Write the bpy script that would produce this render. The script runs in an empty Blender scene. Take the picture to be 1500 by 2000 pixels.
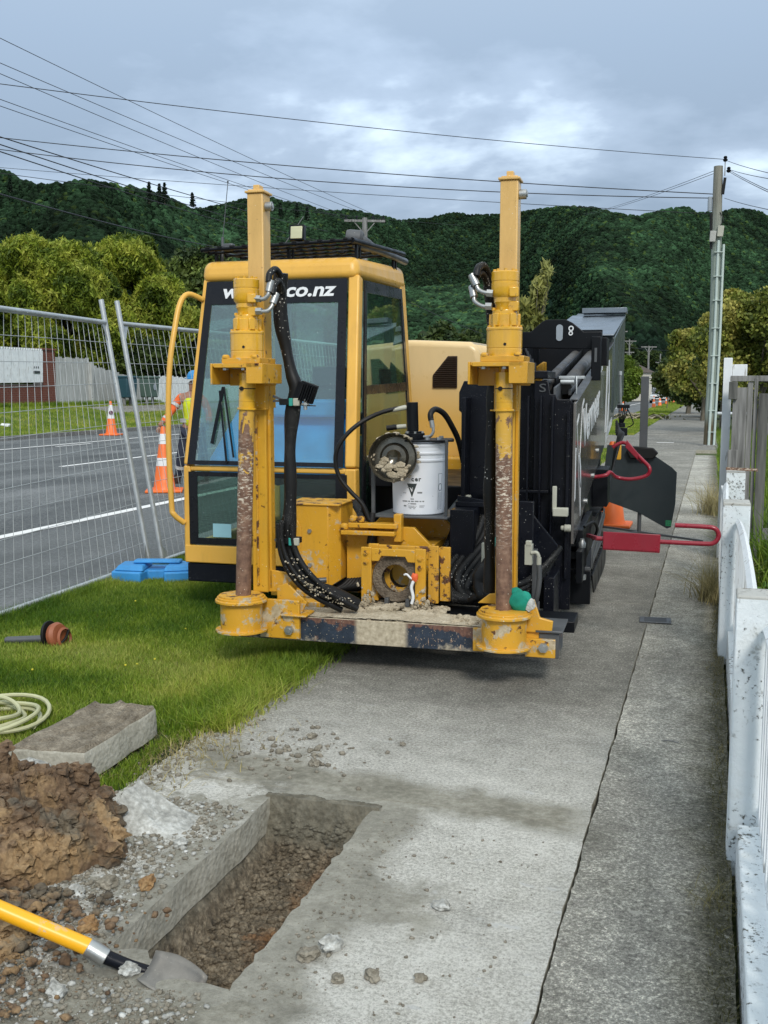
import bpy, bmesh, math, random
import numpy as np
from mathutils import Vector, Matrix, noise as mnoise
from mathutils.geometry import tessellate_polygon

random.seed(7); rng = np.random.default_rng(7)
SC = bpy.context.scene
COL = SC.collection
R = math.radians

# ------------------------------------------------------------------ camera
cam_d = bpy.data.cameras.new('camera'); cam = bpy.data.objects.new('camera', cam_d); COL.objects.link(cam)
cam_d.sensor_fit = 'HORIZONTAL'; cam_d.sensor_width = 36.0; cam_d.lens = 36.0 * 2022 / 1500
cam_d.clip_start = 0.05; cam_d.clip_end = 6000
CAMZ = 1.5
cam.location = (0, 0, CAMZ); cam.rotation_euler = (R(90 - 6.853), 0, R(17.574))
SC.camera = cam

# ------------------------------------------------------------------ sky (broken overcast) and sun
SUN_EL, SUN_AZ = 40.0, 152.0      # azimuth clockwise from +Y
W = bpy.data.worlds.new('World'); SC.world = W; W.use_nodes = True
def build_world():
    nt = W.node_tree; nt.nodes.clear(); N = nt.nodes.new; L = nt.links.new
    out = N('ShaderNodeOutputWorld')
    sky = N('ShaderNodeTexSky'); sky.sky_type = 'NISHITA'; sky.sun_disc = False
    sky.sun_elevation = R(SUN_EL); sky.sun_rotation = R(SUN_AZ)
    bgs = N('ShaderNodeBackground'); bgs.inputs['Strength'].default_value = 0.10
    L(sky.outputs[0], bgs.inputs['Color'])
    tc = N('ShaderNodeTexCoord'); sep = N('ShaderNodeSeparateXYZ'); L(tc.outputs['Generated'], sep.inputs[0])
    def math_(op, a, b=None, c=None, clamp=False):
        m = N('ShaderNodeMath'); m.operation = op; m.use_clamp = clamp
        for i, v in enumerate((a, b, c)):
            if v is None: continue
            if isinstance(v, (int, float)): m.inputs[i].default_value = v
            else: L(v, m.inputs[i])
        return m.outputs[0]
    z = math_('MAXIMUM', sep.outputs[2], 0.0)
    zz = math_('ADD', z, 0.16)
    cx = math_('DIVIDE', sep.outputs[0], zz); cy = math_('DIVIDE', sep.outputs[1], zz)
    cmb = N('ShaderNodeCombineXYZ'); L(cx, cmb.inputs[0]); L(cy, cmb.inputs[1]); cmb.inputs[2].default_value = 3.1
    n1 = N('ShaderNodeTexNoise'); n1.inputs['Scale'].default_value = 0.55; n1.inputs['Detail'].default_value = 7; n1.inputs['Roughness'].default_value = 0.52; n1.inputs['Distortion'].default_value = 0.35
    L(cmb.outputs[0], n1.inputs['Vector'])
    n2 = N('ShaderNodeTexNoise'); n2.inputs['Scale'].default_value = 2.2; n2.inputs['Detail'].default_value = 6; n2.inputs['Roughness'].default_value = 0.55
    L(cmb.outputs[0], n2.inputs['Vector'])
    # thinner, brighter cloud towards the horizon
    hz = math_('POWER', math_('SUBTRACT', 1.0, z, clamp=True), 5.5)
    f = math_('ADD', math_('MULTIPLY', n1.outputs[0], 0.75), math_('MULTIPLY', n2.outputs[0], 0.25))
    f = math_('ADD', f, math_('MULTIPLY', math_('SUBTRACT', hz, 0.42), 0.36))
    rp = N('ShaderNodeValToRGB'); L(f, rp.inputs[0])
    e = rp.color_ramp.elements
    e[0].position = 0.425; e[0].color = (0.20, 0.26, 0.34, 1)
    e[1].position = 0.645; e[1].color = (1.0, 1.06, 1.14, 1)
    m = e.new(0.488); m.color = (0.275, 0.345, 0.44, 1)
    m = e.new(0.55); m.color = (0.53, 0.635, 0.74, 1)
    # overcast luminance law: the zenith is brighter than the horizon
    cie = math_('ADD', 0.80, math_('MULTIPLY', math_('POWER', z, 1.2), 2.7))
    mul = N('ShaderNodeVectorMath'); mul.operation = 'SCALE'; L(rp.outputs[0], mul.inputs[0]); L(cie, mul.inputs['Scale'])
    # thinner cloud overhead is more neutral than the blue-grey banks near the horizon
    nb = N('ShaderNodeMix'); nb.data_type = 'RGBA'; L(math_('MULTIPLY', math_('SUBTRACT', z, 0.30), 1.7, clamp=True), nb.inputs[0]); nb.inputs[6].default_value = (1, 1, 1, 1); nb.inputs[7].default_value = (1.26, 1.05, .82, 1)
    tint = N('ShaderNodeVectorMath'); tint.operation = 'MULTIPLY'; L(mul.outputs[0], tint.inputs[0]); L(nb.outputs[2], tint.inputs[1])
    bgc = N('ShaderNodeBackground'); L(tint.outputs[0], bgc.inputs['Color']); bgc.inputs['Strength'].default_value = 0.98
    mx = N('ShaderNodeMixShader'); mx.inputs[0].default_value = 0.93
    L(bgs.outputs[0], mx.inputs[1]); L(bgc.outputs[0], mx.inputs[2]); L(mx.outputs[0], out.inputs['Surface'])
build_world()
sd = bpy.data.lights.new('sun', 'SUN'); sd.energy = 1.5; sd.angle = R(14); sd.color = (1.0, 0.95, 0.87)
so = bpy.data.objects.new('sun', sd); COL.objects.link(so)
sdir = Vector((math.sin(R(SUN_AZ)) * math.cos(R(SUN_EL)), math.cos(R(SUN_AZ)) * math.cos(R(SUN_EL)), math.sin(R(SUN_EL))))
so.rotation_euler = sdir.to_track_quat('Z', 'Y').to_euler()
so.location = (0, -5, 30)

SC.view_settings.view_transform = 'Standard'; SC.view_settings.look = 'None'
SC.view_settings.exposure = 0.60; SC.view_settings.gamma = 1.0; SC.view_settings.use_curve_mapping = False

# ------------------------------------------------------------------ materials
def S(r, g, b):
    f = lambda c: (c / 255 / 12.92) if c / 255 <= 0.04045 else ((c / 255 + 0.055) / 1.055) ** 2.4
    return (f(r), f(g), f(b), 1)
def C(r, g, b): return (r, g, b, 1)

class NT:
    def __init__(s, name):
        s.m = bpy.data.materials.new(name); s.m.use_nodes = True
        s.t = s.m.node_tree; s.t.nodes.clear()
        s.out = s.t.nodes.new('ShaderNodeOutputMaterial')
        s.p = s.t.nodes.new('ShaderNodeBsdfPrincipled'); s.t.links.new(s.p.outputs[0], s.out.inputs[0])
        s.tc = s.t.nodes.new('ShaderNodeTexCoord'); s.co = s.tc.outputs['Object']
    def set(s, sock, v):
        if v is None: return
        if isinstance(v, (int, float)): sock.default_value = (v, v, v, 1) if sock.type == 'RGBA' else v
        elif isinstance(v, tuple):
            sock.default_value = v if len(sock.default_value) == len(v) else v[:3]
        else: s.t.links.new(v, sock)
    def node(s, k): return s.t.nodes.new(k)
    def mapping(s, vec=None, scale=(1, 1, 1), rot=(0, 0, 0), loc=(0, 0, 0)):
        n = s.node('ShaderNodeMapping'); s.set(n.inputs[0], vec or s.co)
        n.inputs['Location'].default_value = loc; n.inputs['Rotation'].default_value = rot; n.inputs['Scale'].default_value = scale
        return n.outputs[0]
    def noise(s, scale, detail=4, rough=0.55, vec=None, dist=0, col=False):
        n = s.node('ShaderNodeTexNoise'); s.set(n.inputs['Vector'], vec or s.co)
        n.inputs['Scale'].default_value = scale; n.inputs['Detail'].default_value = detail
        n.inputs['Roughness'].default_value = rough; n.inputs['Distortion'].default_value = dist
        return n.outputs[1 if col else 0]
    def vor(s, scale, vec=None, feat='F1', out=0, rand=1.0):
        n = s.node('ShaderNodeTexVoronoi'); s.set(n.inputs['Vector'], vec or s.co)
        n.feature = feat; n.inputs['Scale'].default_value = scale; n.inputs['Randomness'].default_value = rand
        return n.outputs[out]
    def wave(s, scale, dist=0, detail=2, vec=None, dirn='X', prof='SIN'):
        n = s.node('ShaderNodeTexWave'); s.set(n.inputs['Vector'], vec or s.co); n.bands_direction = dirn; n.wave_profile = prof
        n.inputs['Scale'].default_value = scale; n.inputs['Distortion'].default_value = dist; n.inputs['Detail'].default_value = detail
        return n.outputs[1]
    def ramp(s, f, *st, interp='LINEAR'):
        n = s.node('ShaderNodeValToRGB'); s.set(n.inputs[0], f); n.color_ramp.interpolation = interp
        e = n.color_ramp.elements
        while len(e) < len(st): e.new(0.5)
        for i, (p, c) in enumerate(st):
            e[i].position = p; e[i].color = c if isinstance(c, tuple) else (c, c, c, 1)
        return n.outputs[0]
    def mix(s, f, a, b, mode='MIX'):
        n = s.node('ShaderNodeMix'); n.data_type = 'RGBA'; n.blend_type = mode
        s.set(n.inputs[0], f); s.set(n.inputs[6], a); s.set(n.inputs[7], b); return n.outputs[2]
    def math(s, op, a, b=None, clamp=False):
        n = s.node('ShaderNodeMath'); n.operation = op; n.use_clamp = clamp
        s.set(n.inputs[0], a); s.set(n.inputs[1], b); return n.outputs[0]
    def xyz(s, vec=None):
        n = s.node('ShaderNodeSeparateXYZ'); s.set(n.inputs[0], vec or s.co); return n.outputs
    def band(s, v, a, b, soft=0.05):
        """1 between a and b with soft ends"""
        u = s.math('DIVIDE', s.math('SUBTRACT', v, a - soft), 2 * soft, clamp=True)
        w = s.math('DIVIDE', s.math('SUBTRACT', b + soft, v), 2 * soft, clamp=True)
        return s.math('MULTIPLY', u, w)
    def bump(s, h, dist=0.01, strength=1.0):
        n = s.node('ShaderNodeBump'); s.set(n.inputs['Height'], h); n.inputs['Distance'].default_value = dist; n.inputs['Strength'].default_value = strength
        s.t.links.new(n.outputs[0], s.p.inputs['Normal']); return n
    def attr(s, name='Col'):
        n = s.node('ShaderNodeAttribute'); n.attribute_name = name; return n.outputs[0]
    def fin(s, col=None, rough=None, metal=None, spec=None, trans=None, alpha=None, coat=None, sub=None):
        p = s.p
        s.set(p.inputs['Base Color'], col); s.set(p.inputs['Roughness'], rough); s.set(p.inputs['Metallic'], metal)
        s.set(p.inputs['Specular IOR Level'], spec); s.set(p.inputs['Coat Weight'], coat)
        return s.m

def paint(name, col, rough=0.4, var=0.18, specks=0.0, speck_col=C(.5, .46, .38), rust=0.0, metal=0.0, coat=0.0, grime=0.25, scale=1.0, fade=None, spec=None, mud=None):
    n = NT(name)
    big = n.noise(2.3 * scale, 5, 0.6)
    dark = tuple(c * (1 - var) for c in col[:3]) + (1,)
    light = tuple(min(1, c * (1 + var)) for c in col[:3]) + (1,)
    c = n.ramp(big, (0.3, dark), (0.7, light))
    if fade: # sun-bleached towards the upper end: (z0, z1, colour)
        zf = n.math('DIVIDE', n.math('SUBTRACT', n.xyz()[2], fade[0]), fade[1] - fade[0], clamp=True)
        c = n.mix(n.math('MULTIPLY', zf, 0.9), c, fade[2])
    if grime > 0: # thin streaky dirt film
        g = n.noise(9 * scale, 7, 0.7, n.mapping(scale=(1, 1, 0.25)))
        c = n.mix(n.math('MULTIPLY', n.ramp(g, (0.5, 0.0), (0.72, 1.0)), grime), c, tuple(x * 0.45 + 0.02 for x in col[:3]) + (1,))
    if rust > 0:
        r = n.noise(14 * scale, 8, 0.68)
        rc = n.ramp(n.noise(60, 3), (0.3, C(.045, .02, .012)), (0.7, C(.16, .065, .025)))
        c = n.mix(n.ramp(r, (0.66 - 0.1 * rust, 0.0), (0.70 - 0.1 * rust, 1.0)), c, rc)
    if specks > 0:
        v = n.vor(38 * scale); v2 = n.noise(5, 3)
        m = n.math('LESS_THAN', v, n.math('MULTIPLY', n.ramp(v2, (0.38, 0.0), (0.7, 1.0)), 0.30 * specks))
        v3 = n.vor(130 * scale)
        m3 = n.math('LESS_THAN', v3, n.math('MULTIPLY', n.ramp(n.noise(3.1, 2), (0.42, 0.0), (0.65, 1.0)), 0.22 * specks))
        c = n.mix(n.math('MAXIMUM', m, m3), c, speck_col)
    if mud: # dried drilling mud thrown up from below
        zz = n.math('DIVIDE', n.math('SUBTRACT', mud, n.xyz()[2]), .45, clamp=True)
        mm = n.ramp(n.math('ADD', n.noise(13, 8, .72), n.math('MULTIPLY', zz, .10)), (.60, 0.0), (.635, .9))
        c = n.mix(mm, c, n.ramp(n.noise(50, 5), (.3, C(.32, .27, .18)), (.7, C(.56, .50, .37))))
    n.bump(n.noise(120, 3), 0.0006, 0.5)
    rr = n.ramp(n.noise(6 * scale, 5), (0.3, max(0.05, rough - 0.12)), (0.7, min(1, rough + 0.18)))
    return n.fin(c, rr, metal, spec, coat=coat)

YEL = (0.62, 0.325, 0.026, 1)
M = {}
M['yellow'] = paint('yellow_paint', YEL, 0.32, 0.08, 0.5, C(.70, .62, .44), rust=0.45, grime=0.35, mud=.62)
M['yellow_cab'] = paint('yellow_cab_paint', (0.74, 0.415, 0.07, 1), 0.36, 0.06, 0.2, C(.75, .68, .5), grime=0.28)
M['yellow_motor'] = paint('yellow_motor_paint', (0.69, 0.375, 0.018, 1), 0.24, 0.09, 0.3, C(.8, .7, .5), rust=0.25, grime=0.45, coat=0.5)
M['yellow_mast'] = paint('yellow_mast_paint', (0.64, 0.35, 0.03, 1), 0.34, 0.06, 0.4, C(.8, .72, .55), rust=0.3, grime=0.32, fade=(1.85, 2.1, C(.68, .43, .15)))
M['tan_hood'] = paint('sunfaded_hood_paint', (0.66, 0.40, 0.10, 1), 0.33, 0.05, 0.0, grime=0.1, fade=(1.25, 1.65, C(.74, .56, .30)))
M['rusty_yellow'] = paint('rusted_yellow_paint', YEL, 0.5, 0.1, 0.5, C(.6, .52, .36), rust=1.3, grime=0.45, mud=.62)
M['black'] = paint('black_paint', (0.005, 0.006, 0.010, 1), 0.34, 0.3, 0.45, C(.42, .42, .40), grime=0.0, scale=1.3, spec=.2)
M['black_clean'] = paint('black_steel', (0.005, 0.006, 0.008, 1), 0.4, 0.3, 0.12, C(.3, .3, .28), grime=0.0, spec=.18)
M['rubber'] = paint('black_rubber', (0.008, 0.008, 0.008, 1), 0.5, 0.3, 0.75, C(.62, .60, .55), grime=0.0, scale=1.5, spec=.3)
M['rubber_clean'] = paint('plain_rubber', (0.007, 0.007, 0.007, 1), 0.5, 0.3, 0.12, C(.5, .5, .46), grime=0.0, spec=.3)
M['steel'] = paint('zinc_steel', (0.42, 0.43, 0.42, 1), 0.38, 0.15, 0.0, metal=0.8, grime=0.35)
M['galv'] = paint('galvanised_steel', (0.50, 0.53, 0.54, 1), 0.42, 0.14, 0.0, metal=0.55, grime=0.25, scale=3)
M['red'] = paint('red_paint', (0.25, 0.010, 0.024, 1), 0.3, 0.12, 0.05, grime=0.25)
M['white_metal'] = paint('offwhite_steel', (0.40, 0.40, 0.33, 1), 0.5, 0.12, 0.2, C(.2, .19, .15), grime=0.3)
M['dark_steel'] = paint('dark_steel', (0.10, 0.105, 0.11, 1), 0.42, 0.2, 0.3, C(.4, .38, .34), metal=0.4, grime=0.2)
M['rod'] = paint('drill_rod_steel', (0.10, 0.095, 0.09, 1), 0.5, 0.3, 0.3, C(.3, .29, .26), metal=0.5, grime=0.4)
M['teal_tape'] = paint('teal_tape', (0.03, 0.30, 0.25, 1), 0.5, 0.1)
M['cab_inner'] = paint('cab_lining', (0.17, 0.24, 0.23, 1), 0.7, 0.15)
M['cab_seat'] = paint('seat_vinyl', (0.045, 0.055, 0.055, 1), 0.6, 0.2)
M['blue_reflection'] = paint('painted_blue_reflection', (0.03, 0.30, 0.80, 1), 0.4, 0.35, grime=0.1)  # blue of the windscreen reflection, painted on the added panel in the cab
M['blue_block'] = paint('blue_plastic_block', (0.04, 0.27, 0.62, 1), 0.55, 0.18, 0.2, C(.25, .38, .5), grime=0.35)
M['grille'] = paint('grille_black', (0.03, 0.016, 0.009, 1), 0.6, 0.2)
M['lens'] = paint('lamp_lens', (0.55, 0.55, 0.36, 1), 0.12, 0.2)
M['decal_white'] = paint('white_decal', (0.72, 0.74, 0.75, 1), 0.4, 0.05)
M['decal_grey'] = paint('grey_decal', (0.30, 0.34, 0.38, 1), 0.35, 0.05)
M['decal_dark'] = paint('dark_decal', (0.03, 0.04, 0.04, 1), 0.5, 0.05)
M['frit'] = paint('glass_black_border', (0.010, 0.011, 0.014, 1), 0.25, 0.1, 0.05, grime=0, spec=.25)
M['orange_ribbon'] = paint('orange_ribbon', (0.75, 0.12, 0.03, 1), 0.6, 0.15)

def rusty_pipe():
    n = NT('rusty_pipe')
    x, y, z = n.xyz()
    base = n.ramp(n.noise(26, 9, 0.72), (0.3, C(.085, .045, .03)), (0.5, C(.19, .105, .068)), (0.7, C(.30, .185, .12)))
    # old yellow paint still on near the top, torn off in patches
    patch = n.noise(11, 6, 0.62, n.mapping(scale=(1, 1, 0.8)), dist=0.8)
    up = n.math('DIVIDE', n.math('SUBTRACT', z, 0.82), 0.58, clamp=True)
    pm = n.ramp(n.math('ADD', patch, n.math('MULTIPLY', n.math('SUBTRACT', up, 0.72), 0.42)), (0.50, 0.0), (0.52, 1.0))
    c = n.mix(pm, base, C(.62, .36, .05))
    # bare bright scratches round the middle
    sc = n.noise(30, 6, 0.7, n.mapping(scale=(1, 1, 3.2)), dist=0.5)
    mid = n.band(z, 0.80, 1.18, 0.12)
    c = n.mix(n.math('MULTIPLY', n.ramp(sc, (0.54, 0.0), (0.57, 1.0)), mid), c, C(.66, .58, .46))
    c = n.mix(n.math('LESS_THAN', n.vor(42), 0.09), c, C(.6, .55, .45))
    n.bump(n.noise(55, 8, 0.7), 0.003, 0.8)
    return n.fin(c, 0.62, 0.1)
M['rusty_pipe'] = rusty_pipe()

def bar_mat():
    n = NT('anchor_bar_steel')
    x, y, z = n.xyz()
    base = n.ramp(n.noise(12, 6, 0.6), (0.3, C(.012, .018, .03)), (0.7, C(.03, .045, .07)))
    edge = n.math('DIVIDE', n.math('SUBTRACT', z, 0.20), 0.08, clamp=True)
    rm = n.ramp(n.math('ADD', n.noise(7, 7, 0.65), n.math('MULTIPLY', edge, 0.16)), (0.58, 0.0), (0.61, 1.0))
    c = n.mix(rm, base, n.ramp(n.noise(50, 5), (0.3, C(.07, .035, .028)), (0.7, C(.22, .11, .075))))
    # worn bright scratches low down
    scr = n.ramp(n.noise(60, 5, 0.6, n.mapping(scale=(1.6, 1, 0.45))), (0.60, 0.0), (0.63, 1.0))
    c = n.mix(n.math('MULTIPLY', scr, n.math('MULTIPLY', n.band(x, 0.12, 0.50, 0.08), n.band(z, .165, .225, .02))), c, C(.66, .44, .28))
    # dried drilling mud that ran down the front and the lower edge
    mudc = n.ramp(n.noise(40, 6), (0.3, C(.30, .25, .17)), (0.7, C(.56, .49, .36)))
    streak = n.noise(9, 6, 0.6, n.mapping(scale=(3.2, 1, 0.35)))
    m1 = n.math('MULTIPLY', n.band(x, -0.16, 0.115, 0.012), n.ramp(streak, (0.28, 0.25), (0.36, 1.0)))
    low = n.math('MULTIPLY', n.ramp(n.math('ADD', n.noise(5, 6, .7), n.math('MULTIPLY', n.math('SUBTRACT', 0.20, z), 2.2)), (0.55, 0.0), (0.66, 1.0)), 0.7)
    top = n.math('MULTIPLY', n.math('GREATER_THAN', z, 0.281), 0.95)
    sp = n.math('LESS_THAN', n.vor(70), 0.16)
    mm = n.math('MAXIMUM', n.math('MAXIMUM', m1, low), n.math('MAXIMUM', top, n.math('MULTIPLY', sp, 0.8)))
    c = n.mix(mm, c, mudc)
    n.bump(n.math('ADD', n.noise(45, 6), n.math('MULTIPLY', mm, 0.6)), 0.003, 0.8)
    return n.fin(c, n.mix(mm, 0.42, 0.9))
M['bar'] = bar_mat()

def earth(name, dark, mid, light, scale=1.0, disp=0.02, rough=0.95, zones=None):
    n = NT(name)
    f = n.math('ADD', n.math('MULTIPLY', n.noise(6 * scale, 9, 0.68), 0.6), n.math('MULTIPLY', n.noise(45 * scale, 6, 0.65), 0.4))
    c = n.ramp(f, (0.34, dark), (0.5, mid), (0.66, light))
    if zones:
        c = n.mix(n.ramp(n.noise(5.5, 4, .6, dist=.5), (.50, 0.0), (.60, .8)), c, n.ramp(f, (.34, zones[0]), (.62, zones[1])))
        c = n.mix(n.ramp(n.noise(4.3, 5, .6, n.mapping(loc=(7, 3, 1))), (.54, 0.0), (.62, .8)), c, n.ramp(f, (.34, zones[2]), (.62, zones[3])))
    h = n.math('ADD', n.noise(30 * scale, 9, 0.7), n.math('MULTIPLY', n.vor(55 * scale), 0.6))
    n.bump(h, disp, 0.9)
    return n.fin(c, rough)
M['mud'] = earth('dried_drilling_mud', C(.24, .20, .13), C(.42, .36, .26), C(.58, .52, .40), 2.0, 0.006)
M['soil'] = earth('brown_clay_soil', C(.05, .030, .017), C(.155, .098, .055), C(.31, .215, .13), 1.0, 0.014, zones=(C(.12, .072, .032), C(.42, .28, .14), C(.05, .042, .03), C(.17, .15, .11)))
M['soil_grey'] = earth('grey_brown_soil', C(.07, .055, .038), C(.15, .118, .085), C(.24, .20, .145), 1.4, 0.012)
M['clod'] = earth('soil_clod', C(.10, .088, .065), C(.20, .18, .14), C(.34, .31, .25), 2.5, 0.004)
M['clod_orange'] = earth('orange_clay_clod', C(.14, .07, .025), C(.27, .155, .065), C(.36, .24, .12), 2.5, 0.004)
M['concrete_lump'] = earth('broken_concrete', C(.17, .17, .155), C(.38, .38, .35), C(.68, .69, .66), 1.3, 0.008)
M['slab_under'] = earth('slab_underside', C(.09, .072, .048), C(.22, .185, .135), C(.40, .35, .27), 2.2, 0.012)
M['slab_cut'] = earth('cut_concrete_face', C(.20, .185, .145), C(.38, .36, .295), C(.52, .50, .43), 1.0, 0.005, 0.85)

def glass(name, tint, refl, rough=0.02, haze=0.0, hazecol=C(.4, .45, .45)):
    n = NT(name); t = n.t
    tr = t.nodes.new('ShaderNodeBsdfTransparent'); tr.inputs[0].default_value = tint
    gl = t.nodes.new('ShaderNodeBsdfGlossy'); gl.inputs['Roughness'].default_value = rough; gl.inputs[0].default_value = (1, 1, 1, 1)
    df = t.nodes.new('ShaderNodeBsdfDiffuse'); df.inputs[0].default_value = hazecol
    fr = t.nodes.new('ShaderNodeLayerWeight'); fr.inputs[0].default_value = 0.25
    f = n.math('ADD', n.math('MULTIPLY', fr.outputs[0], 0.55), refl, clamp=True)
    mx = t.nodes.new('ShaderNodeMixShader'); t.links.new(f, mx.inputs[0]); t.links.new(tr.outputs[0], mx.inputs[1]); t.links.new(gl.outputs[0], mx.inputs[2])
    mx2 = t.nodes.new('ShaderNodeMixShader')
    sp = n.math('LESS_THAN', n.vor(14), 0.035)
    hz = n.math('ADD', n.math('MULTIPLY', sp, 0.8), haze, clamp=True)
    t.links.new(hz, mx2.inputs[0]); t.links.new(mx.outputs[0], mx2.inputs[1]); t.links.new(df.outputs[0], mx2.inputs[2])
    t.links.new(mx2.outputs[0], n.out.inputs[0]); t.nodes.remove(n.p)
    return n.m
M['windscreen'] = glass('windscreen_glass', C(.80, .94, .91), 0.11, haze=0.04, hazecol=C(.42, .55, .53))
M['side_glass'] = glass('side_glass', C(.62, .82, .72), 0.06, haze=0.02)
M['low_glass'] = glass('lower_glass', C(.72, .85, .80), 0.05, haze=0.02)
M['car_glass'] = glass('car_glass', C(.06, .07, .08), 0.12)

# ------------------------------------------------------------------ mesh helpers
def link(o, parent=None):
    COL.objects.link(o)
    if parent is not None: o.parent = parent
    return o
def tag(o, label=None, cat=None, group=None, kind=None):
    if label: o['label'] = label
    if cat: o['category'] = cat
    if group: o['group'] = group
    if kind: o['kind'] = kind
    return o
def empty(name, loc=(0, 0, 0), rz=0.0, **k):
    o = bpy.data.objects.new(name, None); o.location = loc; o.rotation_euler = (0, 0, rz); o.empty_display_size = 0.1
    link(o); return tag(o, **k)

class MB:
    def __init__(s): s.v = []; s.f = []; s.mi = []; s.cm = 0; s.g = []
    def add(s, vs, fs):
        b = len(s.v); s.g.append((b, len(s.f))); s.v += [tuple(v) for v in vs]; s.f += [tuple(i + b for i in f) for f in fs]; s.mi += [s.cm] * len(fs); return s
    def mat(s, i): s.cm = i; return s
    def box(s, c, d, rx=0, ry=0, rz=0, taper=1.0):
        hx, hy, hz = d[0] / 2, d[1] / 2, d[2] / 2
        m = Matrix.Rotation(rz, 3, 'Z') @ Matrix.Rotation(ry, 3, 'Y') @ Matrix.Rotation(rx, 3, 'X')
        vs = []
        for sx, sy, sz in ((-1,-1,-1),(1,-1,-1),(1,1,-1),(-1,1,-1),(-1,-1,1),(1,-1,1),(1,1,1),(-1,1,1)):
            k = taper if sz > 0 else 1
            vs.append(m @ Vector((sx * hx * k, sy * hy * k, sz * hz)) + Vector(c))
        return s.add(vs, [(0,3,2,1),(4,5,6,7),(0,1,5,4),(1,2,6,5),(2,3,7,6),(3,0,4,7)])
    def bx(s, x0, x1, y0, y1, z0, z1): return s.box(((x0+x1)/2, (y0+y1)/2, (z0+z1)/2), (abs(x1-x0), abs(y1-y0), abs(z1-z0)))
    def beam(s, p0, p1, w, h, up=(0, 0, 1)):
        p0, p1 = Vector(p0), Vector(p1); d = (p1 - p0).normalized(); u = Vector(up)
        if abs(d.dot(u)) > 0.95: u = Vector((0, 1, 0))
        a = d.cross(u).normalized(); b = a.cross(d).normalized()
        vs = []
        for p in (p0, p1):
            for sa, sb in ((-1,-1),(1,-1),(1,1),(-1,1)): vs.append(p + a * sa * w / 2 + b * sb * h / 2)
        return s.add(vs, [(0,1,2,3),(7,6,5,4),(0,4,5,1),(1,5,6,2),(2,6,7,3),(3,7,4,0)])
    def hull8(s, b, t):
        """b: 4 bottom corners, t: 4 top corners, same order"""
        return s.add(list(b) + list(t), [(0,3,2,1),(4,5,6,7),(0,1,5,4),(1,2,6,5),(2,3,7,6),(3,0,4,7)])
    def cyl(s, p0, p1, r0, r1=None, n=20, cap=True):
        if r1 is None: r1 = r0
        p0, p1 = Vector(p0), Vector(p1); d = (p1 - p0).normalized()
        u = Vector((0, 0, 1)) if abs(d.z) < 0.9 else Vector((0, 1, 0))
        a = d.cross(u).normalized(); b = a.cross(d).normalized(); vs = []
        for p, r in ((p0, r0), (p1, r1)):
            for i in range(n):
                t = 2 * math.pi * i / n; vs.append(p + a * math.cos(t) * r + b * math.sin(t) * r)
        fs = [(i, (i+1) % n, n + (i+1) % n, n + i) for i in range(n)]
        if cap: fs += [tuple(reversed(range(n))), tuple(range(n, 2*n))]
        return s.add(vs, fs)
    def lathe(s, prof, c=(0, 0, 0), n=32, axis=(0, 0, 1), phase=0.0, cap=True):
        d = Vector(axis).normalized(); u = Vector((1, 0, 0)) if abs(d.x) < 0.9 else Vector((0, 1, 0))
        a = (u - d * u.dot(d)).normalized(); b = d.cross(a); c = Vector(c); vs = []
        for r, z in prof:
            for i in range(n):
                t = 2 * math.pi * i / n + phase; vs.append(c + d * z + (a * math.cos(t) + b * math.sin(t)) * r)
        fs = []; m = len(prof)
        for k in range(m - 1):
            for i in range(n):
                fs.append((k*n + i, k*n + (i+1) % n, (k+1)*n + (i+1) % n, (k+1)*n + i))
        if cap: fs += [tuple(reversed(range(n))), tuple(range((m-1)*n, m*n))]
        return s.add(vs, fs)
    def tube(s, pts, r, n=10, smooth=4, cap=True, rfun=None):
        pts = [Vector(p) for p in pts]
        if smooth and len(pts) > 2: pts = catmull(pts, smooth)
        vs = []; m = len(pts); prev = None
        for k, p in enumerate(pts):
            d = (pts[min(k+1, m-1)] - pts[max(k-1, 0)]).normalized()
            if prev is None:
                u = Vector((0, 0, 1)) if abs(d.z) < 0.9 else Vector((0, 1, 0)); a = d.cross(u).normalized()
            else:
                a = (prev - d * prev.dot(d)); a = a.normalized() if a.length > 1e-6 else d.orthogonal().normalized()
            prev = a; b = d.cross(a); rr = rfun(k / (m - 1)) * r if rfun else r
            for i in range(n):
                t = 2 * math.pi * i / n; vs.append(p + (a * math.cos(t) + b * math.sin(t)) * rr)
        fs = [(k*n + i, k*n + (i+1) % n, (k+1)*n + (i+1) % n, (k+1)*n + i) for k in range(m-1) for i in range(n)]
        if cap: fs += [tuple(reversed(range(n))), tuple(range((m-1)*n, m*n))]
        return s.add(vs, fs)
    def prism(s, pts, axis, a, b):
        f = {'x': lambda u, v, w: (w, u, v), 'y': lambda u, v, w: (u, w, v), 'z': lambda u, v, w: (u, v, w)}[axis]
        n = len(pts); vs = [f(u, v, a) for u, v in pts] + [f(u, v, b) for u, v in pts]
        fs = [tuple(range(n)), tuple(reversed(range(n, 2*n)))] + [(i, n + i, n + (i+1) % n, (i+1) % n) for i in range(n)]
        return s.add(vs, fs)
    def blob(s, c, r, sc=(1, 1, 1), seed=0, amp=0.25, freq=1.6, sub=2, rz=0.0, flat=None):
        bm = bmesh.new(); bmesh.ops.create_icosphere(bm, subdivisions=sub, radius=1.0); off = Vector((seed * 3.1, seed * 1.7, seed * 0.9))
        rot = Matrix.Rotation(rz, 3, 'Z'); vs = []
        for v in bm.verts:
            p = v.co.copy(); k = 1 + amp * mnoise.noise(p * freq + off) * 2 + amp * 0.5 * mnoise.noise(p * freq * 2.6 + off)
            p = p * k; p = rot @ Vector((p.x * sc[0], p.y * sc[1], p.z * sc[2]))
            if flat is not None and p.z < -flat: p.z = -flat
            vs.append(p * r + Vector(c))
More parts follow.
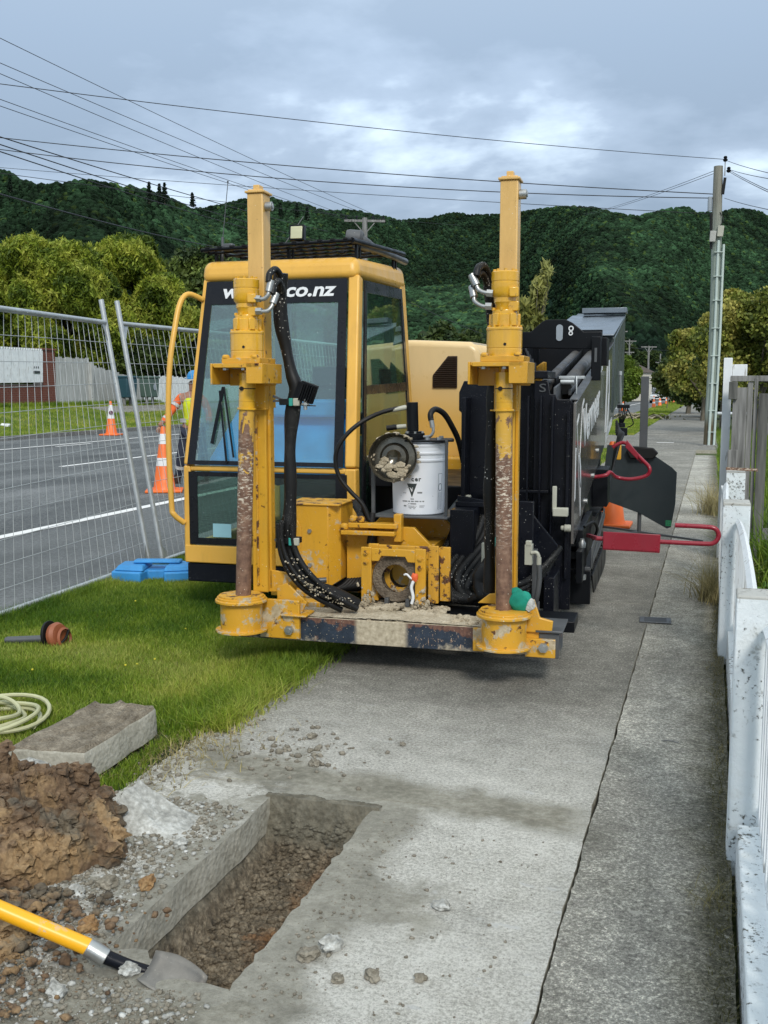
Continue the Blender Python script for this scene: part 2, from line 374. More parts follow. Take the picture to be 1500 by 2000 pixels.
        bm.verts.ensure_lookup_table(); fs = [tuple(v.index for v in f.verts) for f in bm.faces]; bm.free()
        return s.add(vs, fs)
    def build_each(s, name, *a, **k):
        """one object per piece"""
        ends = s.g[1:] + [(len(s.v), len(s.f))]; o = None
        for (v0, f0), (v1, f1) in zip(s.g, ends):
            q = MB(); q.v = s.v[v0:v1]; q.f = [tuple(i - v0 for i in f) for f in s.f[f0:f1]]; q.mi = [0] * len(q.f); o = q.build(name, *a, **k)
        return o
    def build(s, name, mat=None, parent=None, bev=0.0, seg=2, smooth=True, ang=38, mods=None):
        me = bpy.data.meshes.new(name); me.from_pydata(s.v, [], s.f)
        mats = mat if isinstance(mat, (list, tuple)) else [mat]
        for m_ in mats:
            if m_ is not None: me.materials.append(m_)
        if any(s.mi): me.polygons.foreach_set('material_index', s.mi)
        me.update()
        bm = bmesh.new(); bm.from_mesh(me); bmesh.ops.recalc_face_normals(bm, faces=bm.faces); bm.to_mesh(me); bm.free()
        if smooth:
            me.polygons.foreach_set('use_smooth', [True] * len(me.polygons)); me.set_sharp_from_angle(angle=R(ang))
        o = bpy.data.objects.new(name, me); link(o, parent)
        if bev > 0:
            b = o.modifiers.new('bevel', 'BEVEL'); b.width = bev; b.segments = seg; b.limit_method = 'ANGLE'; b.angle_limit = R(40)
        return o

def catmull(P, n):
    out = []; m = len(P)
    for i in range(m - 1):
        p0 = P[max(i-1, 0)]; p1 = P[i]; p2 = P[i+1]; p3 = P[min(i+2, m-1)]
        for k in range(n):
            t = k / n
            out.append(0.5 * ((2*p1) + (-p0 + p2)*t + (2*p0 - 5*p1 + 4*p2 - p3)*t*t + (-p0 + 3*p1 - 3*p2 + p3)*t*t*t))
    out.append(P[-1]); return out

def np_mesh(name, verts, faces4, mat, parent=None, cols=None, smooth=False, tris=False):
    """fast mesh from numpy arrays; cols = per-vertex rgb"""
    me = bpy.data.meshes.new(name); nv = len(verts); nf = len(faces4); k = faces4.shape[1]
    me.vertices.add(nv); me.vertices.foreach_set('co', np.asarray(verts, np.float32).ravel())
    me.loops.add(nf * k); me.loops.foreach_set('vertex_index', faces4.astype(np.int32).ravel())
    me.polygons.add(nf); me.polygons.foreach_set('loop_start', np.arange(0, nf * k, k, dtype=np.int32))
    me.polygons.foreach_set('loop_total', np.full(nf, k, np.int32))
    if smooth: me.polygons.foreach_set('use_smooth', np.ones(nf, bool))
    if cols is not None:
        ca = me.color_attributes.new('Col', 'FLOAT_COLOR', 'POINT')
        c4 = np.ones((nv, 4), np.float32); c4[:, :3] = cols; ca.data.foreach_set('color', c4.ravel())
    me.materials.append(mat); me.update(calc_edges=True); me.validate()
    o = bpy.data.objects.new(name, me); link(o, parent); return o

def text(body, size, mat, parent, loc, rot, name='lettering', bold=0.0, shear=0.0, xs=1.0, ys=1.0, depth=0.001, align='LEFT'):
    cu = bpy.data.curves.new(name, 'FONT'); cu.body = body; cu.size = size; cu.extrude = depth; cu.offset = bold; cu.shear = shear; cu.align_x = align
    cu.resolution_u = 3
    cu.materials.append(mat); t_ = bpy.data.objects.new('tmp', cu); me = bpy.data.meshes.new_from_object(t_); bpy.data.objects.remove(t_); me.name = name
    o = bpy.data.objects.new(name, me); o.location = loc; o.rotation_euler = rot; o.scale = (xs, ys, 1); link(o, parent); return o

def vnoise(x, y, seed=0):
    """2-d value noise, numpy"""
    xi = np.floor(x).astype(np.int64); yi = np.floor(y).astype(np.int64); fx = x - xi; fy = y - yi
    def h(a, b):
        n = (a * 374761393 + b * 668265263 + seed * 974711) & 0x7fffffff
        n = ((n ^ (n >> 13)) * 1274126177) & 0x7fffffff
        return ((n ^ (n >> 16)) & 0xffff) / 65535.0
    u = fx * fx * (3 - 2 * fx); v = fy * fy * (3 - 2 * fy)
    return (h(xi, yi) * (1-u) + h(xi+1, yi) * u) * (1-v) + (h(xi, yi+1) * (1-u) + h(xi+1, yi+1) * u) * v
def fbm(x, y, o=4, seed=0, gain=0.5):
    s = 0; a = 1; t = 0
    for i in range(o):
        s = s + a * vnoise(x * 2**i, y * 2**i, seed + i * 17); t += a; a *= gain
    return s / t
# ================================================================== ground, road, footpath
def sstep(a, b, x):
    t = np.clip((x - a) / (b - a), 0, 1); return t * t * (3 - 2 * t)
def bank_z(X, Y=None):      # the verge over the road rises to the fence line
    return 0.05 + 0.68 * sstep(-20.2, -25.0, X)

def ground_mat():
    n = NT('ground_earth'); f = n.noise(.8, 6, .6)
    c = n.ramp(f, (.35, C(.03, .045, .012)), (.55, C(.055, .075, .02)), (.7, C(.09, .10, .035))); n.bump(n.noise(20, 5), .02, .6); return n.fin(c, .95)
M['ground'] = ground_mat()
TX0, TX1, TY0, TY1 = -1.505, -1.105, 2.20, 3.385      # the dug hole
hx0, hx1, hy0, hy1 = -1.9, -.7, 1.9, 3.7
q = MB(); B = 4000
for (x0, x1, y0, y1) in ((-B, hx0, -300, B), (hx1, B, -300, B), (hx0, hx1, -300, hy0), (hx0, hx1, hy1, B)):
    q.add([(x0, y0, -.085), (x1, y0, -.085), (x1, y1, -.085), (x0, y1, -.085)], [(0, 1, 2, 3)])
tag(q.build('ground', M['ground'], smooth=False), kind='structure')

def grass_base(name, dark=C(.020, .034, .008), light=C(.06, .085, .018)):
    n = NT(name); f = n.math('ADD', n.math('MULTIPLY', n.noise(1.3, 5, .6), .5), n.math('MULTIPLY', n.noise(30, 5, .7), .5))
    n.bump(n.noise(60, 5, .7), .03, 1.0); return n.fin(n.ramp(f, (.35, dark), (.65, light)), .95)
M['turf'] = grass_base('turf_base')
M['turf_far'] = grass_base('turf_far', C(.04, .07, .012), C(.11, .17, .03))

def sheet(name, x0, x1, y0, y1, nx, ny, zf, mat, kind='structure', smooth=True, parent=None):
    xs = np.linspace(x0, x1, nx + 1); ys = np.linspace(y0, y1, ny + 1); X, Y = np.meshgrid(xs, ys, indexing='ij'); Z = zf(X, Y)
    V = np.stack([X, Y, Z + 0 * X], -1).reshape(-1, 3); I = np.arange((nx+1)*(ny+1)).reshape(nx+1, ny+1)
    o = np_mesh(name, V, np.stack([I[:-1, :-1], I[1:, :-1], I[1:, 1:], I[:-1, 1:]], -1).reshape(-1, 4), mat, smooth=smooth, parent=parent)
    if kind: o['kind'] = kind
    return o
verge_z = lambda X, Y: -.012 + .025 * fbm(X * 1.2, Y * 1.2, 3, 3) * np.exp(-((X + 3.2) / 1.3) ** 4)
sheet('verge', -4.36, -2.085, 1.2, 26.6, 40, 300, verge_z, M['turf'])
sheet('verge', -4.36, -2.36, 33.6, 400, 6, 60, lambda X, Y: -.002 + 0 * X, M['turf_far'])
sheet('far_bank', -60, -19.98, -20, 420, 60, 120, lambda X, Y: bank_z(X), M['turf_far'])
sheet('yard', .34, 40, 0, 300, 30, 60, lambda X, Y: -.03 + 0 * X, M['turf'])

def asphalt():
    n = NT('asphalt'); x, y, z = n.xyz()
    f = n.math('ADD', n.math('MULTIPLY', n.noise(42, 5, .85), .68), n.math('MULTIPLY', n.noise(1.1, 6, .6, n.mapping(scale=(1, .25, 1))), .32))
    c = n.ramp(f, (.40, C(.030, .035, .037)), (.50, C(.085, .093, .095)), (.60, C(.24, .25, .25)))
    # stone chips picked out
    ch = n.vor(95); c = n.mix(n.math('MULTIPLY', n.math('LESS_THAN', ch, .22), .45), c, C(.27, .28, .27))
    # smooth darker wheel lanes and the coarse grey strip by the kerb
    w = n.band(x, -6.95, -4.4, .2); c = n.mix(n.math('MULTIPLY', w, .30), c, C(.17, .18, .18))
    n.bump(n.noise(160, 4, .8), .008, .9); return n.fin(c, .85)
M['asphalt'] = asphalt()
sheet('road', -19.9, -4.50, -30, 420, 8, 90, lambda X, Y: -.06 + 0 * X, M['asphalt'])
def line_mat():
    n = NT('road_line_paint'); c = n.mix(n.ramp(n.noise(60, 6, .7), (.56, 0.0), (.68, .75)), C(.74, .74, .72), C(.2, .2, .2)); return n.fin(c, .7)
M['line'] = line_mat()
LINES = empty('road_lines', kind='structure')
def lane_line(x, w, segs):
    for (y0, y1) in segs:
        q = MB(); q.bx(x - w/2, x + w/2, y0, y1, -.056, -.052); q.build('line_marking', M['line'], LINES, smooth=False)
lane_line(-7.07, .15, [(-20, 200)])
lane_line(-12.29, .12, [(17.6, 26), (33, 41), (48, 56), (63, 71), (78, 86)])
lane_line(-17.08, .12, [(-10, 220)])
lane_line(-16.6, .10, [(23.6, 25.2)])
# driveway crossing and the asphalt apron behind the pole
def conc(name, base_l=.30, base_d=.14, dusty=False, moss=0.0, tint=(1, 1, .95), grain=82):
    n = NT(name); x, y, z = n.xyz()
    T = lambda v: (v * tint[0], v * tint[1], v * tint[2], 1)
    agg = n.noise(grain, 5, .85); fine = n.noise(grain * 2.6, 3, .8); mid = n.noise(11, 7, .7); big = n.noise(1.5, 4, .55)
    f = n.math('ADD', n.math('MULTIPLY', agg, .52), n.math('ADD', n.math('MULTIPLY', fine, .22), n.math('ADD', n.math('MULTIPLY', mid, .14), n.math('MULTIPLY', big, .12))))
    c = n.ramp(f, (.40, T(base_d * .42)), (.475, T(base_d)), (.53, T(base_l * .85)), (.585, T(base_l * 1.9)))
    if dusty:
        wn = n.noise(.9, 3, .5)
        # cement dust stippled over the slab round the hole
        d0 = n.math('ADD', n.math('MULTIPLY', n.noise(2.6, 7, .62, dist=.5), .75), n.math('MULTIPLY', n.noise(20, 6, .75), .25))
        reg = n.band(y, .8, 4.1, .75)
        dm = n.math('MULTIPLY', n.ramp(d0, (.30, .35), (.48, 1.0)), reg)
        dust = n.ramp(f, (.40, C(.32, .31, .27)), (.47, C(.54, .525, .465)), (.53, C(.80, .785, .72)))
        c = n.mix(n.math('MULTIPLY', dm, .92), c, dust)
        wp = n.math('MULTIPLY', n.ramp(n.noise(7, 6, .6, n.mapping(scale=(1, 1.8, 1)), dist=.4), (.63, 0.0), (.67, .8)), reg); c = n.mix(wp, c, C(.64, .64, .61))
        # damp cement mud: a band along the joint, the rims of the hole, a fan to the right, the left side
        s0 = n.math('MULTIPLY', n.math('SUBTRACT', n.noise(3.2, 6, .6, dist=.7), .5), 1.0)
        def soft(v, lo, hi, k=.06): return n.math('DIVIDE', n.math('SUBTRACT', n.math('ADD', v, s0 if k else 0.0), lo), hi - lo, clamp=True)
        bd = lambda v, a, b_, w: n.band(n.math('ADD', v, n.math('MULTIPLY', s0, w)), a, b_, .05)
        cross = n.math('MULTIPLY', bd(n.math('ADD', y, n.math('MULTIPLY', x, .10)), 3.32, 3.58, .35), n.band(x, -1.9, -.38, .08))
        rim = n.math('MULTIPLY', bd(x, -1.60, -.93, .55), bd(y, 1.2, 3.55, .4))
        fan = n.math('MULTIPLY', bd(x, -1.15, -.72, .45), bd(y, 2.55, 2.86, .5))
        left = n.math('MULTIPLY', bd(x, -2.4, -1.50, .2), n.math('MULTIPLY', n.ramp(n.noise(5.5, 8, .7, dist=.3), (.47, 0.0), (.55, .9)), n.band(y, .9, 3.9, .2)))
        near = n.math('MULTIPLY', bd(y, .5, 2.16, .5), bd(x, -2.4, -1.02, .5))
        m = n.math('MAXIMUM', n.math('MAXIMUM', cross, n.math('MULTIPLY', rim, .85)), n.math('MAXIMUM', n.math('MAXIMUM', n.math('MULTIPLY', fan, .8), left), near))
        mud = n.ramp(n.math('ADD', n.math('MULTIPLY', n.noise(26, 7, .75), .6), n.math('MULTIPLY', n.noise(5, 4, .6), .4)), (.36, C(.18, .172, .135)), (.50, C(.30, .285, .23)), (.62, C(.44, .42, .35)))
        c = n.mix(m, c, mud)
    if moss > 0:
        mo = n.noise(2.2, 7, .7); e = n.math('DIVIDE', n.math('SUBTRACT', n.math('ADD', x, n.math('MULTIPLY', n.math('SUBTRACT', n.noise(6, 5), .5), .22)), -.10), .16, clamp=True)
        mm = n.math('MAXIMUM', n.math('MULTIPLY', n.ramp(mo, (.46, 0.0), (.66, 1.0)), moss), n.math('MULTIPLY', e, .9))
        c = n.mix(mm, c, n.ramp(f, (.42, C(.030, .030, .018)), (.49, C(.085, .082, .052)), (.57, C(.22, .21, .15))))
        wh = n.ramp(n.noise(15, 7, .75, n.mapping(scale=(1, 1.8, 1)), dist=.3), (.60, 0.0), (.65, .75)); c = n.mix(wh, c, T(.50))
        gs = n.math('MULTIPLY', n.math('MULTIPLY', n.band(x, -.7, -.27, .06), n.band(y, 3.25, 3.52, .12)), .6); c = n.mix(gs, c, C(.11, .105, .08))
    n.bump(n.math('ADD', n.math('ADD', agg, n.math('MULTIPLY', mid, .5)), n.noise(14, 8, .75) if dusty else 0.0), .014, .9)
    return n.fin(c, .9, spec=.25)
M['slab'] = conc('footpath_concrete', .34, .19, True, tint=(1, .965, .84))
M['slab_far'] = conc('footpath_concrete_far', .26, .165, tint=(1, .97, .86), grain=16)
M['strip'] = conc('mossy_edge_concrete', .52, .29, False, .25, tint=(1, .965, .84))
M['kerb'] = conc('kerb_concrete', .26, .13)

PATH = empty('footpath', kind='structure')
PX0, PX1 = -2.075, -.362
def jag(p0, p1, n, amp, seed):
    out = []
    for i in range(n):
        t = i / n; x = p0[0] + (p1[0] - p0[0]) * t; y = p0[1] + (p1[1] - p0[1]) * t
        dx, dy = p1[0] - p0[0], p1[1] - p0[1]; L_ = math.hypot(dx, dy) or 1
        k = amp * 2 * mnoise.noise(Vector((x * 5.3 + seed, y * 5.3, seed))) + amp * 1.1 * mnoise.noise(Vector((x * 23, y * 23, seed))) + amp * .9 * mnoise.noise(Vector((x * 71, y * 71, seed)))
        if i == 0: k *= .3
        out.append((x - dy / L_ * k, y + dx / L_ * k))
    return out
def slab(x0, x1, y0, y1, mat, hole=None, th=.095, amp=.0028, z=0.0, lk=4):
    nx = max(2, int(abs(x1 - x0) / .03)); ny = max(2, int(abs(y1 - y0) / .022)); ny = min(ny, 180)
    outer = jag((x0, y0), (x1, y0), nx, amp, 1) + jag((x1, y0), (x1, y1), ny, amp, 2) + jag((x1, y1), (x0, y1), nx, amp, 3) + jag((x0, y1), (x0, y0), ny, amp * lk, 4)
    loops = [outer] + ([hole] if hole else [])
    tri = tessellate_polygon([[Vector((a, b, 0)) for a, b in l] for l in loops])
    flat = [p for l in loops for p in l]; q = MB(); q.v = [(a, b, z) for a, b in flat] + [(a, b, z - th) for a, b in flat]; N_ = len(flat)
    q.f = [tuple(t) for t in tri]; b0 = 0
    for l in loops:
        m_ = len(l); q.f += [(b0 + i, b0 + (i+1) % m_, N_ + b0 + (i+1) % m_, N_ + b0 + i) for i in range(m_)]; b0 += m_
    q.mi = [0] * len(tri) + [1] * (len(q.f) - len(tri))
    return q.build('slab', [mat, M['slab_cut']], PATH, smooth=False)
hole = jag((TX0, TY0 + .10), (TX0, TY1), 30, .004, 5) + jag((TX0, TY1), (TX1, TY1), 10, .014, 6) + jag((TX1, TY1), (TX1 - .0, TY0), 34, .012, 7) + jag((TX1, TY0), (TX0, TY0 + .10), 12, .02, 8)
slab(PX0, PX1, .3, 3.470, M['slab'], hole, th=.125)
for a, b in ((3.475, 7.30), (7.306, 11.0), (11.006, 14.7), (14.706, 18.4), (18.406, 22.1), (22.106, 26.2)): slab(PX0, PX1, a, b, M['slab'])
slab(PX0 - .3, .05, 34.2, 400, M['slab_far'], z=.004)
for a, b in ((.3, 2.05), (2.056, 5.64), (5.65, 9.4), (9.41, 13.2), (13.21, 17.0), (17.01, 20.7), (20.71, 24.2)): slab(-.353, .105, a, b, M['strip'], lk=1.3, z=-.003 if b != 5.64 else 0.004)
slab(-4.4, .8, 26.25, 34.15, M['slab_far'])
q = MB(); q.bx(-1.45, -1.0, 29.3, 29.45, .003, .006); q.build('paint_dab', M['line'], PATH)
# kerbs
q = MB(); y = -3
KERB = empty('near_kerb', kind='structure')
while y < 26:
    q = MB(); q.bx(-4.49, -4.37, y, y + 1.196, -.10, .015); q.build('kerbstone', M['kerb'], KERB, bev=.012); y += 1.2
q = MB(); q.bx(-4.49, -4.37, 33.6, 300, -.10, .015); q.build('kerb_run', M['kerb'], KERB)
KERB2 = empty('far_kerb', kind='structure'); y = 12
while y < 60:
    q = MB(); q.bx(-19.99, -19.86, y, y + 1.99, -.10, .075); q.build('kerbstone', M['kerb'], KERB2, bev=.015); y += 2.0
q = MB(); q.bx(-19.99, -19.86, 60, 300, -.10, .075); q.build('kerb_run', M['kerb'], KERB2)
# far footpath strip along the fence line
sheet('far_footpath', -24.4, -23.0, 36.5, 70, 4, 30, lambda X, Y: bank_z(X) + .012, M['slab_far'])

# the dug hole
def pit_mat():
    n = NT('pit_soil'); x, y, z = n.xyz()
    f = n.math('ADD', n.math('MULTIPLY', n.noise(16, 9, .72), .55), n.math('MULTIPLY', n.noise(70, 6, .7), .45))
    g = n.ramp(f, (.38, C(.055, .043, .028)), (.5, C(.18, .145, .098)), (.60, C(.36, .30, .215)))
    o = n.ramp(f, (.38, C(.07, .033, .014)), (.5, C(.22, .115, .05)), (.62, C(.40, .25, .13)))
    m = n.ramp(n.math('ADD', n.noise(3.2, 4, .6), n.math('MULTIPLY', n.math('SUBTRACT', x, -1.3), .9)), (.50, 0.0), (.62, 1.0))
    far = n.math('DIVIDE', n.math('SUBTRACT', y, 3.05), .3, clamp=True)
    c = n.mix(n.math('MULTIPLY', m, n.math('SUBTRACT', 1.0, far)), g, o)
    c = n.mix(n.math('MULTIPLY', n.math('DIVIDE', n.math('SUBTRACT', z, -.17), .05, clamp=True), .8), c, n.ramp(n.noise(22, 6, .7), (.38, C(.12, .112, .082)), (.62, C(.25, .235, .18))))
    n.bump(n.math('ADD', n.noise(50, 9, .75), n.math('MULTIPLY', n.vor(45), .7)), .018, 1.0); return n.fin(c, .95)
M['pit'] = pit_mat()
def pit_z(X, Y):
    u = np.minimum(X - TX0, TX1 - X); nz = fbm(X * 7, Y * 7, 4, 41) - .5
    deep = -.25 + .06 * (1 - sstep(0, .5, TY1 - Y)) - .06 * sstep(2.9, 2.3, Y)
    d_l = sstep(-.02, .06, X - TX0 + .05 * nz); d_r = sstep(-.01, .10, TX1 - X + .05 * nz); d_b = sstep(-.02, .10, Y - TY0)
    w = d_l * d_r * d_b
    z = -.118 + (deep + .118) * w + (.07 * (fbm(X * 9, Y * 9, 5, 2) - .5) + .035 * (fbm(X * 30, Y * 30, 4, 8) - .5)) * (.2 + .8 * w)
    tf = TY1 - Y + .10 * nz; wall = -.004 - .30 * sstep(-.03, .20, tf) - .05 * np.clip(tf, 0, .1)
    z = np.where(tf < .24, np.maximum(z, wall), z); over = TY1 + .045 * fbm(X * 14, Y * 3, 3, 12) - Y
    return np.where(Y > TY1 - .02, np.where(over > 0, .0025 + .010 * fbm(X * 40, Y * 40, 3, 5), -.02), z)
sheet('pit', TX0 - .02, TX1 + .02, TY0 - .02, TY1 + .06, 90, 250, pit_z, M['pit'])

# ================================================================== hills
AZ = np.array([-42, -34, -28, -24.6]); 
def px2az(px): return np.degrees(np.arctan((px - 750) / 2036.5))    # from the view axis
sky_px = [(-900, 300), (-300, 330), (0, 347), (30, 353), (60, 372), (100, 380), (150, 376), (200, 372), (250, 384), (290, 384), (330, 386), (380, 396), (440, 402), (530, 398), (565, 406), (600, 412), (640, 424), (680, 421), (720, 427), (780, 440), (830, 437), (880, 426), (930, 430), (980, 429), (1040, 420), (1100, 415), (1150, 418), (1195, 429), (1240, 435), (1280, 423), (1330, 416), (1348, 428), (1391, 425), (1431, 418), (1467, 424), (1500, 438), (1700, 455), (2200, 430), (3000, 470)]
azs = np.array([px2az(p[0]) for p in sky_px])
els = np.array([math.atan2((757 - p[1]) * math.cos(math.radians(px2az(p[0]))), 2036.5) for p in sky_px])
YAW = 17.574
def hill_mat():
    n = NT('forested_hillside'); a = n.attr()
    c = n.mix(n.ramp(n.noise(.035, 6, .62), (.40, 0.0), (.60, .6)), a, n.mix(1.0, a, C(1.4, 1.4, .95), 'MULTIPLY'))
    c = n.mix(n.ramp(n.noise(.25, 6, .7), (.45, 0.0), (.6, .5)), c, n.mix(1.0, c, C(.45, .5, .55), 'MULTIPLY'))
    n.bump(n.noise(.35, 6, .7), 1.6, 1.0)
    return n.fin(c, .95, spec=.1)
M['hill'] = hill_mat()
def build_hill(name, azr, na, nr, r0, r1, hfrac, seed, tone, el_off=0.0):
    az = np.linspace(azr[0], azr[1], na); e = np.interp(az, azs, els)
    A, T = np.meshgrid(np.radians(az), np.linspace(0, 1.12, nr), indexing='ij')
    E = np.interp(np.degrees(A), azs, els) * hfrac(np.degrees(A)) + el_off
    Rr = r0 + (r1(np.degrees(A)) - r0) * T; th = math.radians(YAW) - A
    X = -np.sin(th) * Rr; Y = np.cos(th) * Rr
    Hh = np.tan(E) * r1(np.degrees(A)) + CAMZ
    t = np.clip(T, 0, 1)
    prof = t ** 1.25 * (1.0 - .0 * t); prof = np.where(T > 1, 1 - (T - 1) * 1.5, prof)
    sp = fbm(A * 8.5 + T * 1.3 + seed, T * .9, 2, seed); sp2 = fbm(A * 24 - T * 2.0, T * 2.2, 3, seed + 3)
    # valleys and spurs running down the slope
    env = np.sin(np.pi * np.clip(t, 0, 1)) ** .8
    Z = Hh * prof - Hh * env * (.62 * (1 - np.abs(2 * sp - 1)) + .12 * sp2 - .22)
    Z = np.minimum(Z, np.tan(E) * Rr * .995 + CAMZ)
    # crowns: round bumps
    cs = 6.5; gx = X / cs; gy = Y / cs; best = np.full(X.shape, 9.0); idr = np.zeros(X.shape)
    fx = np.floor(gx); fy = np.floor(gy)
    def hh(a, b, s):
        n_ = (a.astype(np.int64) * 73856093 ^ b.astype(np.int64) * 19349663 ^ s * 83492791) & 0x7fffffff
        n_ = ((n_ ^ (n_ >> 13)) * 1274126177) & 0x7fffffff; return ((n_ ^ (n_ >> 16)) & 0xffff) / 65535.0
    for i in (-1, 0, 1):
        for j in (-1, 0, 1):
            cx = fx + i; cy = fy + j; px_ = cx + hh(cx, cy, 1); py_ = cy + hh(cx, cy, 2)
            d = np.sqrt((gx - px_) ** 2 + (gy - py_) ** 2); k = d < best; best = np.where(k, d, best); idr = np.where(k, hh(cx, cy, 3), idr)
    Z = Z + np.maximum(0, (1 - best ** 2 * 1.4)) * (.5 + .9 * idr) * np.clip(T * 6, 0, 1) * (1.3 - .65 * sstep(.25, .6, T))
    patch = fbm(X / 90, Y / 90, 4, seed + 9); olive = sstep(.50, .62, patch) * (1 - .8 * sstep(-9, -4, np.degrees(A)))
    base = np.stack([tone[0] + 0 * X, tone[1] + 0 * X, tone[2] + 0 * X], -1)
    ol = np.array(tone[3:6]); Cc = base * (1 - olive[..., None]) + ol * olive[..., None]
    scrub = sstep(.30, .62, T + .25 * (fbm(X / 60, Y / 60, 4, seed + 5) - .5))[..., None]
    Cc = Cc * (1 - scrub) + np.array([.014, .033, .020]) * scrub * (.8 + .5 * patch[..., None])
    Cc = Cc * (.45 + 1.1 * idr[..., None]) * (.75 + .6 * fbm(X / 14, Y / 14, 3, seed + 2)[..., None])
    V = np.stack([X, Y, Z], -1).reshape(-1, 3); I = np.arange(na * nr).reshape(na, nr)
    o = np_mesh(name, V, np.stack([I[:-1, :-1], I[:-1, 1:], I[1:, 1:], I[1:, :-1]], -1).reshape(-1, 4), M['hill'], cols=Cc.reshape(-1, 3), smooth=True)
    o['kind'] = 'structure'; return X, Y, Z, A, T, Cc
r1b = lambda a: 900 + 140 * np.sin(a * .35)
H_far = build_hill('hills', (-48, 48), 700, 200, 260, r1b, lambda a: 1 - .07 * sstep(-7, -11, a), 3, (.007, .019, .014, .013, .027, .016))
def near_frac(a): return 1 - .42 * sstep(-13.5, -2.0, a)
H_near = build_hill('near_hill', (-48, 6), 420, 140, 150, lambda a: 470 + 50 * np.sin(a * .5), near_frac, 11, (.008, .018, .011, .032, .044, .018))

# crowns of the bush on the hills: far too many to count, instanced on scattered points
def crown_mat():
    n = NT('bush_crown'); t = n.t; a = t.nodes.new('ShaderNodeAttribute'); a.attribute_type = 'INSTANCER'; a.attribute_name = 'ccol'
    n.bump(n.noise(2.2, 5, .7), .5, 1.0); nn = n.noise(1.6, 5, .7)
    return n.fin(n.mix(n.ramp(nn, (.42, 0.0), (.6, .75)), a.outputs[0], n.mix(1.0, a.outputs[0], C(.35, .38, .4), 'MULTIPLY')), .95, spec=.08)
M['crown'] = crown_mat()
def hill_forest(H, azr, n_, name, seed, t_hi=1.03):
    X, Y, Z, A, T, Cc = H; g = np.random.default_rng(seed); na, nr = X.shape
    w = ((np.degrees(A[:-1, :-1]) > azr[0]) & (np.degrees(A[:-1, :-1]) < azr[1]) & (T[:-1, :-1] < t_hi)) * np.hypot(X[:-1, :-1], Y[:-1, :-1]); w = w.ravel() / w.sum()
    c = g.choice(len(w), n_, p=w); i, j = c // (nr - 1), c % (nr - 1); u, v = g.random(n_), g.random(n_)
    def bil(F): F = F if F.ndim == 3 else F[..., None]; return F[i, j] * ((1-u)*(1-v))[:, None] + F[i+1, j] * (u*(1-v))[:, None] + F[i, j+1] * ((1-u)*v)[:, None] + F[i+1, j+1] * (u*v)[:, None]
    P = np.concatenate([bil(X), bil(Y), bil(Z)], 1); Tt = bil(T)[:, 0]; col = bil(Cc)
    scr = sstep(.28, .60, Tt + .35 * (fbm(P[:, 0] / 60, P[:, 1] / 60, 4, seed) - .5)); sc = (1 - scr) * g.uniform(1.7, 3.6, n_) + scr * g.uniform(.9, 1.9, n_)
    tall = 1 + (1 - scr) * g.random(n_) ** 2 * 1.5; P[:, 2] += sc * tall * .25
    species = g.random(n_); big = sstep(.35, .65, fbm(P[:, 0] / 110 + 9, P[:, 1] / 110 + P[:, 2] / 60, 4, seed + 7)); col = col * (.60 + .95 * g.random(n_) ** 1.5)[:, None] * (.70 + .75 * big)[:, None] * np.array([1.15, 1.12, .82]); col = np.where((species > .93)[:, None], col * np.array([2.0, 1.5, .9]), col)
    me = bpy.data.meshes.new(name); me.vertices.add(n_); me.vertices.foreach_set('co', P.astype(np.float32).ravel())
    a = me.attributes.new('csc', 'FLOAT_VECTOR', 'POINT'); a.data.foreach_set('vector', np.stack([sc, sc * g.uniform(.8, 1.2, n_), sc * tall], -1).astype(np.float32).ravel())
    a = me.attributes.new('ccol', 'FLOAT_COLOR', 'POINT'); c4 = np.ones((n_, 4), np.float32); c4[:, :3] = col; a.data.foreach_set('color', c4.ravel())
    a = me.attributes.new('crot', 'FLOAT_VECTOR', 'POINT'); a.data.foreach_set('vector', np.stack([0*sc, 0*sc, g.random(n_) * 6.28], -1).astype(np.float32).ravel())
    o = bpy.data.objects.new(name, me); link(o); o['kind'] = 'stuff'
    ng = bpy.data.node_groups.new(name, 'GeometryNodeTree'); ng.interface.new_socket('Geometry', in_out='INPUT', socket_type='NodeSocketGeometry'); ng.interface.new_socket('Geometry', in_out='OUTPUT', socket_type='NodeSocketGeometry')
    N = ng.nodes.new; L = ng.links.new; gi = N('NodeGroupInput'); go = N('NodeGroupOutput'); ico = N('GeometryNodeMeshIcoSphere'); ico.inputs['Subdivisions'].default_value = 2
    ns = N('ShaderNodeTexNoise'); ns.inputs['Scale'].default_value = 2.2; ns.inputs['Detail'].default_value = 2; pos = N('GeometryNodeInputPosition'); L(pos.outputs[0], ns.inputs['Vector'])
    mm = N('ShaderNodeMath'); mm.operation = 'MULTIPLY_ADD'; L(ns.outputs[0], mm.inputs[0]); mm.inputs[1].default_value = 1.5; mm.inputs[2].default_value = .25
    vs_ = N('ShaderNodeVectorMath'); vs_.operation = 'SCALE'; L(pos.outputs[0], vs_.inputs[0]); L(mm.outputs[0], vs_.inputs['Scale'])
    sp = N('GeometryNodeSetPosition'); L(ico.outputs[0], sp.inputs[0]); L(vs_.outputs[0], sp.inputs['Position'])
    sm = N('GeometryNodeSetMaterial'); sm.inputs['Material'].default_value = M['crown']; L(sp.outputs[0], sm.inputs[0])
    def at_(nm, ty): q_ = N('GeometryNodeInputNamedAttribute'); q_.data_type = ty; q_.inputs['Name'].default_value = nm; return q_.outputs['Attribute']
    ip = N('GeometryNodeInstanceOnPoints'); L(gi.outputs[0], ip.inputs['Points']); L(sm.outputs[0], ip.inputs['Instance']); L(at_('csc', 'FLOAT_VECTOR'), ip.inputs['Scale'])
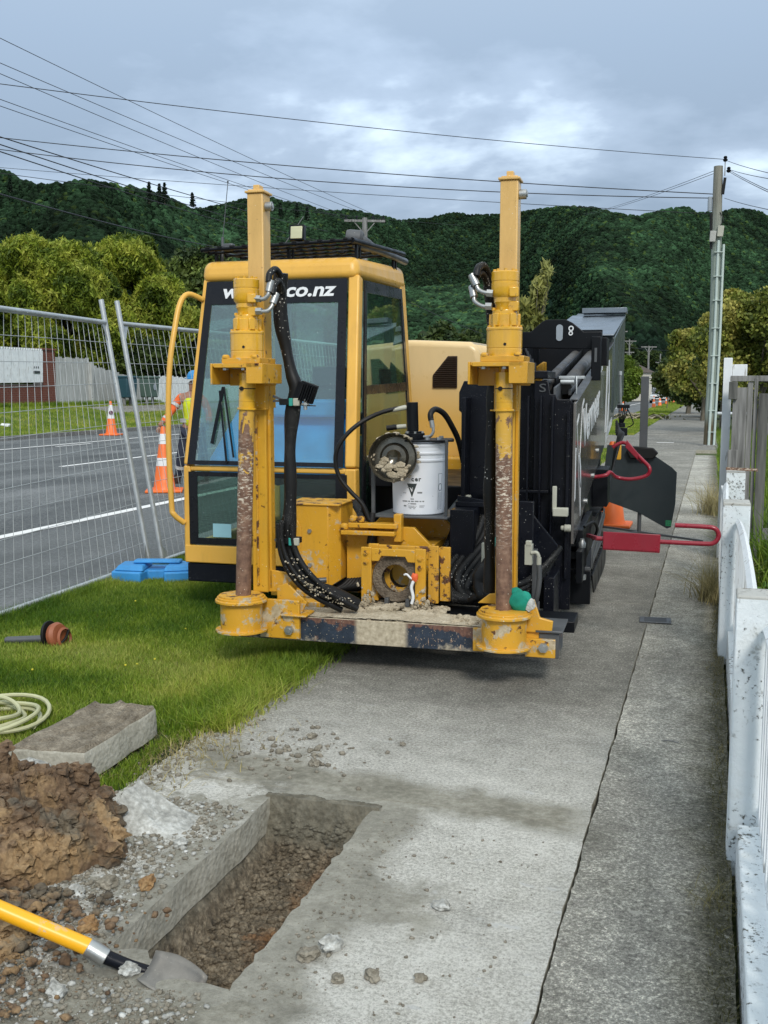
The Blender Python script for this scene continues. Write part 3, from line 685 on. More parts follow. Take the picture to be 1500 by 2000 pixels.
    er = N('FunctionNodeEulerToRotation'); L(at_('crot', 'FLOAT_VECTOR'), er.inputs[0]); L(er.outputs[0], ip.inputs['Rotation']); L(ip.outputs[0], go.inputs[0])
    md = o.modifiers.new('forest', 'NODES'); md.node_group = ng; me.materials.append(M['crown']); return o
hill_forest(H_far, (-26, 26), 110000, 'hill_bush', 5)
hill_forest(H_near, (-26, 6), 42000, 'near_hill_bush', 6)
# ================================================================== the drilling machine
RIG = empty('drilling_machine', (-1.59817, 5.06492, 0), 0.04432,
            label='yellow and black horizontal drilling machine with cab standing on the footpath', cat='drilling machine')

V3_ = lambda *a: Vector(a)
# ---- anchor bar
b = MB(); b.bx(-0.906, 0.90, 0, 0.24, 0.152, 0.283)
bar = b.build('anchor_bar', M['bar'], RIG, bev=0.004)
b = MB(); b.bx(0.805, 0.905, -0.035, -0.002, 0.155, 0.281); b.bx(0.79, 0.925, -0.05, 0.25, 0.286, 0.298); b.build('end_plate', M['dark_steel'], bar, bev=0.003)
b = MB()
for i in range(150):
    x = random.gauss(0.02, 0.17); x = max(-0.5, min(0.47, x)); y = random.uniform(0.02, 0.23)
    b.blob((x, y, 0.285), random.uniform(0.006, 0.026), (1.2, 1, 0.55), seed=i, sub=1, rz=random.random() * 6)
for i in range(60):
    b.blob((random.uniform(-0.55, 0.50), random.uniform(0.01, 0.22), 0.283), random.uniform(0.004, 0.014), (1.4, 1, 0.5), seed=i + 500, sub=1, rz=random.random() * 6)
for i in range(9):
    b.blob((0.40 + random.uniform(-.05, .06), 0.08 + random.uniform(-.05, .1), 0.29), random.uniform(0.02, 0.035), (1.3, 0.8, 0.6), seed=i + 700, rz=random.random() * 6)
for i in range(230):
    x = random.gauss(-0.03, 0.15); x = max(-0.36, min(0.24, x)); y = random.uniform(0.22, 0.46)
    b.blob((x, y, 0.282 + .02 * math.exp(-((x + .03) / .12) ** 2)), random.uniform(0.008, 0.032), (1.2, 1, 0.6), seed=i + 900, sub=1, rz=random.random() * 6)
for sx in (-.19, .12):
    for i in range(26): b.blob((sx + random.gauss(0, .022), 0.29, 0.30 + abs(random.gauss(0, .05))), random.uniform(0.006, 0.016), (1, .5, 1), seed=i + 1300, sub=1, rz=random.random() * 6)
o = b.build('mud_crust', M['mud'], bar, smooth=False); o['kind'] = 'stuff'
b = MB()
for i in range(95):   # flakes stuck on the lower hoses
    t = random.random(); pth = [V3_(-0.545, 0.0, 0.62), V3_(-0.47, -.01, 0.50), V3_(-0.39, 0.01, 0.43), V3_(-0.31, 0.05, 0.38), V3_(-0.21, 0.12, 0.33)]
    k = min(3, int(t * 4)); p = pth[k].lerp(pth[k + 1], t * 4 - k); b.blob((p.x + random.uniform(-.03, .05), p.y - .03 + random.uniform(-.01, .01), p.z + random.uniform(-.01, .04)), random.uniform(.002, .0075), (1, .4, .8), seed=i, sub=1)
o = b.build('mud_flakes', M['mud'], RIG, smooth=False); o['kind'] = 'stuff'
# ridged mud sheet on top
xs = np.linspace(-0.53, 0.50, 70); ys = np.linspace(0.004, 0.236, 18); X, Y = np.meshgrid(xs, ys, indexing='ij')
Z = 0.2845 + 0.016 * fbm(X * 22, Y * 22, 4, 5) * np.exp(-((X - 0.0) / 0.3) ** 2) + 0.004 * fbm(X * 60, Y * 60, 3, 9)
V = np.stack([X, Y, Z], -1).reshape(-1, 3); I = np.arange(70 * 18).reshape(70, 18)
np_mesh('mud_sheet', V, np.stack([I[:-1, :-1], I[1:, :-1], I[1:, 1:], I[:-1, 1:]], -1).reshape(-1, 4), M['mud'], bar, smooth=True)

# ---- two anchor drivers (mast, motor, auger shaft, pot)
def anchor_driver(px, pot, mx, side, psx):
    """px: motor axis x, pot: (x, r), mx: mast left x, side: -1 left unit, +1 right unit, psx: shaft foot x"""
    Y0 = -0.10
    m = MB(); m.bx(mx, mx + 0.088, 0.02, 0.127, 0.40, 2.50)
    mast = m.build('mast', M['yellow_mast'], RIG, bev=0.006)
    c = MB(); c.bx(mx - 0.009, mx + 0.097, 0.010, 0.137, 2.50, 2.512); c.bx(mx + 0.027, mx + 0.061, 0.04, 0.10, 2.512, 2.545); c.bx(mx + 0.004, mx + 0.084, 0.024, 0.123, 2.512, 2.520)
    c.build('mast_cap', M['yellow_mast'], mast, bev=0.003)
    c = MB(); c.cyl((mx + 0.088, 0.06, 2.435), (mx + 0.125, 0.06, 2.435), 0.024); c.cyl((mx + 0.125, 0.06, 2.435), (mx + 0.13, 0.06, 2.435), 0.014)
    c.build('guide_roller', M['steel'], mast, bev=0.003)
    # rail strips welded along the mast and torn paint edge
    c = MB(); c.bx(mx + 0.089, mx + 0.104, 0.045, 0.10, 0.42, 1.62); c.build('mast_rail', M['yellow'], mast, bev=0.002)
    c = MB(); c.bx(mx + 0.030, mx + 0.042, 0.010, 0.0195, 0.44, 1.36); c.build('worn_rail', M['rusty_yellow'], mast, bev=0.002)
    # motor and gearbox, one turned body
    prof = [(0.030, 2.050), (0.070, 2.050), (0.0745, 2.046), (0.0745, 2.006), (0.0725, 2.004), (0.0725, 1.998), (0.0745, 1.996), (0.0745, 1.952),
            (0.071, 1.938), (0.060, 1.926), (0.060, 1.906), (0.053, 1.896), (0.050, 1.872), (0.066, 1.868), (0.068, 1.862), (0.068, 1.850), (0.073, 1.846),
            (0.073, 1.800), (0.073, 1.790), (0.094, 1.787), (0.099, 1.783), (0.099, 1.774), (0.096, 1.772), (0.096, 1.690), (0.0945, 1.688), (0.0945, 1.684), (0.096, 1.682),
            (0.096, 1.650)]
    g = MB(); g.lathe([(r * .89, z) for r, z in reversed(prof)], (px, Y0, 0), 40)
    mot = g.build('motor', M['yellow_motor'], RIG, ang=30)
    g = MB()   # cast ribs between the two flanges, pockets between them
    for k in range(5):
        t = 2 * math.pi * (k + 0.35) / 5
        g.box((px + math.cos(t) * 0.065, Y0 + math.sin(t) * 0.065, 1.822), (0.020, 0.034, 0.060), rz=t)
    g.box((px + 0.046, Y0 - 0.02, 1.885), (0.05, 0.045, 0.045)); g.box((px + 0.045, Y0 - 0.04, 1.950), (0.045, 0.045, 0.045), rz=0.3)
    g.build_each('motor_rib', M['yellow_motor'], mot, bev=0.004)
    bolts = MB()
    for k in range(8):
        t = 2 * math.pi * k / 8 + 0.2; bolts.cyl((px + math.cos(t) * 0.051, Y0 + math.sin(t) * 0.051, 2.049), (px + math.cos(t) * 0.051, Y0 + math.sin(t) * 0.051, 2.061), 0.008, n=6)
    for k in range(12):
        t = 2 * math.pi * k / 12; bolts.cyl((px + math.cos(t) * 0.078, Y0 + math.sin(t) * 0.078, 1.785), (px + math.cos(t) * 0.078, Y0 + math.sin(t) * 0.078, 1.796), 0.0065, n=6)
    for k in range(6):
        t = 2 * math.pi * k / 6 + .4; bolts.cyl((px + math.cos(t) * 0.055, Y0 + math.sin(t) * 0.055, 1.866), (px + math.cos(t) * 0.055, Y0 + math.sin(t) * 0.055, 1.880), 0.009, n=6)
    bolts.build_each('motor_bolt', M['yellow_motor'], mot, smooth=False)
    d = MB(); d.cyl((px + 0.015, Y0 - 0.083, 1.705), (px + 0.015, Y0 - 0.087, 1.705), 0.007, n=12); d.build('drain_plug', M['rubber_clean'], mot)
    # mounting plate, channel bracket under it
    k = MB(); k.bx(px - 0.100, px + 0.108, Y0 - 0.10, Y0 + 0.12, 1.622, 1.650)
    k.bx(px - 0.135, px + 0.108, Y0 - 0.120, Y0 + 0.16, 1.600, 1.6215)
    k.bx(px - 0.156, px - 0.145, Y0 - 0.120, Y0 + 0.15, 1.515, 1.6215); k.bx(px - 0.145, px - 0.1351, Y0 - 0.115, Y0 + 0.15, 1.604, 1.618)
    k.bx(px + 0.040, px + 0.128, Y0 - 0.120, Y0 - 0.108, 1.520, 1.6215); k.bx(px + 0.116, px + 0.128, Y0 - 0.108, Y0 + 0.16, 1.520, 1.6215)
    k.bx(px - 0.144, px + 0.115, Y0 + 0.10, Y0 + 0.112, 1.510, 1.599)
    br = k.build('motor_bracket', M['yellow'], RIG, bev=0.0025)
    q = MB()
    for dx in (-0.085, 0.015):
        q.cyl((px + dx, Y0 - 0.085, 1.588), (px + dx, Y0 - 0.085, 1.600), 0.016, n=6)
    q.build_each('bolt_head', M['steel'], br, smooth=False)
    q = MB()
    for dx in (-0.082, 0.078):
        q.lathe([(0.020, 0), (0.020, 0.008), (0.012, 0.016)], (px + dx, Y0 - 0.085, 1.650), 14)
    q.build_each('rusty_bolt', M['rusty_yellow'], br)
    # coupler
    tx = (psx - px) / (1.60 - 0.41)
    P = lambda z: (px + (1.60 - z) * tx, Y0, z)
    q = MB(); q.cyl(P(1.575), P(1.60), 0.026); q.cyl(P(1.395), P(1.575), 0.0425, n=32); q.cyl(P(1.386), P(1.396), 0.050, n=32); q.cyl(P(1.430), P(1.436), 0.0437, n=32)
    q.build('coupler', M['yellow_motor'], RIG, bev=0.0015)
    q = MB(); q.cyl(P(1.493), P(1.498), 0.0431, n=32); x, y, z = P(1.495); q.cyl((x - 0.012, Y0 - 0.040, z), (x - 0.012, Y0 - 0.047, z), 0.011, n=12)
    q.build('coupler_pin', M['rubber_clean'], RIG)
    # carriage plates hugging the mast below the bracket
    q = MB(); q.bx(mx - 0.012, mx + 0.100, -0.012, 0.019, 1.392, 1.60); q.bx(mx + 0.0885, mx + 0.100, 0.019, 0.14, 1.392, 1.60)
    q.bx(mx - 0.03, mx + 0.106, -0.02, 0.015, 1.384, 1.3915)
    q.build('carriage', M['yellow'], RIG, bev=0.002)
    # shaft
    q = MB(); q.cyl(P(1.386), P(0.39), 0.0405, n=40); q.build('auger_shaft', M['rusty_pipe'], RIG)
    # pot
    cx, r = pot; cy = -0.10
    g = MB(); g.lathe([(0.06, 0.215), (r, 0.215), (r, 0.226), (r * 0.81, 0.227), (r * 0.81, 0.372), (r, 0.373), (r, 0.386), (r * 0.93, 0.387), (r * 0.93, 0.399), (0.06, 0.399)], (cx, cy, 0), 44)
    pt = g.build('anchor_pot', M['yellow'], RIG, ang=30, bev=0.0015)
    g = MB(); g.lathe([(r * 0.86, 0.399), (r * 0.86, 0.408), (0.055, 0.408)], (cx, cy, 0), 36); g.build('pot_lid', M['rusty_yellow'], pt)
    s = side
    g = MB()
    if s < 0:
        g.bx(cx + r * .55, cx + 0.30, -0.03, -0.003, 0.165, 0.375); g.bx(cx + 0.20, cx + 0.345, -0.05, 0.10, 0.290, 0.301)
        g.prism([(cx + .16, .30), (cx + .30, .30), (cx + .33, .36), (cx + .22, .46), (cx + .16, .44)], 'y', 0.01, 0.03)
        g.prism([(cx + .04, .40), (cx + .25, .40), (cx + .27, .50), (cx + .04, .53)], 'y', 0.045, 0.065)
    else:
        g.bx(cx - 0.17, cx + 0.235, -0.03, -0.003, 0.165, 0.285); g.bx(cx + 0.10, cx + 0.25, -0.055, -0.028, 0.160, 0.255)
        g.prism([(cx + .10, .285), (cx + .23, .285), (cx + .235, .345), (cx + .17, .36), (cx + .14, .45), (cx + .10, .45)], 'y', -0.045, -0.02)
        g.prism([(cx - .16, .40), (cx - .02, .40), (cx - .02, .46), (cx - .10, .45)], 'y', 0.045, 0.065)
    g.build('pot_bracket', M['yellow'], pt, bev=0.004)
    g = MB(); bx_ = cx + (0.245 if s < 0 else 0.192); g.cyl((bx_, -0.055 if s > 0 else -0.03, 0.215), (bx_, -0.075 if s > 0 else -0.05, 0.215), 0.026, n=6); g.cyl((bx_, -0.075 if s > 0 else -0.05, 0.215), (bx_, -0.083 if s > 0 else -0.058, 0.215), 0.013, n=12)
    g.build('bracket_bolt', M['steel'], pt, smooth=False)
    return mot
mot_l = anchor_driver(-0.709, (-0.765, 0.138), -0.748, -1, -0.753)
mot_r = anchor_driver(0.622, (0.640, 0.138), 0.573, 1, 0.638)

# hydraulic fittings and hoses at the motors
def fitting(pts, r=0.011, name='hose_fitting'):
    q = MB(); q.tube(pts, r, 10, 5); a, c = Vector(pts[0]), Vector(pts[1]); q.cyl(a, a + (c - a).normalized() * 0.03, r * 1.7, n=6)
    e, f = Vector(pts[-1]), Vector(pts[-2]); q.cyl(e + (f - e).normalized() * 0.004, e + (e - f).normalized() * 0.055, r * 1.75, n=12)
    return q.build(name, M['steel'], RIG)
fitting([(-0.645, -0.14, 1.948), (-0.60, -0.14, 1.945), (-0.578, -0.135, 1.965), (-0.575, -0.13, 1.985)])
fitting([(-0.640, -0.14, 1.885), (-0.585, -0.14, 1.884), (-0.562, -0.13, 1.905), (-0.558, -0.12, 1.925)])
fitting([(0.570, -0.14, 1.945), (0.53, -0.14, 1.95), (0.50, -0.135, 1.965), (0.487, -0.13, 1.99)])
fitting([(0.565, -0.14, 1.885), (0.52, -0.14, 1.887), (0.482, -0.13, 1.91), (0.475, -0.12, 1.935)])
def hose(name, pts, r, mat='rubber', parent=None, rfun=None, n=10, sm=5):
    q = MB(); q.tube(pts, r, n, sm, rfun=rfun); return q.build(name, M[mat], parent or RIG)
hose('hydraulic_hose', [(-0.575, -0.13, 2.03), (-0.575, -0.11, 2.075), (-0.565, -0.05, 2.10), (-0.555, 0.0, 2.05), (-0.56, 0.03, 1.90)], 0.017)
hose('hydraulic_hose', [(-0.558, -0.12, 1.97), (-0.556, -0.1, 2.02), (-0.55, -0.05, 2.04), (-0.548, 0.0, 1.99)], 0.017)
wob = lambda t: 1 + 0.12 * math.sin(t * 21) + 0.08 * math.sin(t * 47 + 1)
hose('hose_sleeve', [(-0.565, 0.02, 2.09), (-0.575, 0.03, 2.0), (-0.575, 0.04, 1.85), (-0.555, 0.05, 1.72), (-0.525, 0.05, 1.58), (-0.50, 0.05, 1.50), (-0.512, 0.05, 1.42), (-0.528, 0.05, 1.30), (-0.537, 0.05, 1.15), (-0.535, 0.05, 1.0), (-0.54, 0.05, 0.85), (-0.548, 0.05, 0.74), (-0.535, 0.045, 0.62), (-0.48, 0.04, 0.52), (-0.40, 0.05, 0.45), (-0.32, 0.09, 0.40), (-0.20, 0.16, 0.33)], 0.036, rfun=wob)
hose('hydraulic_hose', [(-0.585, 0.0, 0.78), (-0.58, 0.0, 0.66), (-0.545, 0.0, 0.55), (-0.47, 0.01, 0.45), (-0.38, 0.04, 0.38), (-0.27, 0.1, 0.31)], 0.017)
hose('hydraulic_hose', [(-0.51, 0.0, 0.78), (-0.50, 0.0, 0.66), (-0.45, 0.0, 0.56), (-0.37, 0.01, 0.47), (-0.28, 0.05, 0.39), (-0.18, 0.1, 0.32)], 0.017)
hose('hydraulic_hose', [(-0.56, -0.02, 0.80), (-0.56, -0.02, 0.68), (-0.51, -0.02, 0.55), (-0.42, -0.01, 0.45), (-0.32, 0.04, 0.38)], 0.013)
for z, ex in ((1.425, 0.0), (0.688, -0.01)):
    q = MB(); q.box((-0.525 + ex, 0.04, z), (0.10, 0.09, 0.032)); q.build('hose_clamp', M['rubber_clean'], RIG, bev=0.004)
    q = MB(); q.box((-0.507 + ex, -0.008, z), (0.020, 0.012, 0.040)); q.build('tape_mark', M['teal_tape'], RIG, bev=0.002)
    q = MB(); q.box((-0.478 + ex, -0.004, z), (0.034, 0.02, 0.040)); q.build('clamp_block', M['white_metal'], RIG, bev=0.004)
q = MB(); q.beam((-0.62, 0.03, 1.455), (-0.54, 0.03, 1.425), .012, .012); q.beam((-0.62, 0.03, 1.43), (-0.54, 0.03, 1.43), .012, .012); q.beam((-0.62, 0.03, .688), (-0.56, 0.03, .688), .012, .012); q.beam((-0.48, .02, 1.41), (-0.38, 0.02, 1.405), 0.006, 0.006)
q.build_each('clamp_arm', M['dark_steel'], RIG)
# small work lamp on the clamp arm
q = MB(); q.box((-0.425, 0.02, 1.475), (0.085, 0.05, 0.10), ry=0.35, rz=0.1)
for k in range(7): q.box((-0.448 + k * 0.0125, -0.012, 1.478 - k * .003), (0.004, 0.022, 0.092), ry=0.35)
q.beam((-0.50, 0.02, 1.42), (-0.455, 0.02, 1.53), .022, .03)
wl = q.build('work_lamp', M['black_clean'], RIG, bev=0.002)
q = MB(); q.cyl((-0.43, 0.0, 1.44), (-0.43, 0.0, 1.385), 0.010); q.cyl((-0.43, 0.0, 1.41), (-0.43, 0.0, 1.42), 0.022, n=8); q.build('lamp_knuckle', M['steel'], wl)
# right unit hoses
hose('hydraulic_hose', [(0.487, -0.13, 2.03), (0.492, -0.11, 2.07), (0.51, -0.05, 2.085), (0.525, 0.02, 2.03), (0.53, 0.05, 1.9), (0.535, 0.05, 1.7)], 0.018)
hose('hydraulic_hose', [(0.475, -0.12, 1.98), (0.482, -0.1, 2.03), (0.50, -0.05, 2.05), (0.518, 0.02, 1.99), (0.53, 0.06, 1.8)], 0.017)
hose('hose_sleeve', [(0.525, 0.03, 2.0), (0.54, 0.07, 1.8), (0.545, 0.08, 1.55), (0.535, 0.08, 1.30), (0.53, 0.09, 1.0), (0.53, 0.10, 0.7), (0.535, 0.1, 0.45)], 0.030, rfun=wob)

# ---- yellow box left of centre
q = MB(); q.bx(-0.735, -0.475, 0.50, 0.80, 0.345, 0.825); q.hull8([(-0.475, .50, .345), (-0.415, .56, .385), (-0.415, .80, .385), (-0.475, .80, .345)], [(-0.475, .50, .825), (-0.415, .56, .825), (-0.415, .80, .825), (-0.475, .80, .825)])
yb = q.build('valve_box', M['yellow'], RIG, bev=0.004)
q = MB(); q.bx(-0.74, -0.405, 0.49, 0.81, 0.8255, 0.834); q.build('box_lid', M['rusty_yellow'], yb, bev=0.002)
for z in (0.675, 0.475):
    q = MB(); q.cyl((-0.585, 0.50, z), (-0.585, 0.488, z), 0.013, n=6); q.build('box_bolt', M['steel'], yb, smooth=False)
q = MB(); q.prism([(-.735, .36), (-.645, .36), (-.640, .70), (-.66, .735), (-.735, .735)], 'y', 0.494, 0.4995); q.build('box_cover', M['yellow'], yb, bev=0.003)
q = MB(); q.bx(-0.80, -0.47, 0.42, 0.52, 0.30, 0.335); q.bx(-0.62, -0.46, 0.3, 0.42, 0.26, 0.30); q.build('box_foot', M['yellow'], RIG, bev=0.004)
q = MB(); q.cyl((-0.63, 0.22, 0.42), (-0.42, 0.30, 0.43), 0.016); q.build('grease_tube', M['dark_steel'], RIG)

# ---- vise assembly in the middle
def octo(x0, x1, z0, z1, c): return [(x0, z0), (x1, z0), (x1, z1 - c), (x1 - c, z1), (x0 + c * .5, z1), (x0, z1 - c * .5)]
for i, (x0, x1, z1, y0) in enumerate(((-0.40, 0.135, 0.70, 0.62), (-0.33, 0.215, 0.735, 0.98))):
    q = MB(); q.prism(octo(x0, x1, 0.30, z1, 0.13), 'y', y0, y0 + 0.035); q.build('vise_plate', M['yellow'], RIG, bev=0.004)
q = MB(); q.bx(-0.36, -0.07, 0.52, 0.60, 0.700, 0.728); q.bx(-0.40, -0.08, 0.50, 0.58, 0.66, 0.685); q.bx(-0.10, -0.055, 0.56, 0.62, 0.62, 0.78); q.bx(-0.30, 0.12, 0.66, 0.97, 0.40, 0.60)
q.build('vise_bracket', M['yellow'], RIG, bev=0.004)
q = MB()
for x, y, z in ((-0.335, 0.55, 0.745), (-0.385, 0.53, 0.70), (-0.29, 0.55, 0.742)):
    q.lathe([(0.022, -0.01), (0.026, 0.0), (0.022, 0.018), (0.01, 0.024)], (x, y, z), 12)
q.build('vise_pin', M['rusty_yellow'], RIG)
for y0, w, z1, rr in ((0.30, 0.365, 0.625, 0), (0.37, 0.40, 0.635, 1), (0.44, 0.43, 0.62, 2)):
    x0 = -0.218 + rr * 0.022; x1 = x0 + w
    q = MB(); q.bx(x0, x0 + 0.058, y0, y0 + 0.022, 0.315, z1); q.bx(x1 - 0.058, x1, y0, y0 + 0.022, 0.315, z1)
    q.prism([(x0 + .0585, z1 - .075), (x0 + .10, z1 - .075), (x0 + .115, z1 - .045), (x1 - .115, z1 - .045), (x1 - .10, z1 - .075), (x1 - .0585, z1 - .075), (x1 - .0585, z1 - .005), (x0 + .0585, z1 - .005)], 'y', y0, y0 + 0.022)
    f = q.build('vise_frame', M['rusty_yellow'] if rr else M['yellow'], RIG, bev=0.003)
    if rr == 0:
        for (bx_, bz) in ((x0 + .029, .595), (x0 + .029, .545), (x1 - .029, .575), (x1 - .029, .525), (x0 + .029, .335), (x1 - .029, .335)):
            q = MB(); q.cyl((bx_, y0, bz), (bx_, y0 - 0.012, bz), 0.014, n=6); q.cyl((bx_, y0 - .012, bz), (bx_, y0 - 0.016, bz), 0.008, n=10); q.build('frame_bolt', M['rusty_yellow'], f, smooth=False)
q = MB()
q.lathe([(0.078, 0), (0.130, 0), (0.138, 0.02), (0.138, 0.10), (0.078, 0.10)], (-0.030, 0.335, 0.452), 36, axis=(0, 1, 0), cap=False)
vj = q.build('vise_ring', M['rubber_clean'], RIG, ang=30)
vj.data.materials.clear(); vj.data.materials.append(M['soil_grey'])
q = MB(); q.lathe([(0.066, 0), (0.098, 0), (0.098, 0.04), (0.066, 0.04)], (-0.022, 0.43, 0.450), 32, axis=(0, 1, 0), cap=False); q.build('vise_bush', M['rusty_yellow'], RIG)
q = MB(); q.bx(-0.13, 0.09, 0.49, 0.50, 0.33, 0.60); q.build('vise_back', M['yellow'], RIG)
q = MB(); q.lathe([(0.067, 0), (0.069, 0.30), (0.0, 0.31)], (-0.022, 0.44, 0.452), 28, axis=(0, 1, 0), cap=False); q.build('bore_throat', M['rubber_clean'], RIG)
q = MB()
for x in (-0.085, 0.035): q.bx(x, x + 0.022, 0.30, 0.34, 0.30, 0.345)
q.build_each('vise_jaw', M['dark_steel'], RIG, bev=0.002)
q = MB(); q.blob((0.095, 0.27, 0.475), 0.018, (1, .8, 1.3), seed=3); q.build('ribbon_knot', M['orange_ribbon'], RIG)
hose('ribbon_tail', [(0.09, 0.27, 0.47), (0.075, 0.265, 0.47), (0.05, 0.27, 0.49), (0.035, 0.275, 0.485)], 0.006, 'decal_white')
hose('ribbon_tail', [(0.09, 0.27, 0.46), (0.078, 0.262, 0.42), (0.088, 0.262, 0.37), (0.08, 0.262, 0.33)], 0.009, 'decal_white')

# ---- bucket shelf, grease pump, rod wiper pan
q = MB(); q.prism([(-0.26, .62), (0.20, .62), (0.205, .80), (0.19, 1.02), (-0.22, 1.02)], 'z', 0.752, 0.762); q.bx(-0.255, -0.235, .64, .66, .76, 1.10); q.bx(0.168, 0.184, .70, .716, .76, 1.20)
sh = q.build('bucket_shelf', M['dark_steel'], RIG, bev=0.002)
q = MB(); q.tube([(-0.235, 0.60, 0.78), (-0.24, 0.59, 0.72), (-0.235, 0.6, 0.66), (-0.24, 0.6, 0.60)], 0.030, 10, 4, rfun=lambda t: 0.6 + t * .5); q.build('tie_strap', M['rubber_clean'], sh)
q = MB(); q.prism([(-0.20, 0.66), (0.03, 0.64), (0.215, 0.72), (0.19, 0.86), (0.16, 0.98), (-0.14, 0.98), (-0.22, 0.80)], 'z', 1.190, 1.200)
pump = q.build('pump_lid', M['black_clean'], RIG, bev=0.002)
q = MB(); q.cyl((-0.035, .80, 1.20), (-0.035, .80, 1.235), 0.060, n=28); q.cyl((-0.035, .80, 1.235), (-0.035, .80, 1.245), 0.042, n=28); q.cyl((-0.045, .80, 1.245), (-0.05, .80, 1.415), 0.034, n=28); q.build('pump_body', M['black_clean'], pump, bev=0.003)
q = MB()
for t in range(6): q = MB(); q.cyl((-0.035 + .048 * math.cos(t), .80 + .048 * math.sin(t), 1.235), (-0.035 + .048 * math.cos(t), .80 + .048 * math.sin(t), 1.246), 0.008, n=6); q.build('pump_bolt', M['steel'], pump, smooth=False)
for x, y in ((.06, .72), (.12, .75), (.10, .92)): q = MB(); q.cyl((x, y, 1.2), (x, y, 1.214), 0.014, n=6); q.build('lid_bolt', M['steel'], pump, smooth=False)
hose('grease_hose', [(-0.085, .79, 1.385), (-0.15, .76, 1.375), (-0.24, .70, 1.345), (-0.33, .64, 1.29), (-0.40, .60, 1.22), (-0.445, .58, 1.14), (-0.45, .58, 1.05), (-0.42, .58, .97), (-0.36, .58, .90), (-0.29, .58, .83), (-0.25, .58, .74)], 0.013, 'rubber_clean')
q = MB(); q.cyl((-0.085, .79, 1.385), (-0.16, .757, 1.371), 0.0145, n=12); q.cyl((-0.07, .80, 1.388), (-0.095, .79, 1.385), 0.012, n=6); q.cyl((-0.085, .80, 1.275), (-0.14, .79, 1.27), 0.013, n=12); q.build_each('hose_end', M['white_metal'], pump)
q = MB(); q.cyl((-0.14, .79, 1.27), (-0.20, .78, 1.262), 0.016, n=12); q.build('hose_stub', M['rubber_clean'], pump)
q = MB(); q.tube([(0.03, .76, 1.215), (0.07, .75, 1.22), (0.088, .75, 1.245), (0.085, .75, 1.28)], 0.009, 8, 4); q.cyl((0.084, .75, 1.27), (0.075, .75, 1.32), 0.0145, n=12); q.build('lid_fitting', M['steel'], pump)
hose('supply_hose', [(0.075, .75, 1.31), (0.07, .76, 1.35), (0.09, .80, 1.375), (0.13, .86, 1.345), (0.165, .92, 1.27), (0.19, 1.0, 1.18), (0.2, 1.1, 1.05)], 0.017, 'rubber_clean')
q = MB(); A = (0.12, -1, 0.03)
q.lathe([(0.118, 0.085), (0.130, 0.0), (0.139, -0.012), (0.141, 0.0), (0.128, 0.10), (0.0, 0.10)], (-0.105, 0.56, 1.105), 40, axis=(-0.12, 1, -0.05), cap=False)
pan = q.build('rod_wiper_pan', None, RIG, ang=40)
pm = paint('mud_caked_steel', (0.13, 0.12, 0.095, 1), 0.22, 0.3, 0.0, metal=0.75, grime=0.5, scale=2)
pan.data.materials.append(pm)
q = MB(); q.lathe([(0.118, 0.078), (0.085, 0.074), (0.07, 0.05), (0.045, 0.045), (0.02, 0.06), (0.0, 0.062)], (-0.105, 0.56, 1.105), 36, axis=(-0.12, 1, -0.05), cap=False); q.build('pan_dish', pm, pan)
q = MB()
for i in range(46):
    t = random.uniform(-0.2, 3.4) if i < 34 else random.uniform(3.6, 5.6)
    q.blob((-0.105 + 0.137 * math.cos(t), 0.56 + random.uniform(-.0, .07), 1.105 + 0.137 * math.sin(t)), random.uniform(.008, .018), (1, 1.6, .7), seed=i, sub=1)
for i in range(26):
    a = random.uniform(3.3, 5.9); rr = random.uniform(0.05, 0.115); q.blob((-0.105 + rr * math.cos(a), 0.60, 1.105 + rr * math.sin(a)), random.uniform(.010, .028), (1.3, .5, .8), seed=i + 60, sub=1, rz=0)
o = q.build('mud_crust', M['mud'], pan, smooth=False); o['kind'] = 'stuff'

# ---- cab
YF, YT, YR = 1.20, 1.50, 2.85
fl0, fr0 = Vector((-1.682, YF, .335)), Vector((-.535, YF, .335))
fls, frs = Vector((-1.675, YF, .985)), Vector((-.540, YF, .985))
flt, frt = Vector((-1.640, YT, 2.22)), Vector((-.600, YT, 2.22))
rl0, rr0 = Vector((-1.682, YR, .335)), Vector((-.520, YR, .335))
rlt, rrt = Vector((-1.62, YR - .03, 2.30)), Vector((-.645, YR - .03, 2.30))
cab = MB()
cab.beam(fl0, fls, .05, .08, (0, 1, 0)); cab.beam(fls, flt, .05, .08, (0, 1, 0))
cab.beam(fr0, frs, .075, .09, (0, 1, 0)); cab.beam(frs, frt, .075, .09, (0, 1, 0))
cab.beam(rl0, rlt, .08, .12, (0, 1, 0)); cab.beam(rr0 + Vector((0, -.03, 0)), rrt + Vector((0, -.03, 0)), .08, .15, (0, 1, 0))
cab.beam(fls + Vector((.02, 0, -.018)), frs + Vector((-.03, 0, -.018)), .07, .036)
cab.beam(fr0 + Vector((0, .03, .06)), rr0 + Vector((0, 0, .06)), .06, .12); cab.beam(fl0 + Vector((0, .03, .06)), rl0 + Vector((0, 0, .06)), .06, .12)
cab.beam((-1.68, YR - .03, 1.15), (-.53, YR - .03, 1.15), .05, .10)
cabo = cab.build('cab', M['yellow_cab'], RIG, bev=0.012, seg=3)
q = MB(); q.prism([(-1.70, .335), (-.515, .335), (-.515, .455), (-1.70, .455)], 'y', YF - .045, YF - .005); q.build('lower_panel', M['yellow_cab'], cabo, bev=0.008)
q = MB(); q.bx(-1.69, -.52, YF - .03, YR, .205, .331); q.build('skirt', M['black'], cabo, bev=0.008)
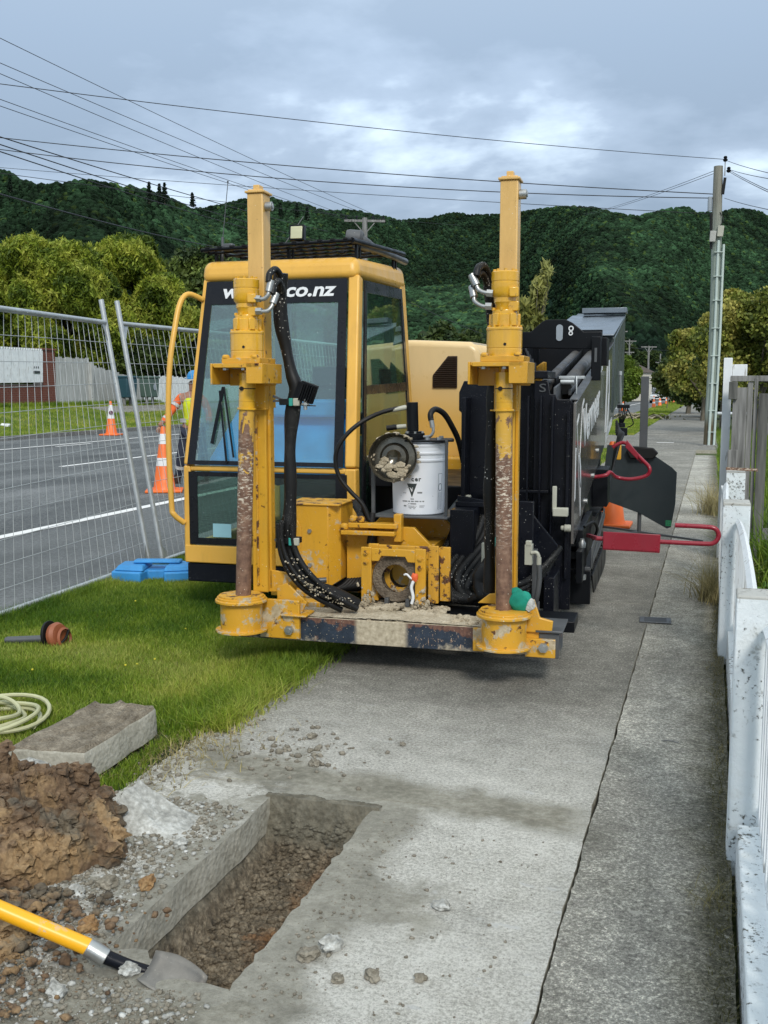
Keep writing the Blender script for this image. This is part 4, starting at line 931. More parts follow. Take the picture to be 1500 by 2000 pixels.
# roof: rounded shell
q = MB()
q.hull8([(-1.675, YT - .075, 2.205), (-.560, YT - .075, 2.205), (-.595, YR + .03, 2.25), (-1.665, YR + .03, 2.25)],
        [(-1.665, YT - .045, 2.345), (-.575, YT - .045, 2.345), (-.62, YR + .02, 2.43), (-1.655, YR + .02, 2.43)])
rf = q.build('cab_roof', M['yellow_cab'], cabo, bev=0.055, seg=5)
# windscreen: black printed border and glass
def pt(u, v, off=0.0):     # u across, v up the screen
    a = fls.lerp(frs, u); c = flt.lerp(frt, u); p = a.lerp(c, v); return p + Vector((0, -0.046 - off, 0))
def quad_panel(poly, name, mat, th=0.004, parent=None):
    q = MB(); n = len(poly); nrm = Vector((0, th, 0)); q.add(list(poly) + [p + nrm for p in poly], [tuple(range(n)), tuple(reversed(range(n, 2*n)))] + [(i, n+i, n+(i+1) % n, (i+1) % n) for i in range(n)])
    return q.build(name, mat, parent or cabo)
def frame_panel(f, outer, inner, name, mat, off):
    u0, v0, u1, v1 = outer; a0, b0, a1, b1 = inner; q = MB()
    for r_ in ((u0, v0, u1, b0), (u0, b1, u1, v1), (u0, b0, a0, b1), (a1, b0, u1, b1)):
        P4 = [f(r_[0], r_[1], off), f(r_[2], r_[1], off), f(r_[2], r_[3], off), f(r_[0], r_[3], off)]; T = [p + Vector((0, .006, 0)) for p in P4]
        q.hull8(P4, T)
    return q.build(name, mat, cabo)
ws = quad_panel([pt(.012, .012, .002), pt(.955, .012, .002), pt(.955, .985, .002), pt(.012, .985, .002)], 'windscreen', M['windscreen'])
frame_panel(pt, (.008, .008, .960, .99), (.055, .03, .905, .865), 'screen_border', M['frit'], .008)
# lettering on the black sun band
wd = (frt - frs).normalized(); ang = math.atan2(wd.z, wd.y)
for s_, u_, sz in (('w', .125, .130), ('cl.co.nz', .418, .130)):
    p = pt(u_, .900, .012); t = text(s_, sz, M['decal_white'], ws, p, (ang, 0, 0), bold=0.0035, shear=0.18, xs=1.22)
# wiper
q = MB(); a = pt(.26, .02, .02); c = pt(.175, .40, .02); q.beam(a, c, .012, .01); q.beam(pt(.155, .12, .015), pt(.195, .42, .015), .02, .012); q.beam(pt(.30, .05, .02), pt(.20, .42, .02), .010, .01)
q.build('wiper', M['black_clean'], ws)
# lower front windows
def pl(u, v, off=0.0):
    a = Vector((-1.66, YF, .462)).lerp(Vector((-.56, YF, .462)), u); return a + Vector((0, -.042 - off, v * .485))
quad_panel([pl(.0, 0), pl(1, 0), pl(1, 1), pl(0, 1)], 'lower_window', M['low_glass'])
frame_panel(pl, (0, 0, 1, 1), (.055, .09, .93, .94), 'lower_border', M['frit'], .006)
q = MB(); p = pl(.47, 0, .008); q.bx(p.x, p.x + .05, p.y, p.y + .008, .465, .945); q.build('window_bar', M['frit'], cabo)
q = MB(); p = pl(.155, .10, .009); q.bx(p.x, p.x + .13, p.y, p.y + .002, .515, .605); q.build('pale_sticker', paint('pale_sticker', (.30, .55, .62, 1), .5, .05, grime=0), cabo)
# right side: black door frame with glass, mid rail
def ps(u, v, off=0.0):    # u to the rear, v up
    a = Vector((-.530, YF + .05, .48)).lerp(Vector((-.517, YR - .10, .48)), u); c = Vector((-.592, YT + .04, 2.20)).lerp(Vector((-.640, YR - .13, 2.25)), u)
    return a.lerp(c, v) + Vector((.034 + off, 0, 0))
q = MB()
th = Vector((.012, 0, 0))
def sidebar(u0, v0, u1, v1, m_=q, off=0.0):
    P4 = [ps(u0, v0, off), ps(u1, v0, off), ps(u1, v1, off), ps(u0, v1, off)]; m_.hull8(P4, [p + th for p in P4])
sidebar(0, 0, .045, 1); sidebar(.95, 0, 1, 1); sidebar(.045, 0, .95, .03); sidebar(.045, .955, .95, 1); sidebar(.045, .565, .95, .60, off=-.002)
q.build('door_frame', M['frit'], cabo)
P4 = [ps(.02, .01, .004), ps(.98, .01, .004), ps(.98, .98, .004), ps(.02, .98, .004)]; q = MB(); q.hull8(P4, [p + Vector((.003, 0, 0)) for p in P4]); q.build('door_window', M['side_glass'], cabo)
# left side glass + rear glass
q = MB(); q.hull8([(-1.69, YF + .05, .5), (-1.69, YR - .1, .5), (-1.635, YR - .1, 2.2), (-1.655, YT + .04, 2.2)], [(-1.687, YF + .05, .5), (-1.687, YR - .1, .5), (-1.632, YR - .1, 2.2), (-1.652, YT + .04, 2.2)]); q.build('left_window', M['low_glass'], cabo)
q = MB(); q.bx(-1.60, -.62, YR - .035, YR - .03, 1.2, 2.26); q.build('rear_window', M['low_glass'], cabo)
# interior
q = MB(); q.bx(-1.65, -.58, YF + .04, YR - .06, .338, .36); q.bx(-1.62, -.58, YR - .10, YR - .06, .34, 1.12); q.bx(-1.64, -1.52, YR - .12, YR - .06, 1.12, 2.22); q.bx(-.74, -.60, YR - .12, YR - .06, 1.12, 2.22)
q.build('cab_lining', M['cab_inner'], cabo)
q = MB(); q.bx(-1.32, -.88, 2.05, 2.50, .70, .82); q.bx(-1.30, -.90, 2.42, 2.56, .80, 1.50); q.bx(-1.24, -.96, 2.44, 2.54, 1.50, 1.66); q.bx(-1.22, -.98, 2.12, 2.42, .36, .70)
q.bx(-1.40, -1.33, 2.0, 2.4, .78, .98); q.bx(-.87, -.80, 2.0, 2.4, .78, .98)
q.build('operator_seat', M['cab_seat'], cabo, bev=.03)
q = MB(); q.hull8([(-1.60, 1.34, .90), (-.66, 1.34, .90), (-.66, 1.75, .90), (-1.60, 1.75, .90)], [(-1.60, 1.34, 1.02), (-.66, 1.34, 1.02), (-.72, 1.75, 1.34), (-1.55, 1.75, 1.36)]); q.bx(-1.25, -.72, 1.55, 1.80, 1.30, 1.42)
q.build('blue_reflection_panel', M['blue_reflection'], cabo, bev=.02)  # added panel behind the glass, imitates the blue reflection low in the windscreen
q = MB(); q.bx(-.80, -.60, 1.75, 2.30, .60, 1.12); q.bx(-.80, -.62, 2.3, 2.7, .4, 1.3); q.box((-.70, 1.9, 1.25), (.10, .03, .16), rx=.3); q.box((-.68, 2.55, 1.58), (.02, .30, .12)); q.build('side_console', M['cab_seat'], cabo, bev=.01)
# handrail
q = MB(); q.tube([(-1.655, 1.42, 2.09), (-1.72, 1.34, 2.12), (-1.752, 1.28, 2.06), (-1.765, 1.22, 1.90), (-1.778, 1.15, 1.62), (-1.782, 1.12, 1.2), (-1.772, 1.12, .74), (-1.755, 1.12, .66), (-1.70, 1.16, .60)], 0.0185, 12, 5)
q.build('handrail', M['yellow_cab'], cabo)
# roof rack
q = MB(); x0, x1, y0, y1 = -1.655, -.60, 1.42, 2.80
rk = q; zf = lambda x, y: 2.415 + (x + 1.655) * 0.028 + (y - 1.42) * 0.055
rk.cyl((x0, y0, zf(x0, y0)), (x1, y0, zf(x1, y0)), .012, n=10); rk.cyl((x0, y1, zf(x0, y1)), (x1, y1, zf(x1, y1)), .012, n=10)
rk.cyl((x0, y0, zf(x0, y0)), (x0, y1, zf(x0, y1)), .012, n=10); rk.cyl((x1, y0, zf(x1, y0)), (x1, y1, zf(x1, y1)), .018, n=10)
rack = rk.build('roof_rack', M['black_clean'], cabo)
for k in range(12):
    x = x0 + (x1 - x0) * (k + .5) / 12; q = MB(); q.beam((x, y0 - .015, zf(x, y0) + .012), (x, y1, zf(x, y1) + .012), .028, .010); q.build('rack_slat', M['rubber_clean'], rack)
for k in range(5):
    y = y0 + (y1 - y0) * (k + .4) / 5; q = MB(); q.cyl((x0, y, zf(x0, y) - .014), (x1, y, zf(x1, y) - .014), .009, n=6); q.build('rack_bar', M['black_clean'], rack)
q = MB()
for (x, y) in ((x1 - .01, 1.55), (x1 - .02, 2.55), (x0 + .05, 1.55), (x0 + .05, 2.5), (-1.1, 1.6)):
    q.beam((x, y, 2.33), (x, y, zf(x, y)), .016, .03); q.beam((x, y + .08, 2.36), (x, y + .08, zf(x, y)), .012, .02)
q.build_each('rack_post', M['black_clean'], rack)
q = MB()
for k in range(14): q.blob((random.uniform(x0 + .05, x1 - .1), random.uniform(1.5, 2.4), 2.385), random.uniform(.015, .03), (1.6, 1, .7), seed=k, sub=1)
q.build_each('rack_knot', M['black_clean'], rack)
q = MB(); q.tube([(x1 - .03, 1.60, 2.44), (x1 - .02, 2.2, 2.47), (x1 + .0, 2.85, 2.47)], .026, 10, 3); q.build('rack_side_tube', M['dark_steel'], rack)
q = MB(); q.lathe([(.0, 0), (.052, .0), (.058, .02), (.058, .10), (.04, .12), (.0, .12)], (-.80, 1.95, 2.54), 20, axis=(1, .15, -.1)); q.tube([(-.70, 1.97, 2.53), (-.66, 2.0, 2.50), (-.63, 2.1, 2.46)], .03, 10, 3); q.build('exhaust_elbow', M['dark_steel'], cabo)
# square work light
q = MB(); q.box((-1.143, 1.90, 2.575), (.108, .045, .108), rx=-.12)
for k in range(4): q.box((-1.143, 1.935, 2.54 + k * .022), (.09, .03, .006))
q.beam((-1.143, 1.93, 2.45), (-1.143, 1.93, 2.53), .05, .01)
lt = q.build('roof_light', M['black_clean'], cabo, bev=.010, seg=3)
q = MB(); q.box((-1.143, 1.873, 2.577), (.086, .006, .086), rx=-.12); q.build('light_lens', M['lens'], lt, bev=.004)
q = MB(); q.cyl((-1.575, 1.58, 2.35), (-1.572, 1.58, 2.52), .010, n=8); q.cyl((-1.572, 1.58, 2.50), (-1.535, 1.60, 2.88), .0028, n=6); q.cyl((-1.535, 1.6, 2.88), (-1.535, 1.6, 2.895), .006, n=6)
q.build('antenna', M['dark_steel'], cabo); q = MB(); q.cyl((-1.29, 1.9, 2.44), (-1.17, 2.1, 2.72), .003, n=6); q.build('antenna', M['dark_steel'], cabo)
q = MB(); q.box((-1.50, 1.52, 2.44), (.07, .05, .05)); q.build('rack_bracket', M['dark_steel'], rack, bev=.006)

# ---- engine hood
q = MB()
prof = [(-1.0, .85), (-.03, .85), (-.035, 1.70), (-.07, 1.82), (-.14, 1.865), (-.6, 1.885), (-1.0, 1.885)]
n_ = len(prof); rings = []
for (y, kx, kz) in ((3.15, .0, -.0), (3.20, 0, .0), (5.4, .0, .03), (5.6, -.05, -.06)):
    rings.append([(x + kx, y, z + kz) for x, z in prof])
vs = [p for r_ in rings for p in r_]; fs = [(k*n_ + i, k*n_ + (i+1) % n_, (k+1)*n_ + (i+1) % n_, (k+1)*n_ + i) for k in range(3) for i in range(n_)] + [tuple(range(n_)), tuple(reversed(range(3*n_, 4*n_)))]
q.add(vs, fs); hood = q.build('engine_hood', M['tan_hood'], RIG, bev=0.07, seg=6)
q = MB(); q.prism([(-.44, 1.50), (-.24, 1.50), (-.24, 1.752), (-.315, 1.752), (-.44, 1.60)], 'y', 3.136, 3.149); gr = q.build('hood_grille', M['grille'], hood)
q = MB()
for k in range(15):
    z = 1.512 + k * .0165; xl = -.435 if z < 1.60 else -.435 + (z - 1.60) * .82; q.box(((xl - .243) / 2, 3.130, z), (-.243 - xl, .012, .005), rx=.5)
q.build('grille_louvre', M['grille'], gr)
q = MB(); q.bx(-.62, -.02, 3.0, 3.12, .42, .95); q.build('engine_body', M['yellow'], RIG, bev=.02); q = MB(); q.bx(-.02, .14, 2.2, 2.6, .5, 1.0); q.build('side_tank', M['yellow'], RIG, bev=.02)
q = MB(); q.bx(-.55, .15, 1.5, 4.5, .28, .50); q.build('chassis', M['black_clean'], RIG, bev=.01)
q = MB(); q.bx(-.50, .12, 1.5, 2.9, .50, .86); q.bx(-.46, -.3, 1.3, 2.4, .86, 1.0); q.bx(-1.3, .1, 3.0, 6.0, .3, .85); q.build('engine_bay', M['black_clean'], RIG, bev=.01)
q = MB(); q.tube([(.05, 1.3, .66), (.16, 1.35, .80), (.24, 1.5, .90)], .030, 12, 3); q.build('mud_pipe', M['dark_steel'], RIG)
q = MB(); q.lathe([(.0, 0), (.035, 0), (.035, .03), (.0, .03)], (.145, 2.95, 1.65), 12, axis=(0, -1, 0)); q.box((.11, 2.9, 1.62), (.05, .06, .17)); q.build('side_lamp', M['steel'], RIG, bev=.01)
q = MB(); q.box((.11, 2.866, 1.63), (.038, .006, .14)); q.build('lamp_glass', M['decal_grey'], RIG, bev=.004)
hose('cable', [(.05, 2.4, 1.24), (.10, 2.2, 1.16), (.14, 2.0, 1.10), (.13, 1.8, 1.02)], .01, 'white_metal')

# ---- drill frame (rod box side)
q = MB()
q.prism([(.20, .52), (.34, .52), (.34, 1.54), (.185, 1.54), (.155, 1.47), (.155, 1.36), (.19, 1.33), (.20, .9)], 'y', 1.18, 1.21)
q.bx(.205, .23, 1.00, 1.18, .55, 1.44)
q.prism([(.62, .15), (.855, .15), (.855, 1.40), (.835, 1.43), (.76, 1.43), (.745, 1.46), (.715, 1.46), (.70, 1.54), (.62, 1.54)], 'y', 1.16, 1.19)
q.bx(.30, .70, 1.14, 1.60, 1.555, 1.60); q.bx(.34, .62, 1.30, 1.33, .60, 1.54)
df = q.build('drill_frame', M['black'], RIG, bev=.004)
q = MB()
for x in (.46, .52, .585, .66, .73): q.bx(x, x + .012, 1.10, 1.158, .62, 1.45)
q.bx(.30, .72, 1.10, 1.14, .870, .886); q.bx(.82, .838, 1.12, 1.158, .35, 1.36)
q.build('frame_rib', M['black'], df, bev=.002)
q = MB(); q.prism([(.20, .50), (.45, .44), (.76, .44), (.80, .58), (.62, .80), (.20, .86)], 'y', .92, .95); q.bx(.20, .44, .86, 1.0, .80, .83); q.bx(.44, .76, .80, 1.15, .40, .44)
q.bx(.60, .68, .70, .74, .30, .86); q.bx(.74, .80, .75, 1.2, .12, .42); q.bx(.20, .34, .70, 1.1, .44, .80)
q.build('frame_gusset', M['black'], df, bev=.004)
q = MB(); q.bx(.69, .715, .60, .66, .14, .60); q.bx(.715, .73, .62, .66, .10, .30); q.build('steel_upright', M['dark_steel'], df, bev=.002)
q = MB(); q.box((.762, 1.06, .84), (.026, .03, .155)); q.box((.80, 1.05, .765), (.09, .06, .05)); q.cyl((.82, 1.08, .665), (.86, 1.08, .665), .022, n=14); q.cyl((.80, 1.08, .665), (.82, 1.08, .665), .015, n=10); q.build('latch_handle', M['white_metal'], df, bev=.005)
q = MB(); q.box((.262, 1.06, .80), (.09, .05, .04)); q.box((.225, 1.06, .83), (.06, .05, .04)); q.cyl((.20, 1.0, .72), (.25, 1.0, .72), .012); q.build_each('latch_block', M['white_metal'], df, bev=.004)
q = MB(); q.box((.452, .50, .575), (.058, .03, .14)); vb = q.build('valve_plate', M['white_metal'], RIG, bev=.002)
q = MB(); q.box((.445 + .045, .48, .655), (.024, .02, .05)); q.box((.45 + .075, .48, .65), (.022, .02, .045)); q.build('tape_mark', M['teal_tape'], vb, bev=.003)
q = MB(); q.box((.690, .45, .60), (.04, .06, .11)); q.box((.69, .44, .66), (.03, .04, .03)); q.tube([(.705, .42, .61), (.735, .42, .615), (.748, .42, .59)], .010, 10, 4); q.cyl((.748, .42, .59), (.748, .42, .545), .013, n=12); q.build('valve_block', M['white_metal'], RIG, bev=.006)
hose('grey_hose', [(.748, .42, .55), (.752, .42, .47), (.742, .42, .38), (.72, .44, .30)], .014, 'dark_steel')
# lettering on the front cover, half hidden by the shaft
text('S', .07, M['dark_steel'], df, (.645, 1.155, 1.475), (R(90), 0, 0), bold=.0, xs=1.5)
# hoses hanging in loops between the vise and the frame
random.seed(21)
for k in range(9):
    x0_ = .22 + k * .035; hose('hydraulic_hose', [(x0_, .9, .78 - k * .01), (x0_ - .03, .8, .62), (.12 + k * .025, .62, .44 - (k % 3) * .03), (.20 + k * .02, .5, .34), (.40 + k * .01, .5, .32), (.52, .6 + k * .02, .40)], .020 if k % 2 else .026, 'rubber')
for k in range(7):
    hose('hydraulic_hose', [(-.42 - k * .01, 1.0, .80), (-.40 + k * .012, .85, .62), (-.36 + k * .01, .7, .45), (-.42 + k * .02, .6, .34), (-.55, .55 + k * .03, .30)], .018, 'rubber')
for k in range(4):
    hose('hydraulic_hose', [(.80, .75 + k * .1, .55), (.66, .6, .42 - k * .03), (.50, .45 + k * .04, .40 - k * .03), (.44, .35, .37), (.38, .38, .34)], .018, 'rubber')
hose('hose_sleeve', [(.50, .45, .56), (.45, .40, .52), (.43, .36, .44), (.47, .34, .37), (.53, .36, .36)], .036, rfun=wob)
q = MB(); q.bx(-.55, .95, .35, .60, .20, .26); q.bx(-.30, -.10, .24, .9, .20, .28); q.bx(.4, .55, .24, .9, .2, .28); q.build('front_subframe', M['black_clean'], RIG, bev=.004)

# side panel, leaning back with the drill frame
SL = .118
q = MB(); q.prism([(1.14, .56), (1.14, 1.41), (4.40, 1.41 + SL * 3.26), (6.10, 1.41 + SL * 4.96), (6.10, 1.20), (1.90, .68), (1.62, .60)], 'x', .855, .872)
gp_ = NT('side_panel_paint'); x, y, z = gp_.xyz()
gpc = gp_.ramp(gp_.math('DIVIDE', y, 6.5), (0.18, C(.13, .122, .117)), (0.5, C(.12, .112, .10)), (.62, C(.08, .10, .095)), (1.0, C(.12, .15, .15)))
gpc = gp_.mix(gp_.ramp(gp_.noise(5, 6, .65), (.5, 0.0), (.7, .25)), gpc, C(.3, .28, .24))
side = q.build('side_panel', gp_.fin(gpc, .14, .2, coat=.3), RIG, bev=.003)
q = MB(); q.beam((.850, 1.22, 1.428), (.850, 6.1, 1.428 + SL * 4.9), .05, .012); q.beam((.80, 1.5, 1.47), (.80, 6.1, 1.47 + SL * 4.6), .02, .04); q.build('panel_rail', M['dark_steel'], side, bev=.004)
def side_text(body, size, y, z, mat='decal_white', xs=1.0, ys=1.0, sh=0.0, bold=.006):
    o = text(body, size, M[mat], side, (.874, y, z), (R(90), 0, R(90)), bold=bold, xs=xs, ys=ys, shear=sh); o.rotation_euler = Matrix(((0, 0, 1), (math.cos(math.atan(SL)), -math.sin(math.atan(SL)), 0), (math.sin(math.atan(SL)), math.cos(math.atan(SL)), 0))).to_euler(); return o
side_text('Vermeer', .37, 1.74, 1.105, xs=1.30, ys=1.0, bold=.006)
q = MB()   # leaf-like emblem ahead of the word
def stroke(a, b_, w): dy, dz = b_[0]-a[0], b_[1]-a[1]; L_ = math.hypot(dy, dz); ny, nz = -dz/L_*w, dy/L_*w; q.prism([(a[0]-ny, a[1]-nz), (b_[0]-ny, b_[1]-nz), (b_[0]+ny, b_[1]+nz), (a[0]+ny, a[1]+nz)], 'x', .8725, .8745)
stroke((1.22, 1.28), (1.62, .68), .008); stroke((1.22, 1.28), (1.36, 1.33), .012); stroke((1.62, 1.38), (1.50, 1.08), .007); stroke((1.62, 1.38), (1.75, 1.42), .010); stroke((1.60, .90), (1.62, .68), .008)
q.prism([(1.36, 1.08), (1.46, 1.09), (1.56, 1.0), (1.60, .86), (1.52, .93), (1.44, 1.02)], 'x', .875, .8765); q.prism([(1.145, .82), (1.19, .84), (1.19, 1.14), (1.145, 1.12)], 'x', .8725, .8745)
q.build('emblem', M['decal_white'], side, smooth=False)
q = MB()
q.prism([(4.35, 1.10), (4.5, 1.10), (4.62, 1.72), (4.45, 1.72)], 'x', .8725, .8745); q.build('side_decal', M['decal_white'], side, smooth=False); q = MB(); q.prism([(4.62, 1.10), (4.9, 1.14), (5.0, 1.45), (4.9, 1.76), (4.66, 1.74), (4.74, 1.62), (4.85, 1.45), (4.74, 1.22)], 'x', .8725, .8745)
q.build('side_decal', M['decal_white'], side, smooth=False)
for k in range(4): q = MB(); q.prism([(4.5 + k * .28, 1.00 + k * .035), (4.72 + k * .28, 1.03 + k * .035), (4.72 + k * .28, 1.10 + k * .035), (4.5 + k * .28, 1.07 + k * .035)], 'x', .8725, .8745); q.build('side_decal', M['decal_white'], side, smooth=False)
q = MB()
q = MB(); q.prism([(3.5, 1.62), (3.75, 1.65), (3.75, 1.80), (3.5, 1.77)], 'x', .8725, .8745)
q.build('side_decal', M['decal_white'], side, smooth=False)
# rear rod box
q = MB(); q.hull8([(.30, 5.6, 1.2), (.885, 5.6, 1.25), (.885, 8.2, 1.4), (.30, 8.2, 1.4)], [(.30, 5.6, 2.05), (.885, 5.6, 2.0), (.885, 8.2, 2.38), (.30, 8.2, 2.42)])
q.build('rod_box', paint('rod_box_grey', (.07, .09, .09, 1), .3, .12, metal=.3, grime=.35), RIG, bev=.01)
q = MB(); q.hull8([(.26, 5.0, 1.985), (.90, 5.0, 1.985), (.90, 7.9, 2.36), (.26, 7.9, 2.36)], [(.26, 5.0, 2.0), (.90, 5.0, 2.0), (.90, 7.9, 2.375), (.26, 7.9, 2.375)]); q.bx(.40, .92, 7.6, 7.9, 2.38, 2.44)
q.build('rod_box_lid', paint('lid_grey', (.15, .18, .21, 1), .3, .1, metal=.3, grime=.2), RIG, bev=.004)
# loader arch across the frame
q = MB()
arch = [(.30, 1.905), (.42, 1.905), (.50, 1.975), (.53, 1.99), (.67, 1.99), (.72, 1.965), (.80, 1.90), (.93, 1.90), (.93, 1.62), (.86, 1.62), (.86, 1.775), (.32, 1.79), (.30, 1.79)]
q.prism(arch, 'y', 2.55, 2.60); q.bx(.865, .93, 2.44, 2.549, 1.55, 1.86); q.bx(.90, .965, 2.60, 2.9, 1.66, 1.86)
ar = q.build('loader_arch', M['black_clean'], RIG, bev=.005)
q = MB()
def oval(cx, cz, w, h, n=20): return [(cx + w * math.cos(2*math.pi*i/n), cz + (h if math.sin(2*math.pi*i/n) >= 0 else -h) + w * math.sin(2*math.pi*i/n)) for i in range(n)]
q.prism(oval(.628, 1.895, .024, .035), 'y', 2.540, 2.5485); q.build('arch_slot', M['decal_grey'], ar)
q = MB(); q.lathe([(.011, 0), (.019, 0), (.019, .003), (.011, .003)], (.710, 2.5465, 1.925), 18, axis=(0, 1, 0), cap=False); q.lathe([(.008, 0), (.016, 0), (.016, .003), (.008, .003)], (.708, 2.5465, 1.890), 16, axis=(0, 1, 0), cap=False); q.bx(.700, .720, 2.5465, 2.5485, 1.903, 1.909); q.build('hook_mark', M['decal_white'], ar)
q = MB(); q.bx(.888, .905, 2.43, 2.4385, 1.68, 1.78); q.build('arch_latch', M['dark_steel'], ar)
for x in (.635, .765):
    q = MB(); q.cyl((x, 1.55, 1.50), (x + .01, 5.2, 1.50 + SL * 3.65), .044, n=20); q.build('drill_rod', M['rod'], RIG)
q = MB(); q.beam((.70, 1.6, 1.50), (.70, 5.0, 1.50 + SL * 3.4), .012, .12); q.bx(.30, .33, 1.7, 5, 1.2, 1.9); q.bx(.34, .86, 3.8, 3.85, 1.2, 1.98); q.build('rod_tray', M['black_clean'], RIG)
q = MB(); q.prism([(.36, 1.48), (.48, 1.48), (.48, 1.70), (.42, 1.66), (.36, 1.58)], 'y', 2.9, 3.1); q.cyl((.34, 2.9, 1.53), (.44, 2.75, 1.49), .04, n=14); q.build('rod_carriage', M['yellow'], RIG, bev=.01)
for k in range(5): hose('hydraulic_hose', [(.33 + k * .02, 2.9, 1.80 - k * .03), (.38 + k * .012, 2.7, 1.72 - k * .04), (.40, 2.6, 1.60 - k * .01), (.42 + k * .01, 2.5, 1.48)], .012, 'rubber_clean')
q = MB(); q.box((.785, 1.50, 1.563), (.10, .10, .018)); q.box((.865, 1.50, 1.563), (.055, .10, .018)); q.cyl((.745, 1.46, 1.535), (.83, 1.46, 1.535), .016); q.cyl((.845, 1.45, 1.57), (.847, 1.44, 1.46), .005, n=8)
q.build('rod_clamp', M['galv'], RIG, bev=.003)
q = MB(); q.prism([(1.2, 1.36), (1.2, 1.50), (2.4, 1.60), (2.4, 1.46)], 'x', .73, .745); q.build('guard_plate', M['dark_steel'], RIG)

# ---- tracks
def track(xa, xb, ya, yb, h=.46):
    q = MB(); r = h / 2; yc0, yc1 = ya + r, yb - r
    prof_ = [(yc0 + (r - .03) * math.cos(t), r + (r - .03) * math.sin(t)) for t in np.linspace(math.pi/2, 3*math.pi/2, 9)] + [(yc1 + (r - .03) * math.cos(t), r + (r - .03) * math.sin(t)) for t in np.linspace(-math.pi/2, math.pi/2, 9)]
    q.prism(prof_, 'x', xa + .03, xb - .03); tr = q.build('track', M['rubber_clean'], RIG)
    L_ = []
    per = 2 * (yc1 - yc0) + 2 * math.pi * r; n = int(per / .10)
    me_ = None
    for k in range(n):
        s_ = k * per / n
        if s_ < yc1 - yc0: y_, z_, a_ = yc0 + s_, .014, 0
        elif s_ < yc1 - yc0 + math.pi * r: t = (s_ - (yc1 - yc0)) / r; y_, z_, a_ = yc1 + (r - .014) * math.sin(t), r - (r - .014) * math.cos(t), t
        elif s_ < 2 * (yc1 - yc0) + math.pi * r: y_, z_, a_ = yc1 - (s_ - (yc1 - yc0) - math.pi * r), h - .014, math.pi
        else: t = (s_ - 2 * (yc1 - yc0) - math.pi * r) / r; y_, z_, a_ = yc0 - (r - .014) * math.sin(t), r + (r - .014) * math.cos(t), math.pi + t
        if me_ is None:
            q = MB(); q.box((0, 0, 0), (xb - xa, .055, .030)); o = q.build('track_cleat', M['rubber_clean'], tr, bev=.004); me_ = o
        else:
            o = me_.copy(); link(o, tr)
        o.location = ((xa + xb) / 2, y_, z_); o.rotation_euler = (a_, 0, 0)
    q = MB()
    for k in range(5): yy = yc0 + (yc1 - yc0) * k / 4; q.cyl((xa + .01, yy, r if k in (0, 4) else .13), (xb - .01, yy, r if k in (0, 4) else .13), r - .07 if k in (0, 4) else .09, n=20)
    q.build_each('track_wheel', M['black_clean'], tr)
track(.56, .87, 1.90, 4.6); track(-1.55, -1.24, 1.90, 4.6)
q = MB(); q.prism([(1.55, .30), (3.1, .30), (3.2, .22), (3.2, .12), (2.9, .10), (1.8, .14)], 'x', .955, .965); q.bx(.60, .955, 1.5, 1.56, .12, .34); q.build('track_guard', M['black_clean'], RIG, bev=.004)
q = MB(); q.prism([(1.50, .60), (1.50, .36), (1.85, .36), (2.4, .5), (2.4, .62)], 'x', .86, .90); q.bx(.88, .92, 1.25, 1.62, .30, .50); q.build('side_bracket', M['black_clean'], RIG, bev=.004)
q = MB(); q.prism([(1.50, .35), (2.95, .50), (2.95, .58), (1.50, .49)], 'x', .955, .962); q.prism([(1.55, .375), (2.9, .52), (2.9, .545), (1.55, .42)], 'x', .963, .968); q.bx(.90, .955, 1.5, 2.95, .34, .36); q.build('step_plate', M['dark_steel'], RIG, bev=.003)
for y, z in ((2.1, .72), (2.8, .84), (3.3, 1.0)): q = MB(); q.cyl((.872, y, z), (.885, y, z), .018, n=10); q.build('frame_bolt', M['steel'], RIG)
q = MB()
q.lathe([(.022, 0), (.024, .03), (.014, .045), (.014, .055)], (.905, 1.42, .50), 14); q.build('frame_knob', M['steel'], RIG); q = MB(); q.cyl((.90, 1.4, .30), (.90, 1.4, .33), .035, n=14)
q.build('rubber_stop', M['steel'], RIG)
q = MB(); q.prism([(2.6, .55), (4.4, .55), (4.4, 1.2), (3.6, 1.1), (2.6, .80)], 'x', .80, .84); q.bx(.84, .96, 3.3, 3.7, .55, .85); q.prism([(1.7, .50), (2.7, .50), (2.7, .80), (1.95, .66)], 'x', .80, .85); q.build('lower_side_frame', M['black_clean'], RIG, bev=.004)
hose('hydraulic_hose', [(.91, 1.5, .62), (.96, 1.6, .64), (.98, 1.7, .58), (.95, 1.8, .50)], .010, 'rubber_clean')
for k in range(6): hose('hydraulic_hose', [(.97, 4.4, 1.20 - k * .02), (1.0 + k * .008, 4.2, 1.10), (.98 + k * .006, 4.0, .95 + k * .01), (.97, 3.8, .80), (.95, 3.6, .72)], .012, 'rubber_clean')
q = MB(); q.box((1.02, 4.6, 1.33), (.11, .12, .03)); q.box((1.01, 4.6, 1.10), (.10, .10, .07)); q.cyl((1.0, 4.6, 1.18), (1.0, 4.6, 1.14), .04)
for k in range(5): q.tube([(.98 + k * .02, 4.6, 1.33), (.985 + k * .015, 4.58, 1.25), (.99 + k * .006, 4.6, 1.17)], .006, 6, 3)
q.tube([(1.06, 4.6, 1.30), (1.09, 4.6, 1.24), (1.11, 4.6, 1.17), (1.06, 4.6, 1.14)], .006, 6, 4); q.build('control_valve', M['black_clean'], RIG, bev=.004)
q = MB(); q.bx(.955, 1.02, 4.3, 4.4, .86, 1.02); q.build('yellow_bracket', M['yellow'], RIG, bev=.01)
q = MB(); q.cyl((.965, 5.4, 1.30), (.955, 5.3, 1.62), .012, n=8); q.cyl((.955, 5.3, 1.62), (.955, 5.3, 1.66), .018, n=8); q.build('aerial_stub', M['galv'], RIG)

